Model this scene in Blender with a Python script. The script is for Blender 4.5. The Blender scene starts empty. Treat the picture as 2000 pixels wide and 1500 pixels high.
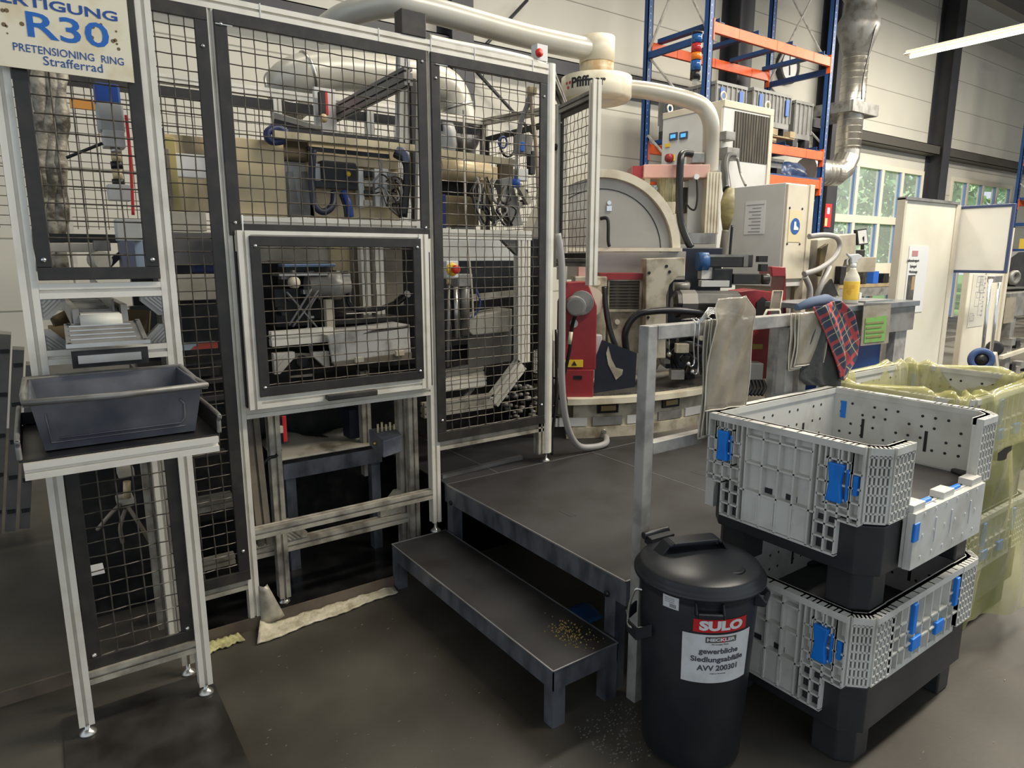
import bpy, bmesh, math, random
from mathutils import Vector, Matrix
random.seed(7)
V = Vector
C = bpy.context.scene.collection
SC = bpy.context.scene

# ---------------------------------------------------------------- camera, world, lights, exposure
F = 1311.0
TH = math.atan(249 / 1311.0)
YAW = math.radians(54.63)
H = 1.6
cam = bpy.data.cameras.new('camera')
cam.sensor_fit = 'HORIZONTAL'; cam.sensor_width = 36.0; cam.lens = F / 2000 * 36.0
cam.clip_start = 0.05; cam.clip_end = 400
camo = bpy.data.objects.new('camera', cam); C.objects.link(camo)
camo.location = (0, 0, H)
camo.rotation_euler = (math.pi / 2 - TH, 0, YAW - math.pi / 2)
SC.camera = camo
_g = V((math.cos(YAW), math.sin(YAW), 0)); _r = V((math.sin(YAW), -math.cos(YAW), 0))
_fw = math.cos(TH) * _g + V((0, 0, -math.sin(TH))); _up = math.sin(TH) * _g + V((0, 0, math.cos(TH)))

def at(x, y, X=None, Y=None, Z=None):
    """the point of the plane X=, Y= or Z= seen at photo pixel (x, y)"""
    d = (x - 1000) / F * _r - (y - 750) / F * _up + _fw
    t = X / d.x if X is not None else (Y / d.y if Y is not None else (Z - H) / d.z)
    return V((0, 0, H)) + t * d

SC.view_settings.view_transform = 'Standard'
SC.view_settings.look = 'None'
SC.view_settings.gamma = 1.0
SC.view_settings.use_curve_mapping = False
SC.view_settings.exposure = 0.12

w = bpy.data.worlds.new('world'); SC.world = w; w.use_nodes = True
bg = w.node_tree.nodes['Background']
bg.inputs['Color'].default_value = (0.80, 0.90, 1.0, 1)
bg.inputs['Strength'].default_value = 0.85

def area_light(name, loc, sx, sy, power, color=(1.0, 0.93, 0.80), rot=(0, 0, 0)):
    l = bpy.data.lights.new(name, 'AREA'); l.shape = 'RECTANGLE'; l.size = sx; l.size_y = sy
    l.energy = power; l.color = color
    o = bpy.data.objects.new(name, l); C.objects.link(o); o.location = loc; o.rotation_euler = rot
    return o
for i, (x, y, p, tilt) in enumerate([(3.8, 0.2, 215, 12), (7.5, 0.4, 330, 8), (12.5, 0.6, 360, 8), (17, 0.6, 380, 15),
                                     (0.8, 4.4, 46, 50), (5.2, 4.2, 170, 8), (9.5, 4.2, 190, 8), (14.5, 4.2, 300, 20)]):
    area_light('hall_lamp_light', (x, y, 5.6), 3.0, 0.5, p, rot=(math.radians(tilt), 0, 0))
sun = bpy.data.lights.new('sun', 'SUN'); sun.energy = 7.0; sun.angle = 0.02; sun.color = (1, 0.95, 0.85)
suno = bpy.data.objects.new('sun', sun); C.objects.link(suno); suno.rotation_euler = (math.radians(-40), math.radians(20), 0)
suno.location = (14, 30, 20)

# ---------------------------------------------------------------- materials
MATS = {}
def mat(name, col, rough=0.5, metal=0.0, dirt=None, amt=0.5, scale=6.0, detail=5.0, stretch=(1, 1, 1), bump=0.0, bscale=None,
        alpha=1.0, trans=0.0, emit=0.0, lo=0.45, hi=0.7, coat=0.0, ior=1.45):
    if name in MATS: return MATS[name]
    m = bpy.data.materials.new(name); m.use_nodes = True
    nt = m.node_tree; b = nt.nodes['Principled BSDF']
    b.inputs['Roughness'].default_value = rough; b.inputs['Metallic'].default_value = metal
    b.inputs['IOR'].default_value = ior
    if coat: b.inputs['Coat Weight'].default_value = coat
    c4 = (*col, 1)
    b.inputs['Base Color'].default_value = c4
    if dirt is not None or bump:
        tc = nt.nodes.new('ShaderNodeTexCoord'); mp = nt.nodes.new('ShaderNodeMapping')
        mp.inputs['Scale'].default_value = stretch
        nt.links.new(tc.outputs['Object'], mp.inputs['Vector'])
    if dirt is not None:
        n = nt.nodes.new('ShaderNodeTexNoise'); n.inputs['Scale'].default_value = scale; n.inputs['Detail'].default_value = detail
        nt.links.new(mp.outputs['Vector'], n.inputs['Vector'])
        r = nt.nodes.new('ShaderNodeMapRange'); r.inputs['From Min'].default_value = lo; r.inputs['From Max'].default_value = hi
        r.inputs['To Max'].default_value = amt
        nt.links.new(n.outputs['Fac'], r.inputs['Value'])
        mx = nt.nodes.new('ShaderNodeMix'); mx.data_type = 'RGBA'
        mx.inputs[6].default_value = c4; mx.inputs[7].default_value = (*dirt, 1)
        nt.links.new(r.outputs['Result'], mx.inputs[0]); nt.links.new(mx.outputs[2], b.inputs['Base Color'])
    if bump:
        n2 = nt.nodes.new('ShaderNodeTexNoise'); n2.inputs['Scale'].default_value = bscale or scale * 3; n2.inputs['Detail'].default_value = 4
        nt.links.new(mp.outputs['Vector'], n2.inputs['Vector'])
        bp = nt.nodes.new('ShaderNodeBump'); bp.inputs['Strength'].default_value = bump; bp.inputs['Distance'].default_value = 0.01
        nt.links.new(n2.outputs['Fac'], bp.inputs['Height']); nt.links.new(bp.outputs['Normal'], b.inputs['Normal'])
    if alpha < 1: b.inputs['Alpha'].default_value = alpha
    if trans: b.inputs['Transmission Weight'].default_value = trans
    if emit:
        b.inputs['Emission Color'].default_value = c4; b.inputs['Emission Strength'].default_value = emit
    MATS[name] = m
    return m

def srgb(r, g, b):
    f = lambda c: ((c / 255 + 0.055) / 1.055) ** 2.4 if c > 10 else c / 255 / 12.92
    return (f(r), f(g), f(b))

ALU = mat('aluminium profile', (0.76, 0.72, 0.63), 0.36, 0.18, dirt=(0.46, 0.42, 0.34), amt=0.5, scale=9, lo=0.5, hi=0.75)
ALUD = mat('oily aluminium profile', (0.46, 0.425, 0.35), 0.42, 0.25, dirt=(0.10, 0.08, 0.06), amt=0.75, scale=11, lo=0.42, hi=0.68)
BLK = mat('dark panel frame', (0.022, 0.020, 0.018), 0.42, 0.0, dirt=(0.05, 0.043, 0.034), amt=0.7, scale=14)
WIRE = mat('woven wire', (0.115, 0.10, 0.08), 0.42, 0.35, dirt=(0.045, 0.037, 0.028), amt=0.8, scale=20)
WIRED = mat('oily wire', (0.11, 0.10, 0.085), 0.45, 0.6, dirt=(0.035, 0.03, 0.025), amt=0.8, scale=20)
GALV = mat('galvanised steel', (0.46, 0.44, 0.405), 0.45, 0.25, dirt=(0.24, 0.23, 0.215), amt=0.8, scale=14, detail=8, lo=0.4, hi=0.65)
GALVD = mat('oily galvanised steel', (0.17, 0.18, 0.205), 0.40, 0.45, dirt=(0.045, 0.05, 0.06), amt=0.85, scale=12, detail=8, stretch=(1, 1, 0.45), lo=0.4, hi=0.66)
DECK = mat('dark deck sheet', (0.026, 0.025, 0.026), 0.55, 0.0, dirt=(0.012, 0.010, 0.008), amt=0.85, scale=5, detail=7, bump=0.06, bscale=90)
FLOORM = mat('concrete floor', (0.088, 0.079, 0.064), 0.50, 0.0, dirt=(0.032, 0.026, 0.019), amt=0.9, scale=1.6, detail=9, bump=0.05, bscale=60, lo=0.38, hi=0.68)
WALLM = mat('sandwich wall panel', (0.51, 0.49, 0.425), 0.6, 0.0, dirt=(0.47, 0.45, 0.39), amt=0.6, scale=1.2, detail=3)
SEAM = mat('wall joint', (0.27, 0.26, 0.22), 0.7)
STEELBLK = mat('anthracite steel', (0.030, 0.030, 0.036), 0.5, 0.0, dirt=(0.05, 0.05, 0.052), amt=0.5, scale=2)
GIRT = mat('dark girt steel', (0.060, 0.055, 0.047), 0.55, 0.0)
RBLUE = mat('rack blue', (0.012, 0.052, 0.17), 0.45, 0.0, dirt=(0.01, 0.03, 0.085), amt=0.6, scale=5)
RORANGE = mat('rack orange', (0.62, 0.095, 0.018), 0.45, 0.0, dirt=(0.45, 0.05, 0.012), amt=0.5, scale=6)
CRATE = mat('light grey crate plastic', (0.66, 0.65, 0.60), 0.5, 0.0, dirt=(0.38, 0.355, 0.30), amt=0.75, scale=7, detail=8, lo=0.48, hi=0.75)
CRATEIN = mat('grey crate plastic shelf', (0.20, 0.20, 0.19), 0.55, 0.0, dirt=(0.12, 0.115, 0.10), amt=0.6, scale=6)
BPLA = mat('black crate plastic', (0.022, 0.023, 0.026), 0.42, 0.0, dirt=(0.045, 0.044, 0.042), amt=0.7, scale=5, detail=8)
LATCH = mat('bright blue latch', (0.012, 0.22, 0.78), 0.4, 0.0, dirt=(0.01, 0.14, 0.55), amt=0.5, scale=18)
BIN = mat('black bin plastic', (0.016, 0.018, 0.022), 0.36, 0.0, dirt=(0.030, 0.031, 0.034), amt=0.6, scale=9, detail=8)
WHITE = mat('white label', (0.66, 0.66, 0.66), 0.5, 0.0, dirt=(0.48, 0.47, 0.45), amt=0.5, scale=22)
PAPER = mat('white paper', (0.70, 0.70, 0.69), 0.6)
BLACK = mat('black print', (0.02, 0.02, 0.022), 0.6)
REDP = mat('red print', (0.58, 0.03, 0.035), 0.45)
BLUEP = mat('blue lettering', (0.02, 0.075, 0.30), 0.5)
DARK = mat('oily black metal', (0.012, 0.012, 0.013), 0.35, 0.2, dirt=(0.04, 0.037, 0.033), amt=0.8, scale=12, detail=8)
DARKB = mat('dark machine blue', (0.014, 0.018, 0.030), 0.45, 0.0, dirt=(0.03, 0.03, 0.034), amt=0.5, scale=6)
MOTOR = mat('black motor housing', (0.022, 0.021, 0.019), 0.35, 0.1, dirt=(0.07, 0.064, 0.052), amt=0.7, scale=10)
GREYM = mat('grey machine metal', (0.27, 0.265, 0.25), 0.4, 0.3, dirt=(0.10, 0.085, 0.065), amt=0.8, scale=7, detail=8, lo=0.45, hi=0.7)
STEEL = mat('brushed steel', (0.55, 0.54, 0.51), 0.28, 0.85, dirt=(0.33, 0.29, 0.23), amt=0.6, scale=5)
CHROME = mat('bright steel', (0.75, 0.75, 0.74), 0.2, 0.9)
STAIN = mat('stainless hood sheet', (0.40, 0.37, 0.32), 0.32, 0.3, dirt=(0.26, 0.22, 0.17), amt=0.7, scale=3, detail=4)
CREAM = mat('cream machine paint', (0.69, 0.63, 0.49), 0.45, 0.0, dirt=(0.33, 0.26, 0.16), amt=0.75, scale=5, detail=8, lo=0.5, hi=0.75)
CREAMD = mat('worn cream paint', (0.50, 0.45, 0.34), 0.45, 0.0, dirt=(0.16, 0.12, 0.075), amt=0.9, scale=8, detail=9, lo=0.42, hi=0.66)
CABW = mat('white cabinet paint', (0.58, 0.58, 0.56), 0.4, 0.0, dirt=(0.47, 0.45, 0.40), amt=0.5, scale=3)
CABC = mat('cream cabinet paint', (0.60, 0.55, 0.44), 0.45, 0.0, dirt=(0.46, 0.40, 0.29), amt=0.5, scale=4)
REDM = mat('red machine paint', (0.30, 0.030, 0.036), 0.38, 0.0, dirt=(0.19, 0.018, 0.022), amt=0.7, scale=6, detail=7)
REDFADE = mat('faded red paint', (0.62, 0.34, 0.29), 0.5, 0.0, dirt=(0.55, 0.42, 0.34), amt=0.6, scale=9)
TAN = mat('tan sheet metal', (0.66, 0.53, 0.31), 0.42, 0.15, dirt=(0.30, 0.23, 0.13), amt=0.6, scale=3, detail=4)
BROWN = mat('brown card', (0.085, 0.062, 0.028), 0.65, 0.0, dirt=(0.055, 0.04, 0.018), amt=0.6, scale=8)
CARTON = mat('cardboard', (0.40, 0.27, 0.13), 0.7)
RUBBER = mat('black hose rubber', (0.012, 0.012, 0.013), 0.32)
HOSEG = mat('grey hose', (0.30, 0.29, 0.28), 0.4)
HOSEB = mat('blue cable bundle', (0.03, 0.06, 0.20), 0.4)
CLOTH = mat('oily white cloth', (0.50, 0.45, 0.36), 0.8, 0.0, dirt=(0.10, 0.075, 0.045), amt=0.9, scale=5, detail=7, lo=0.5, hi=0.65)
YEL = mat('safety yellow', (0.75, 0.50, 0.03), 0.45)
REDBTN = mat('red button', (0.62, 0.035, 0.02), 0.35)
DUCTW = mat('white duct', (0.50, 0.48, 0.42), 0.34, 0.15, dirt=(0.42, 0.37, 0.28), amt=0.6, scale=3, detail=5)
DUCTS = mat('spiral duct steel', (0.52, 0.50, 0.45), 0.30, 0.8, dirt=(0.33, 0.30, 0.25), amt=0.6, scale=4)
FOIL = mat('grimy foil sleeve', (0.36, 0.33, 0.27), 0.5, 0.2, dirt=(0.05, 0.042, 0.03), amt=0.95, scale=13, detail=9, lo=0.40, hi=0.58, bump=1.0, bscale=22)
WOOD = mat('pallet wood', (0.30, 0.23, 0.13), 0.7, 0.0, dirt=(0.17, 0.12, 0.07), amt=0.7, scale=8)
CRATEG = mat('dusty grey crate', (0.20, 0.20, 0.19), 0.6, 0.0, dirt=(0.13, 0.125, 0.115), amt=0.6, scale=6)
LBLUE = mat('mid blue plastic', (0.02, 0.10, 0.42), 0.4)
GREEN = mat('green sheet', (0.16, 0.38, 0.09), 0.6, 0.0, dirt=(0.22, 0.20, 0.07), amt=0.6, scale=14)
GRILL = mat('dusty condenser fins', (0.060, 0.052, 0.040), 0.7, 0.1, dirt=(0.16, 0.14, 0.10), amt=0.8, scale=16, detail=8, stretch=(1, 1, 0.15))
PAD = mat('absorbent mat', (0.62, 0.56, 0.42), 0.85, 0.0, dirt=(0.30, 0.25, 0.15), amt=0.8, scale=16, detail=6, bump=0.9, bscale=45)
PADY = mat('yellowed absorbent mat', (0.55, 0.51, 0.24), 0.85, 0.0, dirt=(0.25, 0.21, 0.10), amt=0.8, scale=18, bump=0.9, bscale=45)
JACK = mat('dark grey work trousers cloth', (0.045, 0.048, 0.045), 0.85, 0.0, dirt=(0.07, 0.065, 0.055), amt=0.6, scale=7, bump=0.4, bscale=40)

def film(name, col, alpha, rough=0.15, dirt=None):
    m = mat(name, col, rough, 0.0, dirt=dirt, amt=0.7, scale=7, detail=5, alpha=alpha, bump=0.5, bscale=11)
    return m
POUCH = film('clear plastic film', (0.40, 0.355, 0.275), 0.66, 0.14, dirt=(0.24, 0.20, 0.14))
YFILM = film('yellow plastic film', (0.56, 0.53, 0.20), 0.52, 0.12, dirt=(0.62, 0.60, 0.36))

# ---------------------------------------------------------------- mesh builder
WL = {}                       # world location of every object that can be a parent
class MB:
    def __init__(s): s.v = []; s.f = []; s.fs = []; s.mi = {}
    def add(s, verts, faces, smooth=False):
        o = len(s.v); s.v += [V(p) for p in verts]; s.f += [tuple(o + i for i in f) for f in faces]; s.fs += [smooth] * len(faces)
        return s
    def merge(s, o, idx):
        for k in range(len(s.f), len(s.f) + len(o.f)): s.mi[k] = idx
        base = len(s.v); s.v += o.v; s.f += [tuple(base + i for i in f) for f in o.f]; s.fs += o.fs
        return s
    def box(s, a, b):
        x0, y0, z0 = (min(a[i], b[i]) for i in range(3)); x1, y1, z1 = (max(a[i], b[i]) for i in range(3))
        return s.add([(x0, y0, z0), (x1, y0, z0), (x1, y1, z0), (x0, y1, z0), (x0, y0, z1), (x1, y0, z1), (x1, y1, z1), (x0, y1, z1)],
                     [(0, 3, 2, 1), (4, 5, 6, 7), (0, 1, 5, 4), (1, 2, 6, 5), (2, 3, 7, 6), (3, 0, 4, 7)])
    def frame(s, p0, p1, up):
        p0, p1 = V(p0), V(p1); d = (p1 - p0).normalized(); up = V(up)
        if abs(d.dot(up.normalized())) > 0.99: up = V((1, 0, 0)) if abs(d.x) < 0.9 else V((0, 1, 0))
        side = d.cross(up).normalized(); u = side.cross(d).normalized()
        return p0, p1, d, side, u
    def bar(s, p0, p1, w, h=None, up=(0, 0, 1)):
        h = w if h is None else h
        p0, p1, d, a, u = s.frame(p0, p1, up)
        q = [(-w / 2, -h / 2), (w / 2, -h / 2), (w / 2, h / 2), (-w / 2, h / 2)]
        return s.extr([p0 + a * x + u * y for x, y in q], p1 - p0)
    def extr(s, poly, vec):
        n = len(poly); vec = V(vec); poly = [V(p) for p in poly]
        nrm = V((0, 0, 0))
        for i in range(n): nrm += poly[i].cross(poly[(i + 1) % n])
        if nrm.dot(vec) < 0: poly = poly[::-1]
        vs = poly + [p + vec for p in poly]
        return s.add(vs, [tuple(range(n))[::-1], tuple(range(n, 2 * n))] + [(i, (i + 1) % n, n + (i + 1) % n, n + i) for i in range(n)])
    def prof(s, p0, p1, w=0.045, h=None, up=(0, 0, 1), g=0.010, dp=0.012):
        """slotted aluminium section: one groove per 45 mm of face"""
        h = w if h is None else h
        p0, p1, d, a, u = s.frame(p0, p1, up)
        def side(L, n):
            out = []
            for k in range(n):
                c = -L / 2 + (k + 0.5) * L / n
                out += [(c - g / 2, 0), (c - g / 2, dp), (c + g / 2, dp), (c + g / 2, 0)]
            return out
        nw = max(1, round(w / 0.05)); nh = max(1, round(h / 0.05)); dp = min(dp, w * 0.3, h * 0.3)
        pts = [(-w / 2, -h / 2)] + [(t, -h / 2 + e) for t, e in side(w, nw)]
        pts += [(w / 2, -h / 2)] + [(w / 2 - e, t) for t, e in side(h, nh)]
        pts += [(w / 2, h / 2)] + [(-t, h / 2 - e) for t, e in side(w, nw)]
        pts += [(-w / 2, h / 2)] + [(-w / 2 + e, -t) for t, e in side(h, nh)]
        return s.extr([p0 + a * x + u * y for x, y in pts], p1 - p0)
    def tube(s, pts, r, n=10, closed=False, caps=True, smooth=True):
        pts = [V(p) for p in pts]; m = len(pts); rs = r if isinstance(r, (list, tuple)) else [r] * m
        T = []
        for i in range(m):
            a = pts[(i - 1) % m] if closed or i > 0 else pts[i]; b = pts[(i + 1) % m] if closed or i < m - 1 else pts[i]
            T.append((b - a).normalized())
        up = V((0, 0, 1)) if abs(T[0].z) < 0.9 else V((1, 0, 0))
        N = T[0].cross(up).normalized(); vs = []; rows = []
        for i in range(m):
            N = (N - T[i] * N.dot(T[i]))
            N = N.normalized() if N.length > 1e-6 else T[i].orthogonal().normalized()
            B = T[i].cross(N)
            vs += [pts[i] + (N * math.cos(2 * math.pi * k / n) + B * math.sin(2 * math.pi * k / n)) * rs[i] for k in range(n)]
        fs = []
        for i in range(m if closed else m - 1):
            j = (i + 1) % m
            fs += [(i * n + k, i * n + (k + 1) % n, j * n + (k + 1) % n, j * n + k) for k in range(n)]
        s.add(vs, fs, smooth)
        if caps and not closed:
            o = len(s.v) - len(vs)
            s.f += [tuple(o + k for k in range(n))[::-1], tuple(o + (m - 1) * n + k for k in range(n))]; s.fs += [False, False]
        return s
    def lathe(s, o, axis, prof, n=24, smooth=True, arc=None):
        o = V(o); ax = V(axis).normalized(); a = ax.orthogonal().normalized(); b = ax.cross(a)
        vs = []
        for r, t in prof:
            vs += [o + ax * t + (a * math.cos(2 * math.pi * k / n) + b * math.sin(2 * math.pi * k / n)) * r for k in range(n)]
        fs = []
        for i in range(len(prof) - 1):
            fs += [(i * n + k, i * n + (k + 1) % n, (i + 1) * n + (k + 1) % n, (i + 1) * n + k) for k in range(n)]
        s.add(vs, fs, smooth); base = len(s.v) - len(vs)
        for i, rev in ((0, True), (len(prof) - 1, False)):
            if prof[i][0] > 1e-5:
                f = tuple(base + i * n + k for k in range(n)); s.f.append(f[::-1] if rev else f); s.fs.append(False)
        return s
    def cyl(s, p0, p1, r, n=20, r2=None):
        p0, p1 = V(p0), V(p1); L = (p1 - p0).length
        return s.lathe(p0, p1 - p0, [(r, 0), (r if r2 is None else r2, L)], n)
    def sph(s, c, r, n=12, sq=(1, 1, 1)):
        c = V(c); vs = []; m = n // 2
        for i in range(m + 1):
            t = math.pi * i / m
            for k in range(n):
                p = 2 * math.pi * k / n
                vs.append(c + V((math.sin(t) * math.cos(p) * r * sq[0], math.sin(t) * math.sin(p) * r * sq[1], math.cos(t) * r * sq[2])))
        return s.add(vs, [(i * n + k, (i + 1) * n + k, (i + 1) * n + (k + 1) % n, i * n + (k + 1) % n) for i in range(m) for k in range(n)], True)
    def grid(s, fn, nu, nv, smooth=True):
        vs = [fn(i / nu, j / nv) for j in range(nv + 1) for i in range(nu + 1)]
        return s.add(vs, [(j * (nu + 1) + i, j * (nu + 1) + i + 1, (j + 1) * (nu + 1) + i + 1, (j + 1) * (nu + 1) + i) for j in range(nv) for i in range(nu)], smooth)
    def mesh(s, o, ux, uz, W, Hh, pitch=0.05, r=0.0023, amp=0.0022):
        """crimped woven wire over the rectangle o + ux*[0,W] + uz*[0,H]"""
        o, ux, uz = V(o), V(ux).normalized(), V(uz).normalized(); nrm = ux.cross(uz)
        nx, nz = int(W / pitch), int(Hh / pitch); x0 = (W - nx * pitch) / 2; z0 = (Hh - nz * pitch) / 2
        def wire(fix, d1, d2, L, n, st, ph):
            pts = [o + d1 * fix]; 
            for k in range(n + 1):
                c = st + k * pitch; sg = amp * (1 if (k + ph) % 2 else -1)
                for q in (-0.010, 0.010):
                    t = c + q
                    if 0 < t < L: pts.append(o + d1 * fix + d2 * t + nrm * sg)
            pts.append(o + d1 * fix + d2 * L)
            s.tube(pts, r, 4, caps=False, smooth=False)
        for i in range(nx + 1): wire(x0 + i * pitch, ux, uz, Hh, nz, z0, i)
        for j in range(nz + 1): wire(z0 + j * pitch, uz, ux, W, nx, x0, j + 1)
        return s
    def build(s, name, m, parent=None, bevel=0.0, solid=0.0, sub=0, loc=None, mats=()):
        me = bpy.data.meshes.new(name)
        if parent is not None: base = WL[parent]
        elif loc is not None: base = V(loc)
        else:
            xs = [p.x for p in s.v]; ys = [p.y for p in s.v]; base = V(((min(xs) + max(xs)) / 2, (min(ys) + max(ys)) / 2, min(p.z for p in s.v)))
        me.from_pydata([tuple(p - base) for p in s.v], [], s.f)
        me.polygons.foreach_set('use_smooth', s.fs)
        for q in (m, *mats): me.materials.append(q)
        for k, q in s.mi.items(): me.polygons[k].material_index = q
        me.update()
        o = bpy.data.objects.new(name, me); C.objects.link(o)
        if parent is not None: o.parent = parent; WL[o] = V(base)
        else: o.location = base; WL[o] = V(base)
        if solid:
            md = o.modifiers.new('solid', 'SOLIDIFY'); md.thickness = solid; md.offset = 0
        if bevel:
            md = o.modifiers.new('bevel', 'BEVEL'); md.width = bevel; md.segments = 2; md.limit_method = 'ANGLE'; md.angle_limit = math.radians(40)
        if sub:
            md = o.modifiers.new('sub', 'SUBSURF'); md.levels = sub; md.render_levels = sub
        return o

def tag(o, label, cat, group=None):
    o['label'] = label; o['category'] = cat
    if group: o['group'] = group
    return o
def thing(name, loc, label, cat, group=None):
    o = bpy.data.objects.new(name, None); C.objects.link(o); o.location = loc; o.empty_display_size = 0.1
    WL[o] = V(loc)
    return tag(o, label, cat, group)
def struct(o, kind='structure'):
    o['kind'] = kind
    return o
def copy_tree(o, loc, rotz=None, label=None, group=None, parent=None):
    c = o.copy(); C.objects.link(c)
    if parent is None:
        c.location = loc
        if rotz is not None: c.rotation_euler = (0, 0, rotz)
        if label: c['label'] = label
        if group: c['group'] = group
    else: c.parent = parent
    for ch in o.children: copy_tree(ch, None, parent=c)
    return c
def lerp(a, b, t): return a + (b - a) * t
def arcpts(c, a, b, r, t0, t1, n):
    """points c + r(a cos t + b sin t), degrees"""
    c, a, b = V(c), V(a), V(b)
    return [c + (a * math.cos(math.radians(lerp(t0, t1, k / n))) + b * math.sin(math.radians(lerp(t0, t1, k / n)))) * r for k in range(n + 1)]
def smooth_path(P, n=6):
    P = [V(p) for p in P]; out = []
    for i in range(len(P) - 1):
        p0 = P[max(i - 1, 0)]; p1 = P[i]; p2 = P[i + 1]; p3 = P[min(i + 2, len(P) - 1)]
        for k in range(n):
            t = k / n
            out.append(0.5 * ((2 * p1) + (p2 - p0) * t + (2 * p0 - 5 * p1 + 4 * p2 - p3) * t * t + (3 * p1 - p0 - 3 * p2 + p3) * t ** 3))
    return out + [P[-1]]

def letters(txt, size, fn, width=None, bold=0.0, align='CENTER', extrude=0.0006):
    """text outline as an MB; fn maps (x, y, depth) of the lettering to a world point"""
    cu = bpy.data.curves.new('lettering', 'FONT'); cu.body = txt; cu.size = size; cu.align_x = align; cu.align_y = 'CENTER'
    cu.extrude = extrude; cu.offset = bold; cu.resolution_u = 3
    o = bpy.data.objects.new('lettering', cu); C.objects.link(o)
    bpy.context.view_layer.update()
    me = bpy.data.meshes.new_from_object(o.evaluated_get(bpy.context.evaluated_depsgraph_get()))
    vs = [v.co.copy() for v in me.vertices]; fs = [tuple(p.vertices) for p in me.polygons]
    bpy.data.objects.remove(o); bpy.data.curves.remove(cu); bpy.data.meshes.remove(me)
    if vs and width:
        x0 = min(v.x for v in vs); x1 = max(v.x for v in vs); k = width / (x1 - x0)
        cx = (x0 + x1) / 2 if align == 'CENTER' else 0
        for v in vs: v.x = (v.x - cx) * k
    return MB().add([fn(v.x, v.y, v.z) for v in vs], fs)
def onplane(o, ux, uy):
    o, ux, uy = V(o), V(ux).normalized(), V(uy).normalized(); n = ux.cross(uy)
    return lambda x, y, z: o + ux * x + uy * y + n * z
def mesh_panel(name, parent, o, ux, W, Hh, fw=0.04, ft=0.012, wm=None, pitch=0.05, studs=True, frame_mat=None):
    """dark flat frame with crimped wire inside: frame part with wire_mesh sub-part; o = lower corner, ux = width direction"""
    ux = V(ux).normalized(); uz = V((0, 0, 1)); o = V(o)
    f = MB(); n = ux.cross(uz)
    def slab(a, b, c, d):
        f.extr([o + ux * a + uz * c - n * ft / 2, o + ux * b + uz * c - n * ft / 2, o + ux * b + uz * d - n * ft / 2, o + ux * a + uz * d - n * ft / 2], n * ft)
    slab(0, W, 0, fw); slab(0, W, Hh - fw, Hh); slab(0, fw, fw, Hh - fw); slab(W - fw, W, fw, Hh - fw)
    fo = f.build(name, frame_mat or BLK, parent, bevel=0.002)
    MB().mesh(o + ux * fw * 0.6 + uz * fw * 0.6, ux, uz, W - 1.2 * fw, Hh - 1.2 * fw, pitch).build('wire_mesh', wm or WIRE, fo)
    if studs:
        for t in (0.06, 0.94):
            for e in (fw / 2, W - fw / 2):
                c = o + ux * e + uz * Hh * t + n * (ft / 2)
                MB().lathe(c, n, [(0.008, 0), (0.006, 0.004), (0, 0.006)], 10).build('screw', CHROME, fo)
    return fo
def foot(parent, x, y, z0, z1, r=0.026):
    return MB().lathe((x, y, z0), (0, 0, 1), [(r, 0), (r, 0.006), (r * 0.5, 0.018), (0.008, 0.022), (0.008, z1 - z0)], 16).build('levelling_foot', STEEL, parent)
# ================================================================ hall shell
YW = 7.8
struct(MB().box((-9, -7, -0.2), (27, YW + 0.3, 0)).build('floor', FLOORM))
wb = MB()
W1 = (13.6, 17.4, 3.56); W2 = (18.9, 22.7, 3.54)
wb.box((-9, YW, 0), (W1[0], YW + 0.12, 7.6)); wb.box((W1[1], YW, 0), (W2[0], YW + 0.12, 7.6)); wb.box((W2[1], YW, 0), (27, YW + 0.12, 7.6))
for w_ in (W1, W2): wb.box((w_[0], YW, w_[2]), (w_[1], YW + 0.12, 7.6))
wbo = struct(wb.build('wall_back', WALLM))
sm = MB()
for k in range(10):
    z = 1.10 + 0.664 * k
    segs = [(-9, 27)] if z > 3.6 else [(-9, W1[0]), (W1[1], W2[0]), (W2[1], 27)]
    for a, b in segs: sm.box((a, YW - 0.004, z - 0.006), (b, YW + 0.004, z + 0.006))
struct(sm.build('panel_joint', SEAM, wbo))
struct(MB().box((26.9, -7, 0), (27.1, YW, 7.6)).build('wall_right', WALLM))
struct(MB().box((-9, -7, 7.6), (27, YW + 0.3, 7.8)).build('ceiling', mat('ceiling sheet', (0.45, 0.44, 0.40), 0.6)))
struct(MB().box((6, 5.9, 6.5), (26.9, 6.15, 6.9)).build('trim_1', STEELBLK))

def hcol(name, x, mt, y0=7.42, wd=0.30):
    m = MB(); m.box((x, y0, 0), (x + wd, y0 + 0.02, 7.6)).box((x, YW - 0.03, 0), (x + wd, YW - 0.001, 7.6)).box((x + wd / 2 - 0.01, y0 + 0.02, 0), (x + wd / 2 + 0.01, YW - 0.03, 7.6))
    return struct(m.build(name, mt))
hcol('trim_2', 4.40, STEELBLK); hcol('trim_3', 9.78, STEELBLK, wd=0.36); hcol('trim_4', 12.72, STEELBLK, wd=0.36); hcol('trim_5', 17.42, STEELBLK, wd=0.34)
for i, (a, b, z) in enumerate([(-9, 4.40, 4.10), (4.70, 9.78, 4.10), (10.14, 12.72, 4.06), (13.08, 17.42, 4.00), (17.76, 26.9, 4.00)]):
    g = MB(); y0 = 7.50
    g.box((a, y0, z - 0.10), (b, y0 + 0.012, z + 0.10)).box((a, y0, z + 0.088), (b, YW - 0.001, z + 0.10)).box((a, y0, z - 0.10), (b, YW - 0.001, z - 0.088))
    struct(g.build('trim_%d' % (6 + i), GIRT if i > 2 else STEELBLK))
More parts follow.
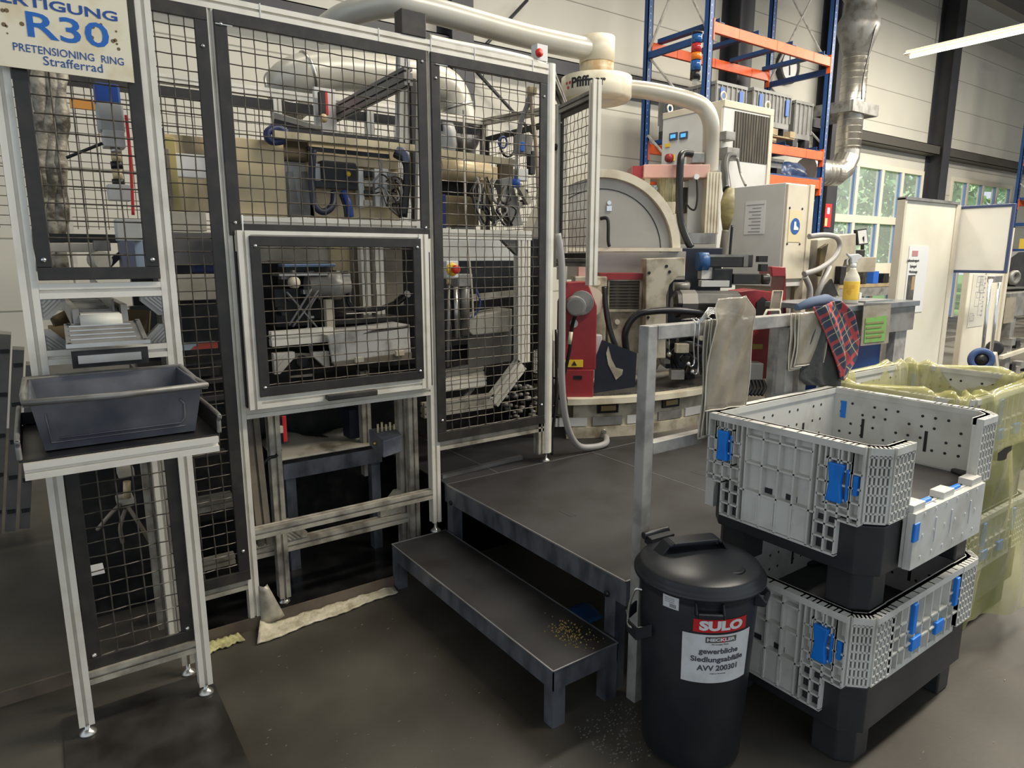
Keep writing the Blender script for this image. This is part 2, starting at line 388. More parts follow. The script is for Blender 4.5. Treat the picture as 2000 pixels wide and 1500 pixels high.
# cross bracing rods on the wall
br = MB(); br.tube([at(895, 145, Y=7.6), at(1030, 0, Y=7.6)], 0.022, 8); br.tube([at(926, 135, Y=7.62), at(1040, 260, Y=7.62)], 0.022, 8)
tag(br.build('bracing_rod', STEELBLK), 'dark diagonal bracing rods crossing the back wall beside the left column', 'bracing')

# windows: frame, mullions, transom, panes
GLASS = mat('window glass', (0.85, 0.9, 0.9), 0.02, 0.0, alpha=0.12)
WFR = mat('cream window frame', (0.62, 0.58, 0.47), 0.4)
WBLUE = mat('blue grey gasket', (0.16, 0.24, 0.42), 0.4)
def window(n, x0, x1, top, mull, trans, lowers):
    f = MB(); y0, y1 = YW - 0.03, YW + 0.10
    f.box((x0, y0, 0.02), (x0 + 0.10, y1, top)); f.box((x1 - 0.10, y0, 0.02), (x1, y1, top)); f.box((x0 + 0.1, y0, top - 0.10), (x1 - 0.1, y1, top))
    for mx in mull: f.box((mx - 0.055, y0, 0.02), (mx + 0.055, y1, top - 0.1))
    f.box((x0 + 0.1, y0 - 0.005, trans - 0.11), (x1 - 0.1, y1, trans + 0.05))
    for lz in lowers: f.box((x0 + 0.1, y0 + 0.005, lz - 0.05), (x1 - 0.1, y1, lz + 0.05))
    fo = struct(f.build('window_%d' % n, WFR, bevel=0.004))
    g = MB()
    ed = [x0 + 0.1] + [q for mx in mull for q in (mx - 0.055, mx + 0.055)] + [x1 - 0.1]
    for k in range(0, len(ed), 2):
        for a, b in ((0.05, trans - 0.11), (trans + 0.05, top - 0.1)):
            MB().box((ed[k], YW + 0.03, a), (ed[k + 1], YW + 0.036, b)).build('pane', GLASS, fo)
            g.box((ed[k + 1] - 0.035, YW - 0.01, a), (ed[k + 1], YW + 0.05, b))
    g.build('gasket', WBLUE, fo)
    return fo
window(1, W1[0], W1[1], W1[2], [14.45, 15.5, 16.4], 2.42, [1.35])
window(2, W2[0], W2[1], W2[2], [19.85, 20.8, 21.7], 2.42, [1.35])

# outside: lawn and trees in daylight
struct(MB().box((-5, YW + 0.3, -0.4), (80, 70, -0.3)).build('ground', mat('lawn', (0.10, 0.22, 0.05), 0.9, dirt=(0.05, 0.12, 0.03), amt=0.8, scale=0.6)))
LEAF = [mat('leaf green %d' % i, tuple(1.25 * q for q in c), 0.7, dirt=d, amt=0.9, scale=1.6, detail=6) for i, (c, d) in enumerate([((0.11, 0.30, 0.10), (0.30, 0.52, 0.22)), ((0.07, 0.22, 0.09), (0.22, 0.42, 0.20)), ((0.16, 0.36, 0.12), (0.42, 0.60, 0.30))])]
BARK = mat('bark', (0.10, 0.075, 0.05), 0.9)
def tree(x, y, h, r, k, label):
    t = thing('tree', (x, y, -0.3), label, 'tree')
    MB().tube([(x, y, -0.3), (x + 0.1, y, h * 0.45), (x - 0.1, y + 0.1, h * 0.75)], [0.28, 0.2, 0.08], 8).build('trunk', BARK, t)
    c = MB(); rnd = random.Random(k * 31 + int(x))
    for i in range(1500):
        u = rnd.uniform(-1, 1); p = rnd.uniform(0, 2 * math.pi); q = rnd.uniform(0.35, 1) ** 0.5; s = math.sqrt(1 - u * u)
        cc = V((x + r * q * s * math.cos(p), y + r * q * s * math.sin(p), h * 0.58 + h * 0.48 * q * u))
        a = V((rnd.uniform(-1, 1), rnd.uniform(-1, 1), rnd.uniform(-1, 1))).normalized(); b = a.orthogonal().normalized(); L = rnd.uniform(0.16, 0.42)
        c.add([cc - a * L, cc + b * L * 0.6, cc + a * L, cc - b * L * 0.6], [(0, 1, 2, 3)])
    c.build('foliage', LEAF[k % 3], t)
tree(20.0, 13.5, 7.0, 2.5, 0, 'broad green tree outside, seen through the left panes of the nearer window')
tree(26.0, 17.5, 8.0, 2.8, 1, 'dark green tree outside, seen through the middle panes of the nearer window')
tree(31.5, 14.8, 7.0, 2.5, 2, 'bright green tree outside, seen through the right panes of the nearer window')
tree(37.5, 17.5, 8.0, 3.0, 0, 'green tree outside, seen through the left half of the farther window')
tree(45, 18.0, 8.5, 3.4, 2, 'light green tree outside, seen through the right half of the farther window')
tree(32, 28, 10.5, 4.5, 1, 'tall tree farthest out on the lawn behind the other trees')
tree(52, 29, 10.5, 5, 1, 'tall dark tree far out on the lawn behind the farther window')

# hanging tube lamp
t = thing('tube_lamp', (8.98, 3.6, 4.0), 'long white fluorescent tube lamp hanging from a wire near the right wall side', 'lamp')
MB().box((8.93, 2.75, 4.00), (9.03, 4.36, 4.045)).build('housing', mat('lamp housing', (0.52, 0.48, 0.38), 0.5), t, bevel=0.004)
MB().extr([(8.885, 2.75, 3.995), (9.075, 2.75, 3.995), (9.03, 2.75, 4.02), (8.93, 2.75, 4.02)], (0, 1.61, 0)).build('reflector', mat('lamp reflector', (0.75, 0.70, 0.58), 0.4), t)
MB().cyl((8.98, 2.80, 3.975), (8.98, 4.32, 3.975), 0.02, 12).build('tube', mat('lit tube', (1.0, 0.93, 0.72), 0.4, emit=4.0), t)
MB().tube([(8.98, 4.05, 4.04), (8.98, 4.05, 7.6)], 0.006, 6).build('suspension_wire', STEELBLK, t)
area_light('tube_lamp_light', (8.98, 3.55, 3.95), 0.1, 1.5, 10)

# wall clock
ck = at(1540, 130, Y=7.72)
t = thing('wall_clock', ck, 'round wall clock with dark rim high on the back wall behind the rack', 'clock')
MB().lathe(ck, (0, -1, 0), [(0.30, -0.05), (0.30, 0.04), (0.255, 0.05), (0.25, 0.0)], 32).build('rim', STEELBLK, t)
MB().lathe(ck + V((0, -0.005, 0)), (0, -1, 0), [(0.25, 0), (0.25, 0.01)], 32).build('dial', PAPER, t)
MB().bar(ck + V((0, -0.02, -0.03)), ck + V((0.0, -0.02, 0.20)), 0.018, 0.006).build('hand', BLACK, t)
MB().bar(ck + V((0, -0.024, 0)), ck + V((0.02, -0.024, -0.15)), 0.022, 0.006).build('hand', BLACK, t)

# fire extinguisher sign
fs = at(1617, 421, Y=7.40)
t = thing('fire_sign', fs, 'small red fire extinguisher sign fixed on the black column by the window', 'sign')
MB().box(fs + V((-0.11, -0.004, -0.22)), fs + V((0.11, 0.004, 0.22))).build('plate', REDP, t)
MB().box(fs + V((-0.05, -0.009, 0.03)), fs + V((0.04, -0.005, 0.15))).build('pictogram', PAPER, t)
MB().box(fs + V((-0.10, -0.009, -0.20)), fs + V((-0.02, -0.005, -0.05))).build('text_field', mat('pale yellow', (0.7, 0.6, 0.25), 0.5), t)

# ================================================================ pallet racking behind the machine
def upright(m, x, y):
    m.box((x - 0.05, y, 0), (x + 0.05, y + 0.012, 6.6)).box((x - 0.05, y, 0), (x - 0.038, y + 0.075, 6.6)).box((x + 0.038, y, 0), (x + 0.05, y + 0.075, 6.6))
    return m
def rack(name, xs, label, yf, yr, levels, orange):
    t = thing(name, ((xs[0] + xs[-1]) / 2, (yf + yr) / 2, 0), label, 'rack')
    for x in xs:
        for y in (yf, yr):
            po = upright(MB(), x, y).build('upright', RBLUE, t)
            hl = MB()
            for k in range(60):
                z = 1.2 + 0.09 * k
                hl.box((x - 0.012, y - 0.001, z), (x - 0.002, y + 0.001, z + 0.018))
            hl.build('slot_row', GALV, po)
        for z in (0.5, 2.35, 4.36, 6.1):
            MB().box((x - 0.03, yf + 0.075, z - 0.04), (x + 0.03, yr, z + 0.04)).build('cross_beam', RBLUE, t)
        for z0, z1 in ((2.4, 3.3), (3.3, 4.32), (4.42, 6.05)):
            MB().bar((x + 0.02, yf + 0.06, z0), (x + 0.02, yr, z1), 0.035, 0.02).build('brace', GALV, t)
            if z0 > 4: MB().bar((x - 0.02, yf + 0.06, z1), (x - 0.02, yr, z0), 0.03, 0.02).build('brace', GALV, t)
    for a, b in zip(xs[:-1], xs[1:]):
        for z in levels:
            for y, s in ((yf, -1), (yr, 1)):
                bm = MB().box((a + 0.055, y - 0.005, z - 0.065), (b - 0.055, y + 0.045, z + 0.065))
                bm.box((a + 0.035, y - 0.012, z - 0.16), (a + 0.058, y + 0.055, z + 0.10)); bm.box((b - 0.058, y - 0.012, z - 0.16), (b - 0.035, y + 0.055, z + 0.10))
                bo = bm.build('shelf_beam', RORANGE, t, bevel=0.003)
                sm_ = MB()
                for q in (0.2, 0.5, 0.82): sm_.box((lerp(a, b, q) - 0.006, y - 0.0065, z - 0.064), (lerp(a, b, q) + 0.006, y - 0.0045, z + 0.064))
                sm_.build('joint_line', mat('dark orange line', (0.30, 0.035, 0.012), 0.5), bo)
            for q in (0.07, 0.36, 0.64, 0.93):
                x = lerp(a, b, q)
                MB().box((x - 0.05, yf - 0.01, z + 0.066), (x + 0.05, yr + 0.04, z + 0.075)).box((x - 0.05, yf - 0.01, z + 0.075), (x - 0.042, yr, z + 0.12)).build('depth_bar', RBLUE, t)
    return t
rack('pallet_rack', (7.40, 10.22), 'tall pallet rack with blue uprights and orange beams behind the machine', 6.05, 7.10, (3.16 - 0.04, 4.475), True)
rl = at(1590, 372, Y=6.05)
# lowest beam level shows only its right end
tr = bpy.data.objects['pallet_rack']
bb = MB().box((7.455, 6.045, 2.63), (10.165, 6.095, 2.76)); bb.box((10.14, 6.038, 2.53), (10.185, 6.105, 2.80)); bb.build('shelf_beam', RORANGE, tr, bevel=0.003)
MB().box((7.455, 7.095, 2.63), (10.165, 7.145, 2.76)).build('shelf_beam', RORANGE, tr, bevel=0.003)
MB().box((7.5, 6.06, 2.765), (10.12, 7.14, 2.785)).build('shelf_sheet', RBLUE, tr)

# second rack at the right picture edge
r2 = rack('storage_rack', (19.40, 21.2), 'blue and orange storage rack cut off by the right picture edge', 5.5, 6.5, (3.86, 2.86, 1.66), True)
tag(MB().box((19.52, 5.75, 1.74), (20.8, 6.4, 2.02)).build('stored_box', mat('yellow carton', (0.62, 0.42, 0.05), 0.6), bevel=0.01), 'yellow carton lying in the right edge storage rack', 'box')
tag(MB().box((19.52, 5.7, 2.94), (20.7, 6.4, 3.35)).build('stored_box', mat('dark blue carton', (0.03, 0.04, 0.09), 0.6), bevel=0.01), 'dark blue box on the middle level of the right edge storage rack', 'box')

# ---- things stored on the rack
def old_crate(x, y, z, wx, wy, h, label, latches=()):
    t = thing('storage_crate', (x + wx / 2, y + wy / 2, z), label, 'crate')
    b = MB(); tk = 0.03
    b.box((x, y, z + 0.12), (x + wx, y + wy, z + 0.16))
    for a, c in (((x, y), (x + wx, y + tk)), ((x, y + wy - tk), (x + wx, y + wy)), ((x, y + tk), (x + tk, y + wy - tk)), ((x + wx - tk, y + tk), (x + wx, y + wy - tk))):
        b.box((*a, z + 0.16), (*c, z + h))
    n = int(wx / 0.09)
    for i in range(n + 1):
        q = x + wx * i / n; b.box((q - 0.008, y - 0.018, z + 0.2), (q + 0.008, y, z + h - 0.03))
    n = int(wy / 0.09)
    for i in range(n + 1):
        q = y + wy * i / n; b.box((x - 0.018, q - 0.008, z + 0.2), (x, q + 0.008, z + h - 0.03))
    b.box((x - 0.02, y - 0.02, z + h - 0.04), (x + wx + 0.02, y, z + h)); b.box((x - 0.02, y, z + h - 0.04), (x, y + wy, z + h))
    b.build('body', CRATEG, t)
    for px in (x, x + wx - 0.12):
        for py in (y, y + wy - 0.12): MB().box((px, py, z), (px + 0.12, py + 0.12, z + 0.12)).build('foot', BPLA, t)
    for lx in latches: MB().box((x + lx - 0.04, y - 0.03, z + h * 0.5), (x + lx + 0.04, y - 0.018, z + h * 0.88)).build('latch', mat('dusty blue latch', (0.03, 0.09, 0.30), 0.5), t)
    for ly in (0.2, wy - 0.2): MB().box((x - 0.03, y + ly - 0.04, z + h * 0.5), (x - 0.018, y + ly + 0.04, z + h * 0.88)).build('latch', MATS['dusty blue latch'], t)
    return t
S1 = 3.12 + 0.125
old_crate(7.62, 6.1, S1, 0.62, 0.98, 0.62, 'dusty grey crate at the left end of the middle rack shelf', (0.1, 0.5))
old_crate(8.62, 6.25, S1 + 0.10, 0.90, 0.80, 0.60, 'dusty grey folding crate with blue latches in the middle of the rack shelf', (0.15, 0.8))
old_crate(9.66, 6.25, S1, 0.44, 0.80, 0.66, 'dusty grey crate at the right end of the middle rack shelf', ())
# cage pallets of grid in front
t = thing('wooden_pallet', (8.75, 6.3, S1), 'small wooden pallet carrying grid trays on the rack shelf', 'pallet')
for y in (6.02, 6.32, 6.6): MB().box((8.28, y - 0.04, S1 + 0.02), (9.28, y + 0.05, S1 + 0.04)).build('bottom_board', WOOD, t)
for x in (8.33, 8.78, 9.2):
    for y in (6.02, 6.32, 6.6): MB().box((x - 0.05, y - 0.05, S1 + 0.04), (x + 0.07, y + 0.05, S1 + 0.125)).build('block', WOOD, t)
tag(MB().box((8.30, 6.75, S1), (8.56, 7.05, S1 + 0.3)).build('stored_box', mat('dark felt', (0.03, 0.03, 0.032), 0.8), bevel=0.05), 'dark soft bundle on the rack shelf left of the grid trays', 'bundle')
# lower shelf
t = old_crate(8.95, 6.3, 2.79, 0.55, 0.6, 0.25, 'dusty grey crate on the lower rack shelf beside the chiller', ())
bb = MB()
def bagf(u, v):
    a = u * 2 * math.pi; r = 1 + 0.07 * math.sin(5 * a + 6 * v) + 0.04 * math.sin(9 * a)
    s = 0.36 * (1 - 0.35 * v ** 3)
    sq = lambda c: math.copysign(abs(c) ** 0.55, c)
    return V((9.9 + s * r * sq(math.cos(a)), 6.55 + 0.28 * r * sq(math.sin(a)) * (1 - 0.3 * v ** 3), 2.79 + 0.25 * v))
bb.grid(bagf, 32, 10); bb.add([bagf(i / 32, 1) for i in range(32)], [tuple(range(32))])
tag(bb.build('blue_bag', mat('crinkled blue film', (0.03, 0.055, 0.13), 0.3, dirt=(0.10, 0.15, 0.27), amt=0.8, scale=6, bump=0.6, bscale=12)), 'crinkled dark blue bag on the lower rack shelf', 'bag')

# ================================================================ silver exhaust duct on the right
d0 = V((11.85, 6.6, 0))
t = thing('exhaust_duct', (11.85, 6.6, 2.9), 'silver spiral exhaust duct with flared outlet rising beside the rack', 'duct')
R = 0.205
m = MB(); m.cyl((11.85, 6.6, 3.42), (11.85, 6.6, 4.98), R, 32)
for k in range(14): m.lathe((11.85, 6.6, 3.46 + k * 0.11), (0, 0, 1), [(R, 0), (R + 0.006, 0.006), (R, 0.012)], 32)
m.build('spiral_pipe', DUCTS, t)
e = MB(); pts = [V((11.85, 6.6, 3.43)), V((11.85, 6.6, 3.30)), V((11.72, 6.6, 3.10)), V((11.52, 6.6, 3.0)), V((11.38, 6.6, 3.0))]
e.tube(pts, R, 28, smooth=False); e.build('elbow', DUCTS, t)
hcyl = MB().cyl((11.38, 6.6, 3.0), (10.62, 6.6, 3.0), R, 28)
for k in range(6): hcyl.lathe((10.68 + k * 0.12, 6.6, 3.0), (1, 0, 0), [(R, 0), (R + 0.006, 0.006), (R, 0.012)], 28)
hcyl.build('horizontal_pipe', DUCTS, t)
MB().lathe((11.85, 6.6, 4.95), (0, 0, 1), [(R, 0), (0.34, 0.42), (0.34, 0.52), (0.26, 0.66), (0.25, 0.86), (0.33, 0.98), (0.32, 0.985), (0.24, 0.86)], 32).build('flared_hood', GREYM, t)
MB().box((11.85 - 0.42, 6.34, 3.98), (11.85 + 0.42, 6.38, 4.16)).box((11.40, 6.38, 3.98), (11.44, 7.40, 4.16)).box((12.26, 6.38, 3.98), (12.30, 7.40, 4.16)).build('wall_bracket', GREYM, t)
MB().tube(smooth_path([(11.80, 6.28, 5.35), (11.78, 6.33, 5.0), (11.72, 6.37, 4.5), (11.66, 6.33, 4.18)]), 0.012, 6).build('cable', RUBBER, t)
# ================================================================ unloading station at the left
YS = 2.48
st = thing('unloading_station', (0.18, YS, 0), 'aluminium profile frame at the left carrying the R30 sign and a shelf', 'machine frame')
for x in (-0.005, 0.368):
    MB().prof((x, YS, 0.05), (x, YS, 2.62), 0.045, up=(0, -1, 0)).build('post', ALU, st); foot(st, x, YS, 0.008, 0.05)
for x in (-0.005, 0.34):
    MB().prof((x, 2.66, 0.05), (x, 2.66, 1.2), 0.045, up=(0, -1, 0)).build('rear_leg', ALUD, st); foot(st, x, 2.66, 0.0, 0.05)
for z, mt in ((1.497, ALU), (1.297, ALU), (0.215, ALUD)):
    MB().prof((0.018, YS, z), (0.345, YS, z), 0.045, up=(0, -1, 0)).build('crossbar', mt, st)
mesh_panel('mesh_panel', st, (0.02, YS - 0.03, 1.53), (1, 0, 0), 0.325, 1.0, 0.038, studs=True)
mesh_panel('mesh_panel', st, (0.02, YS - 0.005, 0.24), (1, 0, 0), 0.325, 0.83, 0.040, wm=WIRED)
# shelf: front beam and two arms back to the posts
MB().prof((-0.062, 1.975, 1.085), (0.382, 1.975, 1.085), 0.042, up=(0, -1, 0)).build('shelf_beam', ALU, st)
for x in (-0.03, 0.35): MB().prof((x, 1.997, 1.085), (x, YS - 0.023, 1.085), 0.042).build('shelf_arm', ALUD, st)
# corner gussets
def gusset(parent, c, dx, dz, s=0.062, mt=GREYM, y=YS):
    m = MB(); c = V(c)
    m.extr([c + V((0, -0.018, 0)), c + V((dx * s, -0.018, 0)), c + V((dx * s, -0.018, dz * s * 0.25)), c + V((dx * s * 0.25, -0.018, dz * s)), c + V((0, -0.018, dz * s))], (0, 0.036, 0))
    for k in range(4):
        a = 0.2 + 0.2 * k
        m.bar(c + V((dx * s * a, -0.021, dz * s * 0.05)), c + V((dx * s * 0.05, -0.021, dz * s * a)), 0.004, 0.006)
    m.build('corner_bracket', mt, parent)
gusset(st, (0.018, YS, 1.474), 1, -1); gusset(st, (0.345, YS, 1.474), -1, -1); gusset(st, (0.018, YS, 1.32), 1, 1); gusset(st, (0.345, YS, 1.32), -1, 1)

# sign
sg = thing('station_sign', (0.16, YS - 0.05, 2.11), 'stained white sign reading R30 hung high on the left station', 'sign')
SIGNM = mat('stained sign sheet', (0.78, 0.72, 0.55), 0.35, 0.0, dirt=(0.55, 0.38, 0.15), amt=0.75, scale=8, detail=8, lo=0.48, hi=0.74)
so = (0.160, YS - 0.0545, 0)
PLT = MB().box((-0.004, YS - 0.054, 2.116), (0.322, YS - 0.05, 2.62))
def sgtext(t, px, py, wpx, size, mt, b=0.0):
    c, a_, b_ = (at(q, py, Y=so[1]) for q in (px, px - wpx / 2, px + wpx / 2))
    letters(t, size, onplane((c.x, so[1], c.z), (1, 0, 0), (0, 0, 1)), width=b_.x - a_.x, bold=b).build('lettering', mt, sg)
sgtext('FERTIGUNG', 108, 13, 248, 0.036, BLUEP, 0.0008)
sgtext('R30', 135, 62, 158, 0.092, mat('bright sign blue', (0.015, 0.13, 0.48), 0.5), 0.0012)
sgtext('PRETENSIONING  RING', 138, 107, 212, 0.029, BLUEP)
sgtext('Strafferrad', 144, 127, 114, 0.034, BLUEP)
sp = MB(); rnd = random.Random(5)
for i in range(26):
    x = rnd.choice([rnd.uniform(0.01, 0.06), rnd.uniform(0.20, 0.29)]); z = rnd.uniform(2.2, 2.38); r = rnd.uniform(0.0015, 0.006)
    sp.lathe((x, YS - 0.0542, z), (0, -1, 0), [(r, 0), (r, 0.0003)], 8)
PLT.merge(sp, 1).build('plate', SIGNM, sg, mats=(mat('oil spot', (0.16, 0.11, 0.05), 0.5),))

# tray and dark tote on the shelf
t = thing('drip_tray', (0.16, 2.2, 1.106), 'black drip tray under the dark tote on the left shelf', 'tray')
m = MB(); prof = [(-0.075, 1.985, 1.185), (-0.066, 1.985, 1.112), (-0.05, 1.985, 1.107)]
m.box((-0.065, 1.965, 1.107), (0.385, 2.40, 1.112)); m.box((-0.070, 1.965, 1.107), (-0.065, 2.40, 1.165)); m.box((0.385, 1.965, 1.107), (0.390, 2.40, 1.165)); m.box((-0.065, 2.395, 1.112), (0.385, 2.40, 1.15))
m.build('pan', DARK, t, bevel=0.002)
for x in (-0.0675, 0.3875): MB().tube(smooth_path([(x, 1.967, 1.115), (x, 1.964, 1.15), (x, 1.98, 1.168), (x, 2.39, 1.168)]), 0.006, 8).build('rolled_rim', GREYM, t)
tt = thing('tote_box', (0.16, 2.18, 1.113), 'dark grey scuffed metal tote box on the left shelf under the chute', 'box')
TOTE = mat('scuffed dark tote', (0.07, 0.074, 0.09), 0.42, 0.15, dirt=(0.16, 0.16, 0.175), amt=0.8, scale=8, detail=8, lo=0.42, hi=0.68)
zb, zt = 1.116, 1.250
B0 = [(-0.015, 2.02), (0.335, 2.02), (0.335, 2.34), (-0.015, 2.34)]; T0 = [(-0.035, 1.995), (0.358, 1.995), (0.358, 2.365), (-0.035, 2.365)]
m = MB(); th = 0.004
o_ = [V((x, y, zb)) for x, y in B0] + [V((x, y, zt)) for x, y in T0]
cxy = V((0.16, 2.18, 0)); i_ = [V((lerp(p.x, cxy.x, 0.025), lerp(p.y, cxy.y, 0.025), p.z + (0.004 if k < 4 else 0))) for k, p in enumerate(o_)]
m.add(o_ + i_, [(0, 3, 2, 1), (8, 9, 10, 11)] + [(k, (k + 1) % 4, 4 + (k + 1) % 4, 4 + k) for k in range(4)] + [(8 + (k + 1) % 4, 8 + k, 12 + k, 12 + (k + 1) % 4) for k in range(4)] + [(4 + k, 4 + (k + 1) % 4, 12 + (k + 1) % 4, 12 + k) for k in range(4)])
m.build('body', TOTE, tt)
rim = MB(); rp = [V((-0.045, 1.985, zt)), V((0.16, 1.983, zt - 0.004)), V((0.368, 1.985, zt)), V((0.372, 2.18, zt - 0.012)), V((0.368, 2.375, zt)), V((0.16, 2.377, zt)), V((-0.045, 2.375, zt)), V((-0.049, 2.18, zt - 0.012))]
rim.tube(rp, 0.0085, 8, closed=True); rim.build('rolled_rim', GREYM, tt)
for a, b in ((0.358, 0.372), (-0.049, -0.035)): MB().box((a, 1.99, zt - 0.012), (b, 2.37, zt - 0.004)).build('side_flange', GREYM, tt)
y_ = lambda z: lerp(2.02, 1.995, (z - zb) / (zt - zb)) - 0.002
pr = MB(); q = [(0.02, zb + 0.03), (0.30, zb + 0.03), (0.31, zb + 0.045), (0.31, zb + 0.085), (0.30, zb + 0.10)]
pr.tube([(x, y_(z), z) for x, z in q], 0.003, 6); pr.tube([(0.31, y_(zb + 0.02), zb + 0.02), (-0.0, y_(zb + 0.02), zb + 0.02), (-0.005, y_(zb + 0.1), zb + 0.1)], 0.002, 6)
pr.build('pressed_rib', TOTE, tt)

# chute and belt conveyor behind the opening
t = thing('belt_conveyor', (0.17, 2.9, 1.39), 'white cleated belt conveyor ending behind the left station opening', 'conveyor')
b = MB().box((0.115, 2.47, 1.415), (0.222, 3.45, 1.425)); b.cyl((0.112, 2.47, 1.40), (0.225, 2.47, 1.40), 0.022, 16)
b.build('belt', mat('white conveyor belt', (0.60, 0.59, 0.53), 0.5, dirt=(0.45, 0.43, 0.36), amt=0.6, scale=6), t)
c = MB()
for k in range(8): c.box((0.116, 2.55 + k * 0.11, 1.425), (0.222, 2.556 + k * 0.11, 1.432))
c.build('cleat', GREYM, t)
MB().box((0.095, 2.47, 1.38), (0.112, 3.45, 1.44)).build('side_rail', GREYM, t); MB().box((0.226, 2.47, 1.38), (0.244, 3.45, 1.45)).build('side_rail', GREYM, t)
MB().bar((0.21, 2.52, 1.44), (0.21, 3.4, 1.50), 0.006, 0.05).build('guide_plate', GREYM, t)
t = thing('discharge_chute', (0.18, 2.42, 1.27), 'ribbed grey sheet metal chute above the dark tote box', 'chute')
SL = [V((0.069, 2.47, 1.393)), V((0.276, 2.47, 1.393)), V((0.281, 2.345, 1.338)), V((0.066, 2.345, 1.338))]
MB().extr(SL, (0, 0, 0.004)).build('slide_sheet', GREYM, t)
rb = MB()
for k in range(4):
    f_ = 0.15 + 0.2 * k; rb.bar(SL[0].lerp(SL[3], f_) + V((0.012, 0, 0.005)), SL[1].lerp(SL[2], f_) + V((-0.03, 0, 0.005)), 0.009, 0.004)
rb.build('pressed_rib', STEEL, t)
MB().bar(SL[0].lerp(SL[3], 1.0) + V((-0.002, 0, 0.004)), SL[1].lerp(SL[2], 1.0) + V((0.002, 0, 0.004)), 0.026, 0.012).build('front_lip', STEEL, t)
MB().bar(SL[1] + V((-0.008, 0, 0.006)), SL[2] + V((-0.008, 0, 0.006)), 0.012, 0.006).build('side_strip', STEEL, t)
for p in (SL[0].lerp(SL[2], 0.06), SL[1].lerp(SL[3], 0.06), SL[2].lerp(SL[0], 0.04), SL[3].lerp(SL[1], 0.04)): MB().lathe(p + V((0, 0, 0.006)), (0, -0.3, 1), [(0.006, 0), (0.006, 0.003), (0, 0.004)], 10).build('bolt', BLACK, t)
MB().box((0.075, 2.34, 1.275), (0.275, 2.352, 1.325)).build('front_plate', DARK, t); MB().box((0.09, 2.335, 1.288), (0.255, 2.340, 1.312)).build('bright_strip', STEEL, t)
m = MB(); m.add([at(98, 620, Y=2.55), at(124, 607, Y=2.62), at(140, 640, Y=2.60), at(132, 690, Y=2.50)], [(0, 1, 2, 3)])
tag(m.build('deflector_card', BROWN, solid=0.006), 'brown card flap left of the chute', 'card')
m = MB(); m.add([at(237, 604, Y=2.66), at(294, 607, Y=2.56), at(290, 670, Y=2.54), at(262, 678, Y=2.54), at(245, 640, Y=2.62)], [(0, 1, 2, 3, 4)])
tag(m.build('deflector_card', BROWN, solid=0.006), 'brown card flap right of the chute', 'card')
tag(MB().box((0.03, 2.52, 1.30), (0.075, 2.60, 1.385)).build('carton', CARTON), 'small cardboard piece wedged behind the left chute flap', 'carton')

# ================================================================ main safety enclosure
YC = 2.86
X2, X3, X4 = 0.645, 1.552, 2.262
P3 = V((2.93, 3.53, 0))
en = thing('safety_enclosure', (1.45, YC, 0), 'big aluminium profile machine enclosure with dark wire mesh panels', 'machine enclosure')
TOPZ = 2.523
MB().prof((0.0, YC, TOPZ), (X4 - 0.022, YC, TOPZ), 0.048, up=(0, -1, 0)).build('top_beam', ALU, en)
MB().prof((X2, YC, 0.04), (X2, YC, 2.5), 0.045, up=(0, -1, 0)).build('post', ALU, en)
MB().prof((X3, YC, 0.275), (X3, YC, 2.5), 0.045, up=(0, -1, 0)).build('post', ALU, en); foot(en, X3, YC, 0.221, 0.28)
m = MB(); m.extr(arcpts((X4, YC, 0.52), (1, 0, 0), (0, 1, 0), 0.032, 0, 360, 15)[:-1], (0, 0, 2.035)); m.build('corner_post', ALU, en); foot(en, X4, YC, 0.465, 0.525)
MB().prof((X4 - 0.045, YC, 0.52), (X4 - 0.045, YC, 0.72), 0.045, up=(0, -1, 0)).build('post', ALUD, en)
MB().prof((P3.x, P3.y, 0.52), (P3.x, P3.y, 2.55), 0.045, up=(-1, -1, 0)).build('post', ALU, en)
MB().prof((0.33, YC, 0.04), (0.33, YC, 1.10), 0.045, up=(0, -1, 0)).build('post', ALU, en)
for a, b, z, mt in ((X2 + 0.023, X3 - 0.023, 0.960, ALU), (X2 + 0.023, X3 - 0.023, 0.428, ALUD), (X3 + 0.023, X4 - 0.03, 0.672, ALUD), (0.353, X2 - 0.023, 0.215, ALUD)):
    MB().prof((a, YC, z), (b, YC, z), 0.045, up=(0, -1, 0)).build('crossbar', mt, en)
# chamfered and right sides
MB().prof((X4, YC, TOPZ), (P3.x, P3.y, TOPZ), 0.045).build('top_beam', GREYM, en)
MB().prof((P3.x, P3.y + 0.03, 2.545), (P3.x, 4.5, 2.60), 0.045).build('top_beam', ALUD, en)
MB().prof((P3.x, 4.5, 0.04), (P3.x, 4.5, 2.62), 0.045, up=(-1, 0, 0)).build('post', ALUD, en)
MB().prof((-0.6, 4.5, 2.60), (P3.x, 4.5, 2.60), 0.05, up=(0, -1, 0)).build('rear_beam', ALU, en)
MB().box((-0.6, 4.49, 2.50), (P3.x - 0.03, 4.51, 2.56)).build('rear_strip', BLK, en)
for x in (1.38, 2.0, 0.2): MB().prof((x, 4.5, 0.04), (x, 4.5, 2.575), 0.05, up=(0, -1, 0)).build('rear_post', ALU, en)
rp_ = MB(); rp_.mesh((-0.5, 4.53, 1.75), (1, 0, 0), (0, 0, 1), 3.35, 0.78, 0.05, r=0.002); rp_.build('rear_wire_mesh', WIRE, en)
mesh_panel('mesh_panel', en, (P3.x - 0.03, 4.42, 0.7), (0, -1, 0), 0.80, 1.78, 0.04)
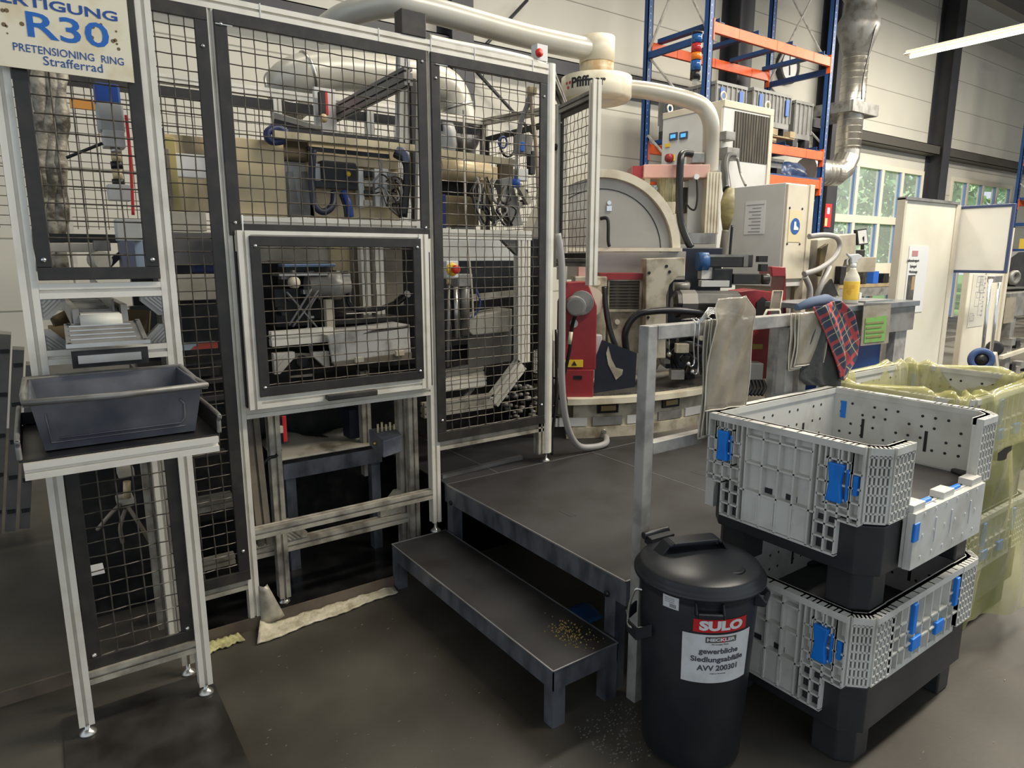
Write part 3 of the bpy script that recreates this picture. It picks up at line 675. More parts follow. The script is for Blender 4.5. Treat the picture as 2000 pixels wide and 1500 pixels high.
# front panels
mesh_panel('mesh_panel', en, (0.375, YC - 0.028, 0.24), (1, 0, 0), X2 - 0.011 - 0.375, 2.257, 0.046)
mesh_panel('mesh_panel', en, (X2 + 0.011, YC - 0.028, 1.682), (1, 0, 0), X3 - X2 - 0.022, 0.815, 0.046)
mesh_panel('mesh_panel', en, (X3 + 0.010, YC - 0.028, 0.697), (1, 0, 0), X4 - X3 - 0.045, 1.80, 0.046)
# black box on the top beam, cable bundle along it
MB().box((1.425, YC - 0.03, 2.548), (1.545, YC + 0.04, 2.65)).build('top_box', BLK, en, bevel=0.003)
MB().tube(smooth_path([(X3 + 0.02, YC + 0.0, 2.56), (1.7, YC - 0.005, 2.556), (1.95, YC - 0.005, 2.558), (2.2, YC, 2.552), (2.28, YC + 0.02, 2.535), (2.36, YC + 0.10, 2.51)]), 0.018, 10).build('cable_duct', ALU, en)
for x in (0.83, 1.32, 1.57, 1.80, 2.14):
    MB().box((x - 0.002, YC - 0.0265, 2.497), (x + 0.002, YC + 0.026, 2.551)).build('cable_tie', PAPER, en)
for x in (0.66, 1.585): # hanging white strip at door corners
    MB().box((x, YC - 0.038, 2.445), (x + 0.06, YC - 0.034, 2.449)).build('clip', STEEL, en)
MB().box((2.17, YC - 0.02, 2.56), (2.235, YC + 0.03, 2.635)).build('switch_box', PAPER, en); MB().lathe((2.175, YC - 0.022, 2.59), (0, -1, 0), [(0.02, 0), (0.02, 0.014), (0, 0.018)], 16).build('red_beacon', REDBTN, en)
# guide strips for the lifting door
for x in (X2 + 0.026, X3 - 0.026):
    MB().box((x - 0.003, YC - 0.045, 0.99), (x + 0.003, YC - 0.024, 1.62)).build('guide_strip', BLACK, en)

ld = thing('lifting_door', (1.1, YC - 0.05, 0.985), 'sliding mesh door with a black handle in the middle of the enclosure front', 'door')
YD = YC - 0.049
for x, n in ((0.697, 2), (1.484, 2)):
    MB().prof((x, YD, 0.985), (x, YD, 1.70), 0.048, up=(0, -1, 0)).build('stile', ALU, ld)
MB().prof((0.721, YD, 1.008), (1.460, YD, 1.008), 0.046, up=(0, -1, 0)).build('bottom_rail', ALU, ld)
MB().prof((0.721, YD, 1.68), (1.460, YD, 1.68), 0.04, up=(0, -1, 0)).build('top_rail', ALU, ld)
mesh_panel('mesh_panel', ld, (0.715, YD - 0.028, 1.035), (1, 0, 0), 0.75, 0.645, 0.04)
hn = MB(); hn.box((0.985, YD - 0.065, 0.990), (1.215, YD - 0.047, 1.016)); hn.box((0.985, YD - 0.047, 0.992), (1.01, YD - 0.023, 1.014)); hn.box((1.19, YD - 0.047, 0.992), (1.215, YD - 0.023, 1.014))
hn.build('handle', MOTOR, ld, bevel=0.005)
# small white pull strip at the door corner
MB().tube([(0.70, YC - 0.05, 1.66), (0.702, YC - 0.05, 1.76)], 0.003, 6).build('cord', PAPER, ld)

# swing door with drum lettering behind it
sdo = thing('swing_door', (2.95, 3.45, 0.9), 'mesh door frame swung open in front of the machine hood', 'door')
HB = at(1097, 205, Y=3.50); zt_ = 2.49
q0 = V((2.955, 3.50, 0)); q1 = V((2.785, 2.95, 0))
q1 = at(1163, 172, Z=zt_); q1.z = 0
q0 = at(1094, 206, Z=zt_); q0.z = 0
dv = (q1 - q0).normalized(); nv = dv.cross(V((0, 0, 1)))
MB().prof(q0 + V((0, 0, 1.535)), q0 + V((0, 0, zt_)), 0.045, up=nv).build('hinge_stile', ALU, sdo)
MB().prof(q1 + V((0, 0, 1.44)), q1 + V((0, 0, zt_ + 0.04)), 0.05, up=nv).build('lock_stile', ALU, sdo)
MB().prof(q0 + dv * 0.02 + V((0, 0, zt_ - 0.03)), q1 - dv * 0.02 + V((0, 0, zt_ - 0.03)), 0.045, up=nv).build('top_rail', GREYM, sdo)
MB().prof(q0 + dv * 0.02 + V((0, 0, 1.565)), q1 - dv * 0.02 + V((0, 0, 1.565)), 0.045, up=nv).build('bottom_rail', GREYM, sdo)
L_ = (q1 - q0).length
mesh_panel('mesh_panel', sdo, q0 + dv * 0.022 + V((0, 0, 1.59)), dv, L_ - 0.05, zt_ - 1.59 - 0.055, 0.03)
MB().lathe(q0 + V((0, 0, 2.25)) + nv * 0.02, nv, [(0.02, 0), (0.02, 0.02), (0.012, 0.03)], 12).build('hinge_knob', BLACK, sdo)
# ================================================================ floor plates, plinth, mats
tag(MB().box((-0.075, 1.95, 0.0), (0.405, 2.62, 0.008)).build('floor_plate', mat('oily floor plate', (0.045, 0.042, 0.038), 0.35, 0.1, dirt=(0.018, 0.015, 0.012), amt=0.9, scale=6, detail=9, lo=0.4, hi=0.62)), 'dark oily steel plate on the floor under the left station', 'floor plate')
m = MB(); m.box((-0.6, 2.835, 0.0), (1.30, 2.845, 0.055)); m.box((-0.6, 2.845, 0.0), (1.30, 2.89, 0.008))
tag(m.build('drip_sill', mat('grimy sill', (0.13, 0.10, 0.075), 0.5, dirt=(0.06, 0.045, 0.035), amt=0.8, scale=7)), 'low brown metal sill along the floor under the enclosure front', 'sill')
def matting(name, c, zf, mt, label, n=(40, 8)):
    a, b, c2, d = [V(p) for p in c]
    m = MB(); m.grid(lambda u, v: a.lerp(b, u).lerp(d.lerp(c2, u), v) + V((0, 0.006 * math.sin(14 * u + 3) * (1 - v), 0.004 + zf(u, v))), *n)
    return tag(m.build(name, mt, solid=0.006), label, 'mat')
matting('absorbent_mat', [(0.61, 2.70, 0), (1.285, 2.765, 0), (1.29, 2.832, 0), (0.66, 2.832, 0)], lambda u, v: 0.004 + 0.003 * math.sin(30 * u + 5 * v) * v + 0.002 * math.sin(70 * u) + max(0, (0.10 - u) / 0.10) * 0.035 * v, PAD, 'crumpled cream absorbent mat lying along the sill beside the step')
matting('absorbent_mat', [(0.415, 2.745, 0), (0.575, 2.76, 0), (0.565, 2.828, 0), (0.40, 2.828, 0)], lambda u, v: 0.006 + 0.004 * math.sin(40 * u), PADY, 'small yellowed absorbent mat by the right leg of the left station', (16, 6))
# torn dirty sheet at the foot of the enclosure post
m = MB(); m.grid(lambda u, v: V((0.662 + 0.10 * u * (1 - 0.65 * v), 2.825 - 0.02 * math.sin(3 * u), 0.03 + 0.17 * v)), 6, 6)
tag(m.build('splash_sheet', ALUD, solid=0.004), 'dirty triangular splash sheet at the foot of the enclosure post', 'sheet')

# ================================================================ step and platform
def deck(m, x0, x1, y0, y1, z): m.box((x0, y0, z - 0.006), (x1, y1, z))
t = thing('step', (1.455, 2.21, 0), 'long low metal step with dark top in front of the platform', 'step')
SX0, SX1, SY0, SY1, SZ = 1.300, 1.602, 1.590, 2.845, 0.220
MB().box((SX0 + 0.004, SY0 + 0.004, SZ - 0.006), (SX1 - 0.004, SY1 - 0.004, SZ)).build('tread', DECK, t)
f = MB(); hh = 0.075
f.box((SX0, SY0, SZ - hh), (SX0 + 0.004, SY1, SZ + 0.001)).box((SX1 - 0.004, SY0, SZ - hh), (SX1, SY1, SZ + 0.001)).box((SX0, SY0, SZ - hh), (SX1, SY0 + 0.004, SZ + 0.001)).box((SX0, SY1 - 0.004, SZ - hh), (SX1, SY1, SZ + 0.001))
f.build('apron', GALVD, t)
ew = MB()
for a, b in (((SX0, SY0), (SX0, SY1)), ((SX0, SY0), (SX1, SY0)), ((SX1, SY0), (SX1, SY1)), ((SX0, SY1), (SX1, SY1))): ew.bar((*a, SZ), (*b, SZ), 0.005, 0.004)
ew.build('bright_edge', mat('worn bright edge', (0.42, 0.42, 0.43), 0.3, 0.8), t)
for x in (SX0, SX1 - 0.055):
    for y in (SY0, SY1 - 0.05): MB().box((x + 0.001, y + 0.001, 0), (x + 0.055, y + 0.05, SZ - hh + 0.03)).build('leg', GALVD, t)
MB().box((1.405, 2.24, SZ - 0.004), (1.435, 2.33, SZ + 0.0006)).build('slot', BLACK, t)
ch = MB(); rnd = random.Random(3)
for i in range(170):
    x = 1.50 + rnd.gauss(0, 0.035); y = 1.74 + rnd.gauss(0, 0.05); s = rnd.uniform(0.001, 0.004)
    if SX0 + .01 < x < SX1 - .01: ch.sph((x, y, SZ + s * 0.4), s, 6)
ho = ch.build('brass_chips', mat('brass swarf', (0.42, 0.31, 0.10), 0.35, 0.7)); ho['kind'] = 'stuff'; tag(ho, 'scattered brass coloured metal chips on the near end of the step', 'swarf')

PZ = 0.464
t = thing('work_platform', (3.2, 2.2, 0), 'raised work platform with dark sheet decking and galvanised edge beams', 'platform')
PX0, PY0 = 1.612, 1.572
def deckp(x0, x1, y0, y1): MB().box((x0 + 0.004, y0 + 0.004, PZ - 0.008), (x1 - 0.004, y1 - 0.004, PZ)).build('deck_sheet', DECK, t)
deckp(PX0, 2.60, PY0, 2.845); deckp(2.60, 3.7, PY0, 2.845); deckp(3.7, 5.0, PY0, 2.845)
deckp(PX0, 1.93, 2.845, 4.2); deckp(1.93, 3.02, 2.845, 4.2)
ed = MB()
for a, b in (((PX0, PY0), (PX0, 2.845)), ((PX0, 2.845), (5.0, 2.845)), ((2.60, PY0), (2.60, 2.845)), ((3.7, PY0), (3.7, 2.845)), ((1.93, 2.845), (1.93, 4.2)), ((PX0, PY0), (5.0, PY0))): ed.bar((*a, PZ - 0.002), (*b, PZ - 0.002), 0.005, 0.006)
ed.build('bright_edge', MATS['worn bright edge'], t)
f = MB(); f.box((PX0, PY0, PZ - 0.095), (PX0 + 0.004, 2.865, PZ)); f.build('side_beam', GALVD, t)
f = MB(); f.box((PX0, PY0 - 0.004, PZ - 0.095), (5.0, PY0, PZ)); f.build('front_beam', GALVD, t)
for x, y in ((PX0 + 0.002, 2.79), (PX0 + 0.002, PY0 + 0.05), (2.6, PY0 + 0.02), (3.7, PY0 + 0.02), (4.9, PY0 + 0.02), (2.6, 2.8)):
    lg = MB().box((x, y, 0), (x + 0.055, y + 0.055, PZ - 0.01)); lg.build('leg', GALVD, t)
for y in (2.80, PY0 + 0.09): MB().lathe((PX0 - 0.001, y, PZ - 0.085), (-1, 0, 0), [(0.012, 0), (0.012, 0.005), (0, 0.007)], 10).build('bolt', DARK, t)
for x, y, l in ((1.86, 2.19, 0.09), (2.80, 2.22, 0.09)): MB().box((x - 0.016, y - l / 2, PZ - 0.004), (x + 0.016, y + l / 2, PZ + 0.0006)).build('slot', BLACK, t)
bc = at(1142, 1162, Z=0.02)
m = MB(); m.grid(lambda u, v: V((1.78 + 0.16 * u + 0.03 * v, 2.02 + 0.13 * v, 0.006 + 0.02 * math.sin(3 * u) * v)), 6, 5)
tag(m.build('blue_cloth', mat('blue cloth', (0.02, 0.09, 0.26), 0.8), solid=0.004), 'blue cloth lying on the floor in the dark under the platform', 'cloth')
rnd = random.Random(9); ch = MB()
for i in range(220):
    x, y = rnd.uniform(-0.2, 1.25), rnd.uniform(1.2, 2.6); s = rnd.uniform(0.0008, 0.003); ch.box((x, y, 0.0), (x + s * rnd.uniform(1, 4), y + s, s * 0.6))
for i in range(120):
    x, y = rnd.uniform(2.0, 4.5), rnd.uniform(0.2, 0.8); s = rnd.uniform(0.001, 0.004); ch.box((x, y, 0.0), (x + s * rnd.uniform(1, 4), y + s, s * 0.6))
for i in range(260):
    x, y = rnd.uniform(1.35, 1.62), rnd.uniform(1.3, 1.56); s = rnd.uniform(0.001, 0.0035); ch.box((x, y, 0.0), (x + s * 2, y + s, s))
ho = ch.build('floor_debris', mat('grey swarf', (0.22, 0.20, 0.17), 0.5, 0.3)); ho['kind'] = 'stuff'; tag(ho, 'fine swarf and dirt specks scattered over the concrete floor', 'debris')

# handrail
hr = thing('handrail', (2.1, 1.545, 0), 'galvanised square tube handrail at the near edge of the platform', 'railing')
YR = 1.545
MB().box((1.628, YR - 0.022, 0.0), (1.672, YR + 0.022, 1.376)).build('post', GALV, hr, bevel=0.003)
MB().box((1.675, YR - 0.022, 1.328), (2.735, YR + 0.022, 1.376)).build('top_rail', GALV, hr, bevel=0.003)
MB().box((1.675, YR - 0.02, 0.932), (2.46, YR + 0.02, 0.975)).build('mid_rail', GALV, hr, bevel=0.003)
for x in (2.425, 2.52): MB().box((x, YR - 0.022, 0.0), (x + 0.055, YR + 0.022, 1.326)).build('post', GALV, hr, bevel=0.003)
MB().box((2.735, YR - 0.025, 1.324), (2.745, YR + 0.025, 1.380)).build('end_cap', PAPER, hr)

# things hung over the rail
def sheet(fn, nu, nv, th=0.0015): 
    return MB().grid(fn, nu, nv)
def drape(name, x0, x1, z0, z1, yo, label, amp=0.006, seed=0, mt=POUCH, border=True, tag_cat='pouch', group=None):
    rnd = random.Random(seed); ph = [rnd.uniform(0, 6) for _ in range(6)]
    def fn(u, v):
        x = lerp(x0, x1, u) + 0.006 * math.sin(3 * v + ph[0]); z = lerp(z1, z0, v)
        y = yo + amp * (math.sin(7 * u + ph[1] + 2 * v) * math.sin(5 * v + ph[2]) + 0.7 * math.sin(13 * u + 9 * v + ph[3]))
        return V((x, y, z))
    t = thing(name, (lerp(x0, x1, .5), yo, z0), label, tag_cat, group)
    MB().grid(fn, 14, 18).build('film', mt, t, solid=0.003)
    if border:
        e = MB(); N = 18
        e.tube([fn(0, k / N) for k in range(N + 1)], 0.0028, 6); e.tube([fn(1, k / N) for k in range(N + 1)], 0.0028, 6); e.tube([fn(k / 10, 1) for k in range(11)], 0.0028, 6)
        e.build('welded_edge', mat('pale film edge', (0.60, 0.56, 0.46), 0.3), t)
    return t
YH = YR - 0.04
a = at(1383, 640, Y=YH); b = at(1478, 800, Y=YH)
for k in range(1, 4):
    t = drape('plastic_pouch', a.x + 0.012 - 0.010 * k, a.x + 0.225 - 0.010 * k, 0.985 - 0.008 * k, 1.385, YH - 0.009 * (3 - k), 'tall cloudy plastic pouch hung over the handrail, ' + ['foremost of its bundle', 'second of its bundle from the front', 'third of its bundle from the front', 'rearmost of its bundle'][k], 0.004, 11 + k, group='tall pouches on the handrail')
# folded-over upper part of the tall pouches
t = thing('plastic_pouch', (a.x + 0.1, YH - 0.03, 1.0), 'tall cloudy plastic pouch standing above the handrail, foremost of its bundle', 'pouch', 'tall pouches on the handrail')
LE = [(1408, 584), (1399, 612), (1394, 640), (1384, 720), (1374, 803)]; RE = [(1463, 578), (1474, 605), (1470, 640), (1464, 720), (1457, 792)]
def pfn(u, v):
    s_ = v * 4; i = min(int(s_), 3); q = s_ - i
    l = at(lerp(LE[i][0], LE[i + 1][0], q), lerp(LE[i][1], LE[i + 1][1], q), Y=YH - 0.032); r = at(lerp(RE[i][0], RE[i + 1][0], q), lerp(RE[i][1], RE[i + 1][1], q), Y=YH - 0.032)
    p = l.lerp(r, u); p.y += 0.006 * math.sin(7 * u + 3 * v) * math.sin(8 * v + 1) + 0.004 * math.sin(15 * u + 11 * v) + (0.03 * (0.3 - v) if v < 0.3 else 0)
    return p
MB().grid(pfn, 18, 26).build('film', POUCH, t, solid=0.002)
e = MB(); e.tube([pfn(0, k / 24) for k in range(25)], 0.0026, 6); e.tube([pfn(k / 12, 1) for k in range(13)], 0.0026, 6); e.tube([pfn(1, k / 24) for k in range(25)], 0.0020, 6)
e.build('welded_edge', MATS['pale film edge'], t)
for k in range(3):
    drape('plastic_pouch', 2.425 - 0.008 * k, 2.635 - 0.008 * k, 1.172 - 0.008 * k, 1.382, YH - 0.008 * (2 - k), 'short cloudy plastic pouch hung near the far end of the handrail, ' + ['front one', 'middle one', 'rear one'][k], 0.003, 31 + k, group='short pouches on the handrail')
# wire hangers
wm_ = MB()
for k in range(5):
    x = 1.935 + k * 0.012; y = YR - 0.03 + 0.006 * k
    wm_.tube([(x - 0.09, y - 0.01, 1.372), (x - 0.02, y, 1.425 - 0.006 * k), (x + 0.03, y, 1.42 - 0.006 * k), (x + 0.17, y, 1.385), (x + 0.165, y - 0.01, 1.30)], 0.0022, 6)
tag(wm_.build('wire_hangers', CHROME), 'bundle of bright bent wire hangers lying over the handrail', 'hanger', 'wire hangers')
for i, (x, zl) in enumerate(((1.845, 0.07), (1.868, 0.10), (1.935, 0.10))):
    m = MB(); m.tube(smooth_path([(x, YR + 0.028, 1.382), (x, YR - 0.028, 1.384), (x, YR - 0.03, 1.30), (x + 0.008, YR - 0.03, 1.31 - zl), (x - 0.006, YR - 0.03, 1.295 - zl), (x - 0.02, YR - 0.03, 1.305 - zl)], 4), 0.0024, 6); m.sph((x - 0.022, YR - 0.03, 1.306 - zl), 0.007, 8)
    tag(m.build('wire_hook', CHROME), 'bent wire hook hanging from the handrail, %s of the three' % ['leftmost', 'middle', 'rightmost'][i], 'hook', 'wire hooks on the handrail')
# trousers and plaid shirt
def cloth(name, outline, yo, label, mt, cat, dy=0.03, n=(16, 16), seed=1, solid=0.008, curl=0.0):
    """outline: left edge and right edge pixel polylines at depth yo, lofted with folds"""
    Lp, Rp = outline; rnd = random.Random(seed); ph = [rnd.uniform(0, 6) for _ in range(4)]
    def poly(P, t):
        s = t * (len(P) - 1); i = min(int(s), len(P) - 2); return V(P[i]).lerp(V(P[i + 1]), s - i)
    def fn(u, v):
        l, r = poly(Lp, v), poly(Rp, v); p = l.lerp(r, u)
        y = yo + dy * (math.sin(9 * u + ph[0] + 1.5 * v) * 0.6 + math.sin(17 * u + ph[1] - 2 * v) * 0.35) + curl * (1 - v) ** 3
        q = at(p.x, p.y, Y=yo); q.y = y
        return q
    m = MB(); m.grid(fn, *n)
    return tag(m.build(name, mt, solid=solid, sub=1), label, cat)
cloth('work_trousers', ([(1606, 612, 0), (1585, 660, 0), (1560, 740, 0), (1575, 752, 0)], [(1625, 612, 0), (1635, 660, 0), (1642, 735, 0), (1640, 755, 0)]), YR - 0.055, 'dark grey work trousers hanging from the end of the handrail', JACK, 'trousers', 0.012)
PLAID = bpy.data.materials.new('plaid cotton'); PLAID.use_nodes = True; MATS['plaid cotton'] = PLAID
def plaid():
    nt = PLAID.node_tree; b = nt.nodes['Principled BSDF']; b.inputs['Roughness'].default_value = 0.85
    tc = nt.nodes.new('ShaderNodeTexCoord'); mp = nt.nodes.new('ShaderNodeMapping'); mp.inputs['Rotation'].default_value = (0, math.radians(40), 0); nt.links.new(tc.outputs['Object'], mp.inputs['Vector'])
    sx = nt.nodes.new('ShaderNodeSeparateXYZ'); nt.links.new(mp.outputs['Vector'], sx.inputs['Vector'])
    def stripes(out, period, width, off):
        a = nt.nodes.new('ShaderNodeMath'); a.operation = 'MULTIPLY_ADD'; a.inputs[1].default_value = 1 / period; a.inputs[2].default_value = off; nt.links.new(out, a.inputs[0])
        f = nt.nodes.new('ShaderNodeMath'); f.operation = 'FRACT'; nt.links.new(a.outputs[0], f.inputs[0])
        l = nt.nodes.new('ShaderNodeMath'); l.operation = 'LESS_THAN'; l.inputs[1].default_value = width; nt.links.new(f.outputs[0], l.inputs[0])
        return l.outputs[0]
    def mx(o1, o2):
        m = nt.nodes.new('ShaderNodeMath'); m.operation = 'MAXIMUM'; nt.links.new(o1, m.inputs[0]); nt.links.new(o2, m.inputs[1]); return m.outputs[0]
    def mixc(fac, c1, c2):
        m = nt.nodes.new('ShaderNodeMix'); m.data_type = 'RGBA'
        if isinstance(c1, tuple): m.inputs[6].default_value = (*c1, 1)
        else: nt.links.new(c1, m.inputs[6])
        m.inputs[7].default_value = (*c2, 1); nt.links.new(fac, m.inputs[0]); return m.outputs[2]
    c = mixc(mx(stripes(sx.outputs['X'], 0.075, 0.24, 0.1), stripes(sx.outputs['Z'], 0.075, 0.24, 0.3)), (0.06, 0.07, 0.11), (0.50, 0.08, 0.085))
    c = mixc(mx(stripes(sx.outputs['X'], 0.075, 0.06, 0.42), stripes(sx.outputs['Z'], 0.075, 0.06, 0.62)), c, (0.45, 0.40, 0.28))
    nt.links.new(c, b.inputs['Base Color'])
plaid()
cloth('plaid_shirt', ([(1592, 600, 0), (1606, 630, 0), (1625, 680, 0), (1636, 715, 0), (1641, 742, 0)], [(1638, 586, 0), (1664, 612, 0), (1674, 660, 0), (1670, 700, 0), (1646, 744, 0)]), YR - 0.075, 'red and blue plaid shirt hanging over the end of the handrail', PLAID, 'shirt', 0.014, seed=4)
m = MB(); A_ = [at(1565, 600, Y=YR - 0.03), at(1592, 590, Y=YR - 0.03), at(1622, 585, Y=YR - 0.03), at(1640, 592, Y=YR - 0.03)]
m.tube([p + V((0, 0.02, -0.004)) for p in A_], [0.012, 0.022, 0.026, 0.02], 10)
tag(m.build('shirt_collar', mat('faded blue cotton', (0.12, 0.16, 0.24), 0.85)), 'faded blue rolled cloth on top of the rail behind the plaid shirt', 'cloth')

# ================================================================ folding pallet crates
def panel(m, o, ux, W, z0, z1, cols, rows, dpt=0.022, rim=True):
    """ribbed crate wall: back sheet plus protruding ribs; o lower corner, outward normal = ux x z"""
    ux = V(ux).normalized(); n = ux.cross(V((0, 0, 1))); o = V((o[0], o[1], 0))
    def bx(a, b, c, d, e0, e1): m.extr([o + ux * a + V((0, 0, c)) + n * e0, o + ux * b + V((0, 0, c)) + n * e0, o + ux * b + V((0, 0, d)) + n * e0, o + ux * a + V((0, 0, d)) + n * e0], n * (e1 - e0))
    bx(0, W, z0, z1, -0.016, -0.004)
    for c in cols: bx(c - 0.003, c + 0.003, z0, z1, -0.004, dpt)
    for (a, b, zz) in rows: bx(a, b, zz - 0.003, zz + 0.003, -0.004, dpt)
    if rim: bx(0, W, z1 - 0.022, z1, -0.02, dpt + 0.002)
    return bx
def latch(p, o, ux, c, z, w=0.045, hh=0.105, small=True):
    ux = V(ux); n = ux.cross(V((0, 0, 1))); o = V((o[0], o[1], 0))
    def P(a, zz, e): return o + ux * a + V((0, 0, zz)) + n * e
    m = MB()
    pts = [(-w / 2, -hh / 2), (w / 2, -hh / 2), (w * 0.36, 0), (w / 2, hh / 2), (-w / 2, hh / 2), (-w * 0.36, 0)]
    m.extr([P(c + x, z + y, 0.016) for x, y in pts], n * 0.018)
    m.extr([P(c + w * 0.55, z - hh * 0.45, 0.012), P(c + w * 0.75, z - hh * 0.45, 0.012), P(c + w * 0.75, z + hh * 0.4, 0.012), P(c + w * 0.55, z + hh * 0.4, 0.012)], n * 0.012)
    m.build('latch', LATCH, p, bevel=0.004)
    f = MB(); a0, a1, z0, z1 = c - w * 0.72, c + w * 0.9, z - hh * 0.62, z + hh * 0.6
    for q in ((a0, a0 + 0.005, z0, z1), (a1 - 0.005, a1, z0, z1), (a0, a1, z0, z0 + 0.005), (a0, a1, z1 - 0.005, z1)): f.extr([P(q[0], q[2], -0.004), P(q[1], q[2], -0.004), P(q[1], q[3], -0.004), P(q[0], q[3], -0.004)], n * 0.026)
    f.build('latch_frame', CRATE, p)
def crate(x0, y0, z, label, opened, mt=CRATE, group='folding pallet crates'):
    """0.80 x 0.60 x 0.53 folding crate, short side towards -X"""
    LX, LY, HB_, HT = 0.80, 0.60, 0.285, 0.53
    t = thing('folding_crate', (x0 + LX / 2, y0 + LY / 2, z), label, 'crate', group)
    x1, y1 = x0 + LX, y0 + LY
    # black base: skirt, legs, floor
    b = MB(); ch_ = 0.055
    octo = [(x0 + ch_, y0), (x1 - ch_, y0), (x1, y0 + ch_), (x1, y1 - ch_), (x1 - ch_, y1), (x0 + ch_, y1), (x0, y1 - ch_), (x0, y0 + ch_)]
    inn = [(lerp(p[0], x0 + LX / 2, 0.045), lerp(p[1], y0 + LY / 2, 0.06)) for p in octo]
    zl, zh = z + 0.125, z + HB_
    vs = [V((*p, zl)) for p in octo] + [V((*p, zh)) for p in octo] + [V((*p, zl + 0.02)) for p in inn] + [V((*p, zh)) for p in inn]
    fs = [tuple(range(8))[::-1], tuple(range(16, 24))]
    for k in range(8):
        j = (k + 1) % 8; fs += [(k, j, 8 + j, 8 + k), (16 + j, 16 + k, 24 + k, 24 + j), (8 + k, 8 + j, 24 + j, 24 + k)]
    b.add(vs, fs)
    bo = b.build('base', BPLA, t, bevel=0.004)
    MB().extr([V((*p, zh - 0.004)) for p in inn], (0, 0, 0.006)).build('floor_sheet', mat('dark crate floor', (0.045, 0.043, 0.045), 0.5, dirt=(0.08, 0.07, 0.06), amt=0.5, scale=6), t)
    for ix in (0, 1):
        for iy in (0, 1):
            cx = x0 + 0.022 if ix == 0 else x1 - 0.022 - 0.125; cy = y0 + 0.022 if iy == 0 else y1 - 0.022 - 0.125; L = 0.125; c_ = 0.04
            poly = [(cx, cy), (cx + L, cy), (cx + L, cy + L), (cx, cy + L)]
            kx = 0 if ix == 0 else 1; outer = {(0, 0): 0, (1, 0): 1, (1, 1): 2, (0, 1): 3}[(ix, iy)]
            pl = []
            for k, p in enumerate(poly):
                if k == outer:
                    pr_, nx_ = poly[k - 1], poly[(k + 1) % 4]
                    pl += [tuple(V(p).lerp(V(pr_), c_ / L)), tuple(V(p).lerp(V(nx_), c_ / L))]
                else: pl.append(p)
            lg = MB().extr([V((p[0], p[1], z + 0.002)) for p in pl], (0, 0, 0.125)); lg.build('leg', BPLA, t, bevel=0.006)
    # corner posts of the skirt, raised
    for (ax, ay), (bx_, by_), (qx, qy) in (((x0, y0 + ch_), (x0 + ch_, y0), (1, 1)), ((x1 - ch_, y0), (x1, y0 + ch_), (-1, 1)), ((x1, y1 - ch_), (x1 - ch_, y1), (-1, -1)), ((x0 + ch_, y1), (x0, y1 - ch_), (1, -1))):
        a_, c2 = V((ax, ay, zh)), V((bx_, by_, zh)); s1 = 0.05
        e1 = V((ax, ay + qy * s1, zh)) if ax in (x0, x1) else V((ax + qx * s1, ay, zh)); e2 = V((bx_ + qx * s1, by_, zh)) if by_ in (y0, y1) else V((bx_, by_ + qy * s1, zh))
        mid = V((x0 + LX / 2, y0 + LY / 2, zh)); 
        MB().extr([e1, a_, c2, e2, e2.lerp(mid, 0.07), a_.lerp(mid, 0.09).lerp(c2.lerp(mid, 0.09), 0.5), e1.lerp(mid, 0.07)], (0, 0, 0.018)).build('corner_block', BPLA, t, bevel=0.008)
    zt1 = z + HT; zs = z + 0.175
    # short side panel towards -X (outward normal -X: ux = -Y ... from far to near)
    def side(o, ux, W, near):
        m = MB(); cols = [0.10, 0.135, 0.155, W / 2 - 0.055, W / 2 + 0.005, W / 2 + 0.06, W - 0.155, W - 0.135, W - 0.10]
        rows = []
        for zz in (zs + 0.045, zs + 0.09): rows += [(0.065, 0.135, zz), (W - 0.135, W - 0.065, zz)]
        for zz in (zs + 0.135, zs + 0.18, zs + 0.225, zs + 0.27): rows += [(0, 0.135, zz), (W - 0.135, W, zz)]
        rows += [(0.155, W - 0.155, zt1 - 0.05), (0.155, W - 0.155, zt1 - 0.14), (0.135, W - 0.135, zs + 0.115)]
        bx = panel(m, o, ux, W, zs + 0.115, zt1, [], rows)
        bx(0.062, W - 0.062, zs, zs + 0.116, -0.016, -0.004)
        for c in cols: bx(c - 0.003, c + 0.003, zs, zt1, -0.004, 0.022)
        for c in (0.0, 0.03, 0.065, W - 0.065, W - 0.03, W): bx(c - 0.003, c + 0.003, zs + 0.115, zt1, -0.004, 0.022)
        for c in (0.065, W - 0.065): bx(c - 0.003, c + 0.003, zs, zs + 0.12, -0.004, 0.022)
        bx(0.062, W - 0.062, zs - 0.004, zs + 0.003, -0.004, 0.022)
        bx(0, 0.065, zs + 0.112, zs + 0.118, -0.004, 0.022); bx(W - 0.065, W, zs + 0.112, zs + 0.118, -0.004, 0.022)
        for c in (0.03, 0.045, 0.075, 0.115, W - 0.115, W - 0.075, W - 0.045, W - 0.03): bx(c - 0.0025, c + 0.0025, zt1 - 0.085, zt1, -0.004, 0.022)
        bx(0.157, W - 0.157, zs + 0.005, zs + 0.112, -0.004, 0.017)
        for q in (0.2, 0.27, 0.34): bx(q - 0.002, q + 0.002, zs + 0.02, zs + 0.10, 0.017, 0.020)
        for q in (W / 2 - 0.05, W / 2 + 0.05): bx(q - 0.016, q + 0.016, zs + 0.118, zs + 0.14, -0.0045, -0.002)
        h_ = MB(); n = V(ux).cross(V((0, 0, 1))); O = V((o[0], o[1], 0))
        for q in (W / 2 - 0.045, W / 2 + 0.045): 
            h_.extr([O + V(ux) * (q - 0.02) + V((0, 0, zs + 0.119)) - n * 0.0035, O + V(ux) * (q + 0.02) + V((0, 0, zs + 0.119)) - n * 0.0035, O + V(ux) * (q + 0.02) + V((0, 0, zs + 0.138)) - n * 0.0035, O + V(ux) * (q - 0.02) + V((0, 0, zs + 0.138)) - n * 0.0035], n * 0.002)
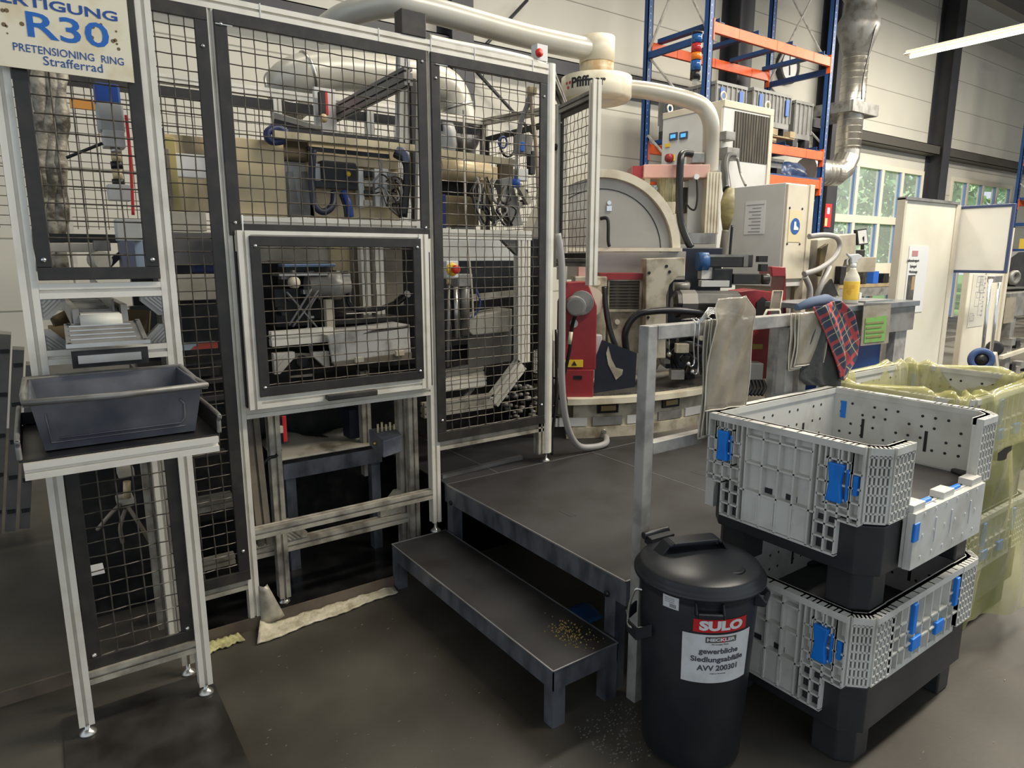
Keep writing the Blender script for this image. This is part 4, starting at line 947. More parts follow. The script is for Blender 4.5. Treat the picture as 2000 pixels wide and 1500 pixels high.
        if not near:
            for i in range(11):
                for k_, zz in enumerate((zt1 - 0.055, zt1 - 0.095, zt1 - 0.14, zt1 - 0.18)):
                    if (i * 5 + k_ * 3) % 4: h_.lathe(O + V(ux) * (0.05 + i * 0.045) + V((0, 0, zz)) - n * 0.0155, -n, [(0.0055, 0.0), (0.0055, 0.002)], 8)
            for q in (0.16, 0.40): h_.extr([O + V(ux) * q + V((0, 0, zt1 - 0.19)) - n * 0.0158, O + V(ux) * (q + 0.011) + V((0, 0, zt1 - 0.19)) - n * 0.0158, O + V(ux) * (q + 0.011) + V((0, 0, zt1 - 0.11)) - n * 0.0158, O + V(ux) * q + V((0, 0, zt1 - 0.11)) - n * 0.0158], -n * 0.002)
        po = m.merge(h_, 1).build('side_panel', mt, t, mats=(BLACK,))
        if not near:
            m2 = MB(); m2.extr([O + V(ux) * (W - 0.062) + V((0, 0, zt1 - 0.12)) - n * 0.0158, O + V(ux) * (W - 0.042) + V((0, 0, zt1 - 0.12)) - n * 0.0158, O + V(ux) * (W - 0.042) + V((0, 0, zt1 - 0.05)) - n * 0.0158, O + V(ux) * (W - 0.062) + V((0, 0, zt1 - 0.05)) - n * 0.0158], -n * 0.006); m2.build('latch', LATCH, po)
        if near:
            latch(po, o, ux, 0.065, zt1 - 0.105); latch(po, o, ux, W - 0.075, zt1 - 0.125, 0.05, 0.12)
            m2 = MB(); m2.extr([O + V(ux) * (W - 0.022) + V((0, 0, zt1 - 0.15)) + n * 0.012, O + V(ux) * (W - 0.010) + V((0, 0, zt1 - 0.15)) + n * 0.012, O + V(ux) * (W - 0.010) + V((0, 0, zt1 - 0.09)) + n * 0.012, O + V(ux) * (W - 0.022) + V((0, 0, zt1 - 0.09)) + n * 0.012], n * 0.014); m2.build('hinge_pin', LATCH, po)
    cc = 0.0
    side((x0 + 0.002, y1 - 0.008, 0), (0, -1, 0), LY - 0.053, True)
    side((x1 - 0.002, y0 + 0.05, 0), (0, 1, 0), LY - 0.058, False)
    # rear long panel, with holes seen from inside
    m = MB(); panel(m, (x1 - 0.012, y1 - 0.002), (-1, 0, 0), LX - 0.024, zs, zt1, [0.0, 0.2, 0.5, LX - 0.03], [(0, LX - 0.03, zs + 0.1)])
    hol = MB(); rnd = random.Random(int(z * 100))
    for i in range(11):
        for zz in (zt1 - 0.06, zt1 - 0.12, zt1 - 0.18):
            if (i * 7 + int(zz * 1000)) % 3: 
                xx = x0 + 0.12 + i * 0.056; hol.lathe((xx, y1 - 0.020 + 0.004, zz), (0, -1, 0), [(0.006, 0.0), (0.006, 0.0025)], 8)
    for xx in (x0 + 0.30, x0 + 0.56): hol.box((xx - 0.006, y1 - 0.0195, zt1 - 0.2), (xx + 0.006, y1 - 0.017, zt1 - 0.12))
    ro = m.merge(hol, 1).build('long_panel', mt, t, mats=(BLACK,))
    # corner pieces of the front long side
    def fcorner(o, ux, W, zlo):
        m = MB(); n = 5
        bx = panel(m, o, ux, W, zlo, zt1, [W * k / n for k in range(n + 1)], [(0, W, lerp(zlo, zt1, k / 8)) for k in range(0, 8)], 0.016)
        m.build('corner_panel', mt, t)
    d45 = V((1, -1, 0)).normalized()
    fcorner((x0 + 0.002, y0 + 0.045, 0), d45, 0.06, z + 0.302)
    fcorner((x0 + 0.045, y0 + 0.002, 0), (1, 0, 0), 0.115, z + 0.302)
    fcorner((x1 - 0.16, y0 + 0.002, 0), (1, 0, 0), 0.115, z + 0.302)
    fcorner((x1 - 0.045, y0 + 0.002, 0), (d45.x, -d45.y, 0), 0.06, z + 0.302)
    # lower fixed band of the front
    m = MB(); wl, wr = x0 + 0.16, x1 - 0.16
    bx = panel(m, (wl, y0 + 0.01), (1, 0, 0), wr - wl, z + 0.286, z + 0.30, [0.0, 0.1, 0.2, 0.3, wr - wl], [], 0.012)
    m.build('front_band', mt, t)
    if opened:
        # flap hinged down, hanging outside; two blue hinge catches on the sill
        m = MB(); o = V((wl - 0.01, y0 - 0.022, 0)); zA, zB = z + 0.135, z + 0.315
        fx = panel(m, o, (1, 0, 0), wr - wl + 0.02, zA, zB, [0.0, 0.05, 0.16, 0.28, 0.42, wr - wl + 0.02], [(0, wr - wl + 0.02, zA + 0.004)], 0.006, rim=False)
        m.box((wl - 0.01, y0 - 0.040, zA), (wr + 0.01, y0 - 0.016, zB))
        for q in (0.0, 0.20, 0.41): m.box((wl + q - 0.005, y0 - 0.03, zB), (wl + q + 0.07, y0 + 0.012, zB + 0.022))
        d = MB()
        for q in (0.13, 0.24, 0.38): d.box((wl + q, y0 - 0.043, zA + 0.06), (wl + q + 0.005, y0 - 0.0395, zA + 0.14))
        for i in range(6):
            for zz in (0.03, 0.10, 0.17): d.lathe((wl + 0.05 + i * 0.075, y0 - 0.0398, zA + zz), (0, -1, 0), [(0.005, 0), (0.005, 0.002)], 8)
        fo = m.merge(d, 1).build('drop_flap', mt, t, mats=(PAPER,))
        MB().box((wl - 0.012, y0 - 0.043, zA + 0.09), (wl + 0.022, y0 - 0.034, zA + 0.15)).build('latch', LATCH, fo, bevel=0.003)
        for q in (0.10, 0.31): MB().box((wl + q, y0 - 0.012, z + 0.29), (wl + q + 0.06, y0 + 0.004, z + 0.325)).build('hinge_catch', LATCH, t, bevel=0.004)
    else:
        m = MB(); W = wr - wl
        bx = panel(m, (wl, y0 + 0.004), (1, 0, 0), W, z + 0.30, zt1, [0, 0.045, 0.09, 0.15, 0.2, 0.26, 0.32, W - 0.09, W - 0.045, W], [(0, W, z + 0.36), (0, W, z + 0.41), (0, 0.09, z + 0.45), (W - 0.09, W, z + 0.45)], 0.016)
        fo = m.build('front_panel', mt, t)
        MB().box((wl + 0.11, y0 - 0.022, z + 0.40), (wl + 0.135, y0 - 0.008, z + 0.505)).build('latch', LATCH, fo, bevel=0.003); MB().box((wr - 0.06, y0 - 0.022, z + 0.40), (wr - 0.035, y0 - 0.008, z + 0.505)).build('latch', LATCH, fo, bevel=0.003)
        for q in (0.13, 0.30): MB().box((wl + q, y0 - 0.018, z + 0.33), (wl + q + 0.06, y0 - 0.006, z + 0.375)).build('hinge_catch', LATCH, fo, bevel=0.003)
    return t
CX0, CY0 = 1.925, 0.885
crate(CX0, CY0, 0.0, 'lower folding crate of the near stack, grey walls on a black base', False)
crate(CX0, CY0, 0.53, 'upper folding crate of the near stack, its front flap hanging open', True)
# second stack behind, lined with yellow film
K0, L0 = 2.86, 1.03
crate(K0, L0, 0.0, 'lower folding crate of the stack wrapped in yellow film at the right edge', False)
crate(K0, L0, 0.53, 'upper folding crate lined with a yellow plastic bag at the right edge', False)

t = thing('bin_liner', (K0 + 0.4, L0 + 0.3, 0.1), 'crinkled translucent yellow plastic bag draped over the right edge crates', 'bag')
rnd = random.Random(21)
def lin(u, v, ph=0.0):
    """u runs round the rim, v from inside bottom over the rim and down outside"""
    a = u * 2 * math.pi; sq = lambda c: math.copysign(abs(c) ** 0.35, c)
    wob = 0.012 * math.sin(9 * a + 4 * v) + 0.010 * math.sin(23 * a + 7 * v + ph) + 0.006 * math.sin(41 * a)
    if v < 0.45: k = v / 0.45; off = -0.045 * (1 - k) - 0.02; z = lerp(0.80, 1.055, k)
    elif v < 0.55: k = (v - 0.45) / 0.1; off = lerp(-0.02, 0.035, k); z = 1.065 + 0.015 * math.sin(k * math.pi)
    else: k = (v - 0.55) / 0.45; off = 0.035 + 0.03 * k; z = lerp(1.06, 0.80 + 0.03 * math.sin(7 * a), k)
    return V((K0 + 0.4 + (0.40 + off) * sq(math.cos(a)) + wob, L0 + 0.3 + (0.30 + off) * sq(math.sin(a)) + wob, z + 0.012 * math.sin(17 * a + 3) * (1 if v > 0.4 else 0.3)))
MB().grid(lin, 110, 22).build('rim_fold', YFILM, t)
def hang(u, v):
    z = lerp(0.86, 0.16 + 0.07 * math.sin(5 * u + 1) + 0.05 * u, v); fold = 0.028 * math.sin(9 * u + 3 * v) + 0.018 * math.sin(21 * u - 5 * v) + 0.008 * math.sin(47 * u + 9 * v)
    if u < 0.45: k = u / 0.45; x = K0 - 0.06 - 0.035 * math.sin(3 * v); y = L0 + 0.5 - 0.58 * k
    else: k = (u - 0.45) / 0.55; x = K0 - 0.05 + 0.8 * k; y = L0 - 0.085 - 0.03 * math.sin(3 * v)
    return V((x + fold * 0.5, y + fold * (1 if u > 0.45 else 0.2) - 0.05 * v * v * max(0, u - 0.3), z))
MB().grid(hang, 80, 36).build('hanging_film', YFILM, t)
# ================================================================ rotary machine behind the platform
def atd(x, y, d):
    """point at horizontal distance d along the machine axis seen at photo pixel (x, y)"""
    v = (x - 1000) / F * _r - (y - 750) / F * _up + _fw
    return V((0, 0, H)) + v * (d / v.dot(_g))
UR, UG = _r.copy(), _g.copy()
def rbox(m, x0, y0, x1, y1, d, dep):
    """upright box turned to the machine axis: front face spans the two corners at distance d, dep goes back"""
    a, b = atd(x0, y0, d), atd(x1, y1, d)
    ra, rb = a.dot(UR), b.dot(UR); base = UG * d
    P = lambda r, z: UR * r + base + V((0, 0, z))
    return m.extr([P(ra, a.z), P(rb, a.z), P(rb, b.z), P(ra, b.z)], UG * dep)
def rpoly(m, pts, d, dep):
    q = []
    for x, y in pts:
        p = atd(x, y, d); q.append(UR * p.dot(UR) + UG * d + V((0, 0, p.z)))
    return m.extr(q, UG * dep)
def rcyl(m, x, y, rp, d, dep, n=24):
    p = atd(x, y, d); r = rp / (F * 1.0) * d
    return m.lathe(p, UG, [(r, 0), (r, dep)], n)

ZB = PZ + 0.002
mc = V((3.55, 4.6, 0)); MR = 1.70
def sector(R_, z0, z1):
    pts = []
    for k in range(61):
        a = math.radians(lerp(218, 312, k / 60)); p = mc + V((math.cos(a) * R_, math.sin(a) * R_, 0))
        if p.x - p.y > -0.50: pts.append(V((p.x, p.y, z0)))
    pts += [V((4.62, 3.5, z0)), V((4.62, 5.4, z0)), V((3.02, 5.4, z0)), V((3.02, 3.62, z0))]
    return MB().extr(pts, (0, 0, z1 - z0))
mt_ = thing('rotary_machine', (3.6, 3.9, ZB), 'big cream and red rotary transfer machine with a round base behind the platform', 'machine')
sector(MR, ZB, ZB + 0.07).build('base_ring', CREAMD, mt_)
sector(MR - 0.02, ZB + 0.07, ZB + 0.225).build('base_body', CREAMD, mt_)
sector(MR + 0.035, ZB + 0.225, ZB + 0.262).build('table_rim', CREAM, mt_)
sector(MR - 0.04, ZB + 0.262, ZB + 0.275).build('grating', mat('oily grating', (0.06, 0.055, 0.05), 0.4, 0.3, dirt=(0.14, 0.13, 0.11), amt=0.9, scale=60, detail=3), mt_)
MB().tube([mc + V((math.cos(math.radians(a)) * (MR - 0.35), math.sin(math.radians(a)) * (MR - 0.35), ZB + 0.30)) for a in range(236, 305, 4)], 0.022, 8).build('inner_rail', CREAM, mt_)
for k, a in enumerate((233.5, 239.5, 247.5, 255.5, 263.5, 271.5, 280, 288)):
    a = math.radians(a); n = V((math.cos(a), math.sin(a), 0)); tg = V((-math.sin(a), math.cos(a), 0)); c = mc + n * (MR - 0.02) + V((0, 0, ZB))
    b = MB(); b.bar(c - tg * 0.10 + V((0, 0, 0.105)), c + tg * 0.10 + V((0, 0, 0.105)), 0.02, 0.055); b.build('cover_plate', CABW if k % 2 else GREYM, mt_)
    if k % 2 == 0:
        b = MB(); b.bar(c - tg * 0.07 + V((0, 0, 0.185)), c + tg * 0.07 + V((0, 0, 0.185)), 0.03, 0.055); po = b.build('recess_frame', DARK, mt_)
        b = MB(); b.bar(c + n * 0.012 - tg * 0.05 + V((0, 0, 0.19)), c + n * 0.012 + tg * 0.05 + V((0, 0, 0.19)), 0.02, 0.032); b.build('recess_plate', mat('oily brass plate', (0.30, 0.22, 0.10), 0.35, 0.5), po)
for x in (1178, 1425): 
    p = atd(x, 840, 4.17); MB().lathe(p, -UG, [(0.022, -0.1), (0.022, 0.02), (0.014, 0.02), (0.014, 0.05)], 12).build('pipe_stub', GREYM, mt_)

# --- red drive unit
m = MB(); rpoly(m, [(1092, 592), (1108, 552), (1147, 550), (1166, 598), (1164, 722), (1090, 722)], 4.16, 0.17); m.build('red_guard', REDM, mt_, bevel=0.006)
m = MB(); rpoly(m, [(1103, 722), (1160, 722), (1158, 785), (1101, 785)], 4.15, 0.17); m.build('red_guard', REDM, mt_, bevel=0.005)
m = MB(); rcyl(m, 1136, 592, 24, 4.135, 0.03); rcyl(m, 1126, 599, 19, 3.99, 0.15); po = m.build('motor_cap', GREYM, mt_, bevel=0.004)
m = MB(); rcyl(m, 1125, 600, 15, 3.982, 0.01); m.build('cap_face', mat('dull grey cap', (0.20, 0.19, 0.17), 0.5, 0.3), po)
m = MB(); rcyl(m, 1121, 632, 8, 4.12, 0.05); m.build('pin', STEEL, mt_)
m = MB(); rbox(m, 1102, 717, 1139, 703, 4.152, 0.008); po = m.build('warning_label', YEL, mt_); m = MB(); rpoly(m, [(1116, 714), (1127, 714), (1121.5, 705)], 4.149, 0.003); m.build('warning_triangle', BLACK, po)
m = MB(); rbox(m, 1120, 741, 1137, 734, 4.146, 0.006); m.build('name_plate', DARK, mt_)
MB().tube(smooth_path([atd(1125, 612, 4.05), atd(1117, 640, 4.08), atd(1113, 680, 4.08), atd(1106, 715, 4.09), atd(1097, 750, 4.10), atd(1094, 780, 4.12)]), 0.011, 8).build('hose', RUBBER, mt_)
MB().tube([atd(1115, 648, 4.075), atd(1112, 672, 4.075)], 0.013, 8).build('hose_sleeve', CREAM, mt_)
# --- gearbox behind it
m = MB(); rbox(m, 1120, 690, 1186, 540, 4.40, 0.25); m.build('gearbox', CREAMD, mt_, bevel=0.008)
m = MB(); rcyl(m, 1150, 590, 30, 4.34, 0.07); rcyl(m, 1168, 552, 5, 4.38, 0.03); m.build('flange', CREAM, mt_)
m = MB(); rbox(m, 1130, 540, 1155, 518, 4.45, 0.12); m.build('mount_block', REDFADE, mt_)
m = MB(); rbox(m, 1186, 690, 1262, 537, 4.46, 0.20); m.build('gear_housing', CREAMD, mt_, bevel=0.006)
m = MB(); rbox(m, 1175, 546, 1255, 534, 4.42, 0.25); m.build('red_strip', REDM, mt_)
m = MB(); rbox(m, 1188, 606, 1250, 546, 4.445, 0.02); fo = m.build('fin_plate', GRILL, mt_)
m = MB()
for k in range(9): rbox(m, 1190, 602 - k * 6, 1248, 600 - k * 6, 4.438, 0.01)
m.build('fin', mat('oily fin', (0.12, 0.10, 0.075), 0.35, 0.4), fo)
m = MB()
for q in ((1186, 609, 1255, 604), (1186, 549, 1255, 544), (1186, 606, 1191, 546), (1248, 606, 1255, 546)): rbox(m, *q, 4.43, 0.02)
m.build('fin_frame', CREAMD, mt_)
m = MB(); rcyl(m, 1175, 625, 12, 4.42, 0.05); rcyl(m, 1206, 629, 5, 4.44, 0.03); m.build('plug', CREAM, mt_)
m = MB(); rbox(m, 1163, 692, 1176, 655, 4.25, 0.1); m.build('sensor_block', CABW, mt_, bevel=0.004)
# --- cream column with arch
m = MB(); rpoly(m, [(1260, 700), (1262, 505), (1338, 503), (1338, 540), (1322, 542), (1308, 556), (1301, 578), (1300, 700)], 4.32, 0.16); m.build('column_plate', CREAMD, mt_, bevel=0.006)
m = MB()
for x, y in ((1268, 533), (1266, 620), (1302, 520), (1308, 531)): rcyl(m, x, y, 3, 4.315, 0.02, 10)
m.build('bolt', DARK, mt_)
# --- half round hood
hc = atd(1172, 492, 4.72); HRo = 152 / F * 4.72; n_ = 36
def half(Ro, Ri, d, dep):
    p = []
    for k in range(n_ + 1):
        a = math.pi * k / n_; p.append((Ro * math.cos(a), Ro * math.sin(a)))
    if Ri:
        for k in range(n_ + 1):
            a = math.pi * (1 - k / n_); p.append((Ri * math.cos(a), Ri * math.sin(a)))
    P = [UR * (hc.dot(UR) + x) + UG * d + V((0, 0, hc.z + y)) for x, y in p]
    m = MB()
    if not Ri: return m.extr(P, UG * dep)
    N = n_ + 1; o = P[:N]; i_ = P[N:][::-1]
    for k in range(n_):
        q = [o[k], o[k + 1], i_[k + 1], i_[k]]; m.extr(q, UG * dep)
    return m
half(HRo, HRo * 0.90, 4.69, 0.42).build('hood_rim', CREAM, mt_)
half(HRo * 0.90, 0, 4.74, 0.02).build('hood_sheet', STAIN, mt_)
half(HRo * 0.775, HRo * 0.765, 4.735, 0.006).build('hood_seam', DARK, mt_)
m = MB(); rbox(m, 1085, 491, 1333, 484, 4.66, 0.05); m.build('hood_hinge', CREAM, mt_)
MB().tube(smooth_path([atd(1173, 427, 4.68), atd(1184, 426, 4.66), atd(1188, 435, 4.65), atd(1188, 470, 4.65), atd(1190, 481, 4.66)]), 0.012, 8).build('hood_handle', BLACK, mt_)
m = MB(); rcyl(m, 1190, 396, 4, 4.72, 0.03, 12); rbox(m, 1185, 412, 1195, 402, 4.725, 0.02); m.build('hood_knob', CHROME, mt_)
m = MB(); rbox(m, 1088, 546, 1340, 491, 4.74, 0.06); m.build('hood_skirt', STAIN, mt_)
# --- dark slide units on the right
m = MB(); rbox(m, 1300, 720, 1412, 484, 4.78, 0.30); m.build('dark_housing', DARKB, mt_, bevel=0.006)
m = MB(); rcyl(m, 1343, 556, 7, 4.76, 0.03); m.build('round_cap', GREYM, mt_)
m = MB(); p = atd(1362, 511, 4.62); m.lathe(p, UR, [(0.062, 0), (0.062, 0.07)], 20); m.build('blue_ring', mat('dull blue ring', (0.02, 0.08, 0.22), 0.4), mt_)
m = MB(); rbox(m, 1384, 522, 1472, 497, 4.58, 0.10); m.build('servo_motor', MOTOR, mt_, bevel=0.006)
m = MB(); rbox(m, 1382, 502, 1462, 497, 4.575, 0.08); rbox(m, 1452, 521, 1462, 500, 4.57, 0.12); m.build('motor_edge', GREYM, mt_)
m = MB(); rbox(m, 1482, 512, 1500, 500, 4.58, 0.06); rbox(m, 1486, 530, 1500, 516, 4.58, 0.06); m.build('plug_connector', BLACK, mt_)
m = MB(); rbox(m, 1432, 555, 1487, 535, 4.55, 0.10); p = atd(1487, 545, 4.58); m.lathe(p, UR, [(0.035, 0), (0.035, 0.05)], 16); m.build('servo_motor', MOTOR, mt_, bevel=0.004)
m = MB(); rbox(m, 1393, 562, 1432, 525, 4.56, 0.12); m.build('slide_block', DARK, mt_, bevel=0.004)
m = MB(); rbox(m, 1370, 545, 1392, 515, 4.60, 0.1); rbox(m, 1300 + 70, 560, 1425, 548, 4.54, 0.08); m.build('slide_plate', CABW, mt_)
m = MB(); p = atd(1318, 594, 4.40); m.lathe(p, UR, [(0.05, -0.02), (0.088, 0), (0.088, 0.40), (0.07, 0.42)], 8, smooth=False); m.build('spindle_motor', MOTOR, mt_, bevel=0.004)
m = MB(); p = atd(1318, 594, 4.40); m.lathe(p, UR, [(0.092, 0.03), (0.092, 0.13)], 8, smooth=False); m.build('motor_collar', mat('dull collar', (0.16, 0.15, 0.135), 0.4, 0.2), mt_)
m = MB(); p = atd(1316, 560, 4.5); m.lathe(p, UR, [(0.03, 0), (0.03, 0.1)], 12); rcyl(m, 1318, 606, 6, 4.38, 0.05); m.build('fitting', GREYM, mt_)
# clutter on the table
rnd = random.Random(12)
for i in range(26):
    x, y = rnd.uniform(1275, 1410), rnd.uniform(640, 735); s = rnd.uniform(6, 18); m = MB()
    if i % 3: rbox(m, x, y + s * 0.7, x + s * 1.6, y - s * 0.4, rnd.uniform(4.30, 4.7), rnd.uniform(0.05, 0.12))
    else: rcyl(m, x, y, s * 0.6, rnd.uniform(4.30, 4.65), rnd.uniform(0.05, 0.15), 12)
    m.build('tool_holder', [DARK, DARK, GREYM, MOTOR, CREAMD][i % 5], mt_, bevel=0.003)
for i in range(7):
    x = rnd.uniform(1290, 1395); P_ = [atd(x, 730, 4.5), atd(x + rnd.uniform(-20, 20), 690, 4.42), atd(x + rnd.uniform(0, 60), rnd.uniform(660, 690), 4.38), atd(x + rnd.uniform(50, 90), 720, 4.45)]
    MB().tube(smooth_path(P_), rnd.uniform(0.008, 0.014), 8).build('hose', RUBBER, mt_)
m = MB()
for x in (1295, 1307): m.tube([atd(x, 660, 4.35), atd(x, 690, 4.35)], 0.004, 6); m.sph(atd(x, 692, 4.35), 0.018, 10)
m.build('ball_fitting', STEEL, mt_)
MB().tube(smooth_path([atd(1224, 690, 4.22), atd(1221, 650, 4.2), atd(1240, 618, 4.2), atd(1275, 608, 4.2), atd(1330, 607, 4.25), atd(1395, 614, 4.4)]), 0.022, 10).build('hose', RUBBER, mt_)
MB().tube(smooth_path([atd(1180, 560, 4.36), atd(1183, 600, 4.33), atd(1190, 640, 4.3), atd(1203, 680, 4.28)]), 0.018, 10).build('hose', RUBBER, mt_)
# black chipped splash flap
m = MB(); rpoly(m, [(1176, 664), (1244, 690), (1240, 756), (1160, 768), (1163, 700)], 4.19, 0.012); fo = m.build('splash_flap', DARKB, mt_)
m = MB(); rpoly(m, [(1188, 676), (1194, 700), (1203, 718), (1217, 722), (1215, 732), (1203, 742), (1196, 728), (1188, 712), (1184, 690)], 4.185, 0.004); m.build('worn_patch', CREAMD, fo)
# red unit on the right
m = MB(); rpoly(m, [(1443, 570), (1475, 566), (1530, 572), (1533, 540), (1508, 540), (1506, 520), (1535, 522), (1538, 740), (1445, 740)], 4.72, 0.25); m.build('red_housing', REDM, mt_, bevel=0.006)
m = MB(); rpoly(m, [(1478, 590), (1490, 580), (1502, 590), (1500, 625), (1486, 640), (1476, 625)], 4.71, 0.02); m.build('dark_opening', BLACK, mt_)
m = MB(); rbox(m, 1470, 682, 1490, 672, 4.712, 0.01); m.build('red_label', mat('green red label', (0.30, 0.22, 0.05), 0.5), mt_)
m = MB(); rbox(m, 1462, 745, 1492, 710, 4.55, 0.12); m.build('junction_box', GREYM, mt_, bevel=0.004)
for i in range(5):
    x = 1462 + i * 7; MB().tube(smooth_path([atd(x, 742, 4.55), atd(x + 4, 758, 4.52), atd(x - 3, 772, 4.5)]), 0.012, 6).build('cable', RUBBER, mt_)
m = MB(); e = [(1503, 603), (1510, 568), (1528, 568), (1524, 603)]
q = [atd(x, y, 4.45) for x, y in e]; m.tube(q, 0.006, 6, closed=True); fo = m.build('shield_frame', CREAM, mt_)
m = MB(); rpoly(m, e, 4.452, 0.004); m.build('shield_pane', POUCH, fo)
MB().tube([atd(1484, 634, 4.3), atd(1498, 606, 4.32), atd(1522, 606, 4.32), atd(1526, 630, 4.3)], 0.009, 6).build('bent_bracket', CREAM, mt_)

# --- gantry over the hood
gt = thing('gantry', atd(1320, 480, 5.1), 'faded red gantry beam with a finned motor above the round hood', 'machine gantry')
m = MB(); rbox(m, 1257, 347, 1387, 321, 5.0, 0.28); m.build('cross_beam', REDFADE, gt, bevel=0.005)
m = MB(); a_ = atd(1257, 347, 5.0); b_ = atd(1257, 323, 5.0); o_ = UR * (a_.dot(UR) - 0.075) + UG * 5.03
m.extr([o_ + V((0, 0, a_.z)), o_ + UR * 0.075 + V((0, 0, a_.z)), o_ + UR * 0.075 + V((0, 0, b_.z)), o_ + V((0, 0, b_.z))], UG * 0.24); m.build('beam_end', REDM, gt)
m = MB(); rbox(m, 1254, 490, 1270, 347, 5.06, 0.10); m.build('pillar', CREAM, gt)
m = MB(); rbox(m, 1378, 457, 1409, 336, 4.98, 0.16)
for k in range(5): rbox(m, 1379 + k * 6, 456, 1382 + k * 6, 337, 4.972, 0.01)
m.build('ribbed_pillar', CREAM, gt)
m = MB(); rbox(m, 1340, 470, 1378, 347, 5.12, 0.14); m.build('grey_panel', CABW, gt)
m = MB(); p = atd(1303, 402, 5.10); m.lathe(p, (0, 0, 1), [(0.075, 0), (0.075, 0.20), (0.06, 0.215)], 20)
for k in range(16):
    a = 2 * math.pi * k / 16; m.bar(p + V((math.cos(a) * 0.075, math.sin(a) * 0.075, 0.01)), p + V((math.cos(a) * 0.075, math.sin(a) * 0.075, 0.19)), 0.006, 0.012, up=(math.cos(a), math.sin(a), 0))
m.build('finned_motor', mat('greenish motor paint', (0.42, 0.39, 0.25), 0.4, dirt=(0.25, 0.22, 0.12), amt=0.7, scale=10), gt)
m = MB(); rbox(m, 1293, 418, 1320, 394, 5.02, 0.14); rbox(m, 1290, 480, 1322, 418, 5.06, 0.12); m.build('motor_mount', CREAM, gt, bevel=0.004)
m = MB(); rbox(m, 1322, 416, 1344, 366, 5.15, 0.08); m.build('grille_box', GRILL, gt)
m = MB(); rcyl(m, 1280, 368, 4, 5.05, 0.03); rbox(m, 1277, 385, 1283, 362, 5.05, 0.02); m.build('lever', STEEL, gt)
m = MB(); rbox(m, 1351, 318, 1377, 298, 5.02, 0.16); m.build('terminal_box', GREYM, gt, bevel=0.004)
MB().tube(smooth_path([atd(1352, 301, 5.0), atd(1334, 300, 4.98), atd(1329, 315, 4.94), atd(1327, 370, 4.92), atd(1328, 420, 4.9), atd(1336, 455, 4.88), atd(1350, 484, 4.86)]), 0.026, 10).build('thick_hose', RUBBER, gt)
MB().tube(smooth_path([atd(1361, 350, 4.98), atd(1362, 385, 4.96), atd(1358, 408, 4.95), atd(1349, 408, 4.96), atd(1338, 395, 5.0)]), 0.007, 8).build('cable', RUBBER, gt)
m = MB(); rcyl(m, 1361, 345, 5, 4.97, 0.03); m.build('cable_gland', PAPER, gt)
m = MB(); rbox(m, 1342, 476, 1398, 455, 4.9, 0.2); m.build('folded_sheet', GREYM, gt)

# --- drum with lettering and extraction pipes
dc = atd(1164, 200, 5.0); dr = 0.245
dt = thing('extraction_drum', (dc.x, dc.y, dc.z), 'cream extraction drum with black lettering over the machine, pipes on both sides', 'drum')
zd0 = atd(1164, 193, 5.0).z - 0.02; zd1 = zd0 + 0.150
MB().lathe((dc.x, dc.y, zd0), (0, 0, 1), [(0.10, 0.0), (dr - 0.02, 0.0), (dr, 0.02), (dr, 0.150), (0.12, 0.155)], 40).build('drum_body', CREAM, dt)
MB().lathe((dc.x, dc.y, zd0 - 0.003), (0, 0, 1), [(0.09, 0.0), (0.11, 0.004)], 32).build('drum_base', CABW, dt)
neck = mat('oil stained cream', (0.60, 0.52, 0.34), 0.4, dirt=(0.40, 0.17, 0.03), amt=0.9, scale=9, detail=8, stretch=(1, 1, 0.35), lo=0.42, hi=0.62)
MB().lathe((dc.x, dc.y, zd1), (0, 0, 1), [(0.118, 0), (0.118, 0.10)], 32).build('neck', neck, dt)
MB().lathe((dc.x, dc.y, zd1 + 0.10), (0, 0, 1), [(0.121, 0), (0.121, 0.165), (0.0, 0.166)], 32).build('upper_drum', CREAM, dt)
def cylmap(c, R_, a0, z):
    """lettering wrapped on an upright cylinder; a0 = bearing of the text middle"""
    return lambda x, y, dz: V((c.x + math.cos(a0 + x / R_) * (R_ + dz), c.y + math.sin(a0 + x / R_) * (R_ + dz), z + y))
af = math.atan2(-_g.y, -_g.x)
letters('Pfiffner', 0.088, cylmap(dc, dr + 0.001, af - 0.36, zd0 + 0.083), width=0.245, bold=0.003).build('lettering', BLACK, dt)
em = MB(); 
for k in range(3):
    a = 2.1 * k + 0.5; em.add([cylmap(dc, dr + 0.002, af - 0.36 - 0.64, zd0 + 0.083)(0.02 * math.cos(a) + 0.011 * math.cos(q), 0.02 * math.sin(a) + 0.011 * math.sin(q), 0.0) for q in [2 * math.pi * j / 10 for j in range(10)]], [tuple(range(10))])
em.build('emblem', REDP, dt)
pl = dc + V((0, 0, zd1 + 0.18 - dc.z))
MB().tube(smooth_path([pl, pl + V((-0.6, 0.02, 0.0)), pl + V((-1.35, 0.02, 0.02)), pl + V((-1.55, 0.10, 0.02)), pl + V((-1.70, 0.32, -0.01)), pl + V((-1.74, 0.62, -0.03))], 8), 0.072, 20).build('extraction_pipe', DUCTW, dt)
pr0 = atd(1200, 170, 5.0)
MB().tube(smooth_path([pr0, atd(1270, 178, 5.0), atd(1340, 194, 5.0), atd(1374, 210, 5.0), atd(1388, 240, 5.0), atd(1388, 285, 5.05), atd(1387, 335, 5.08)], 8), 0.058, 20).build('extraction_pipe', DUCTW, dt)

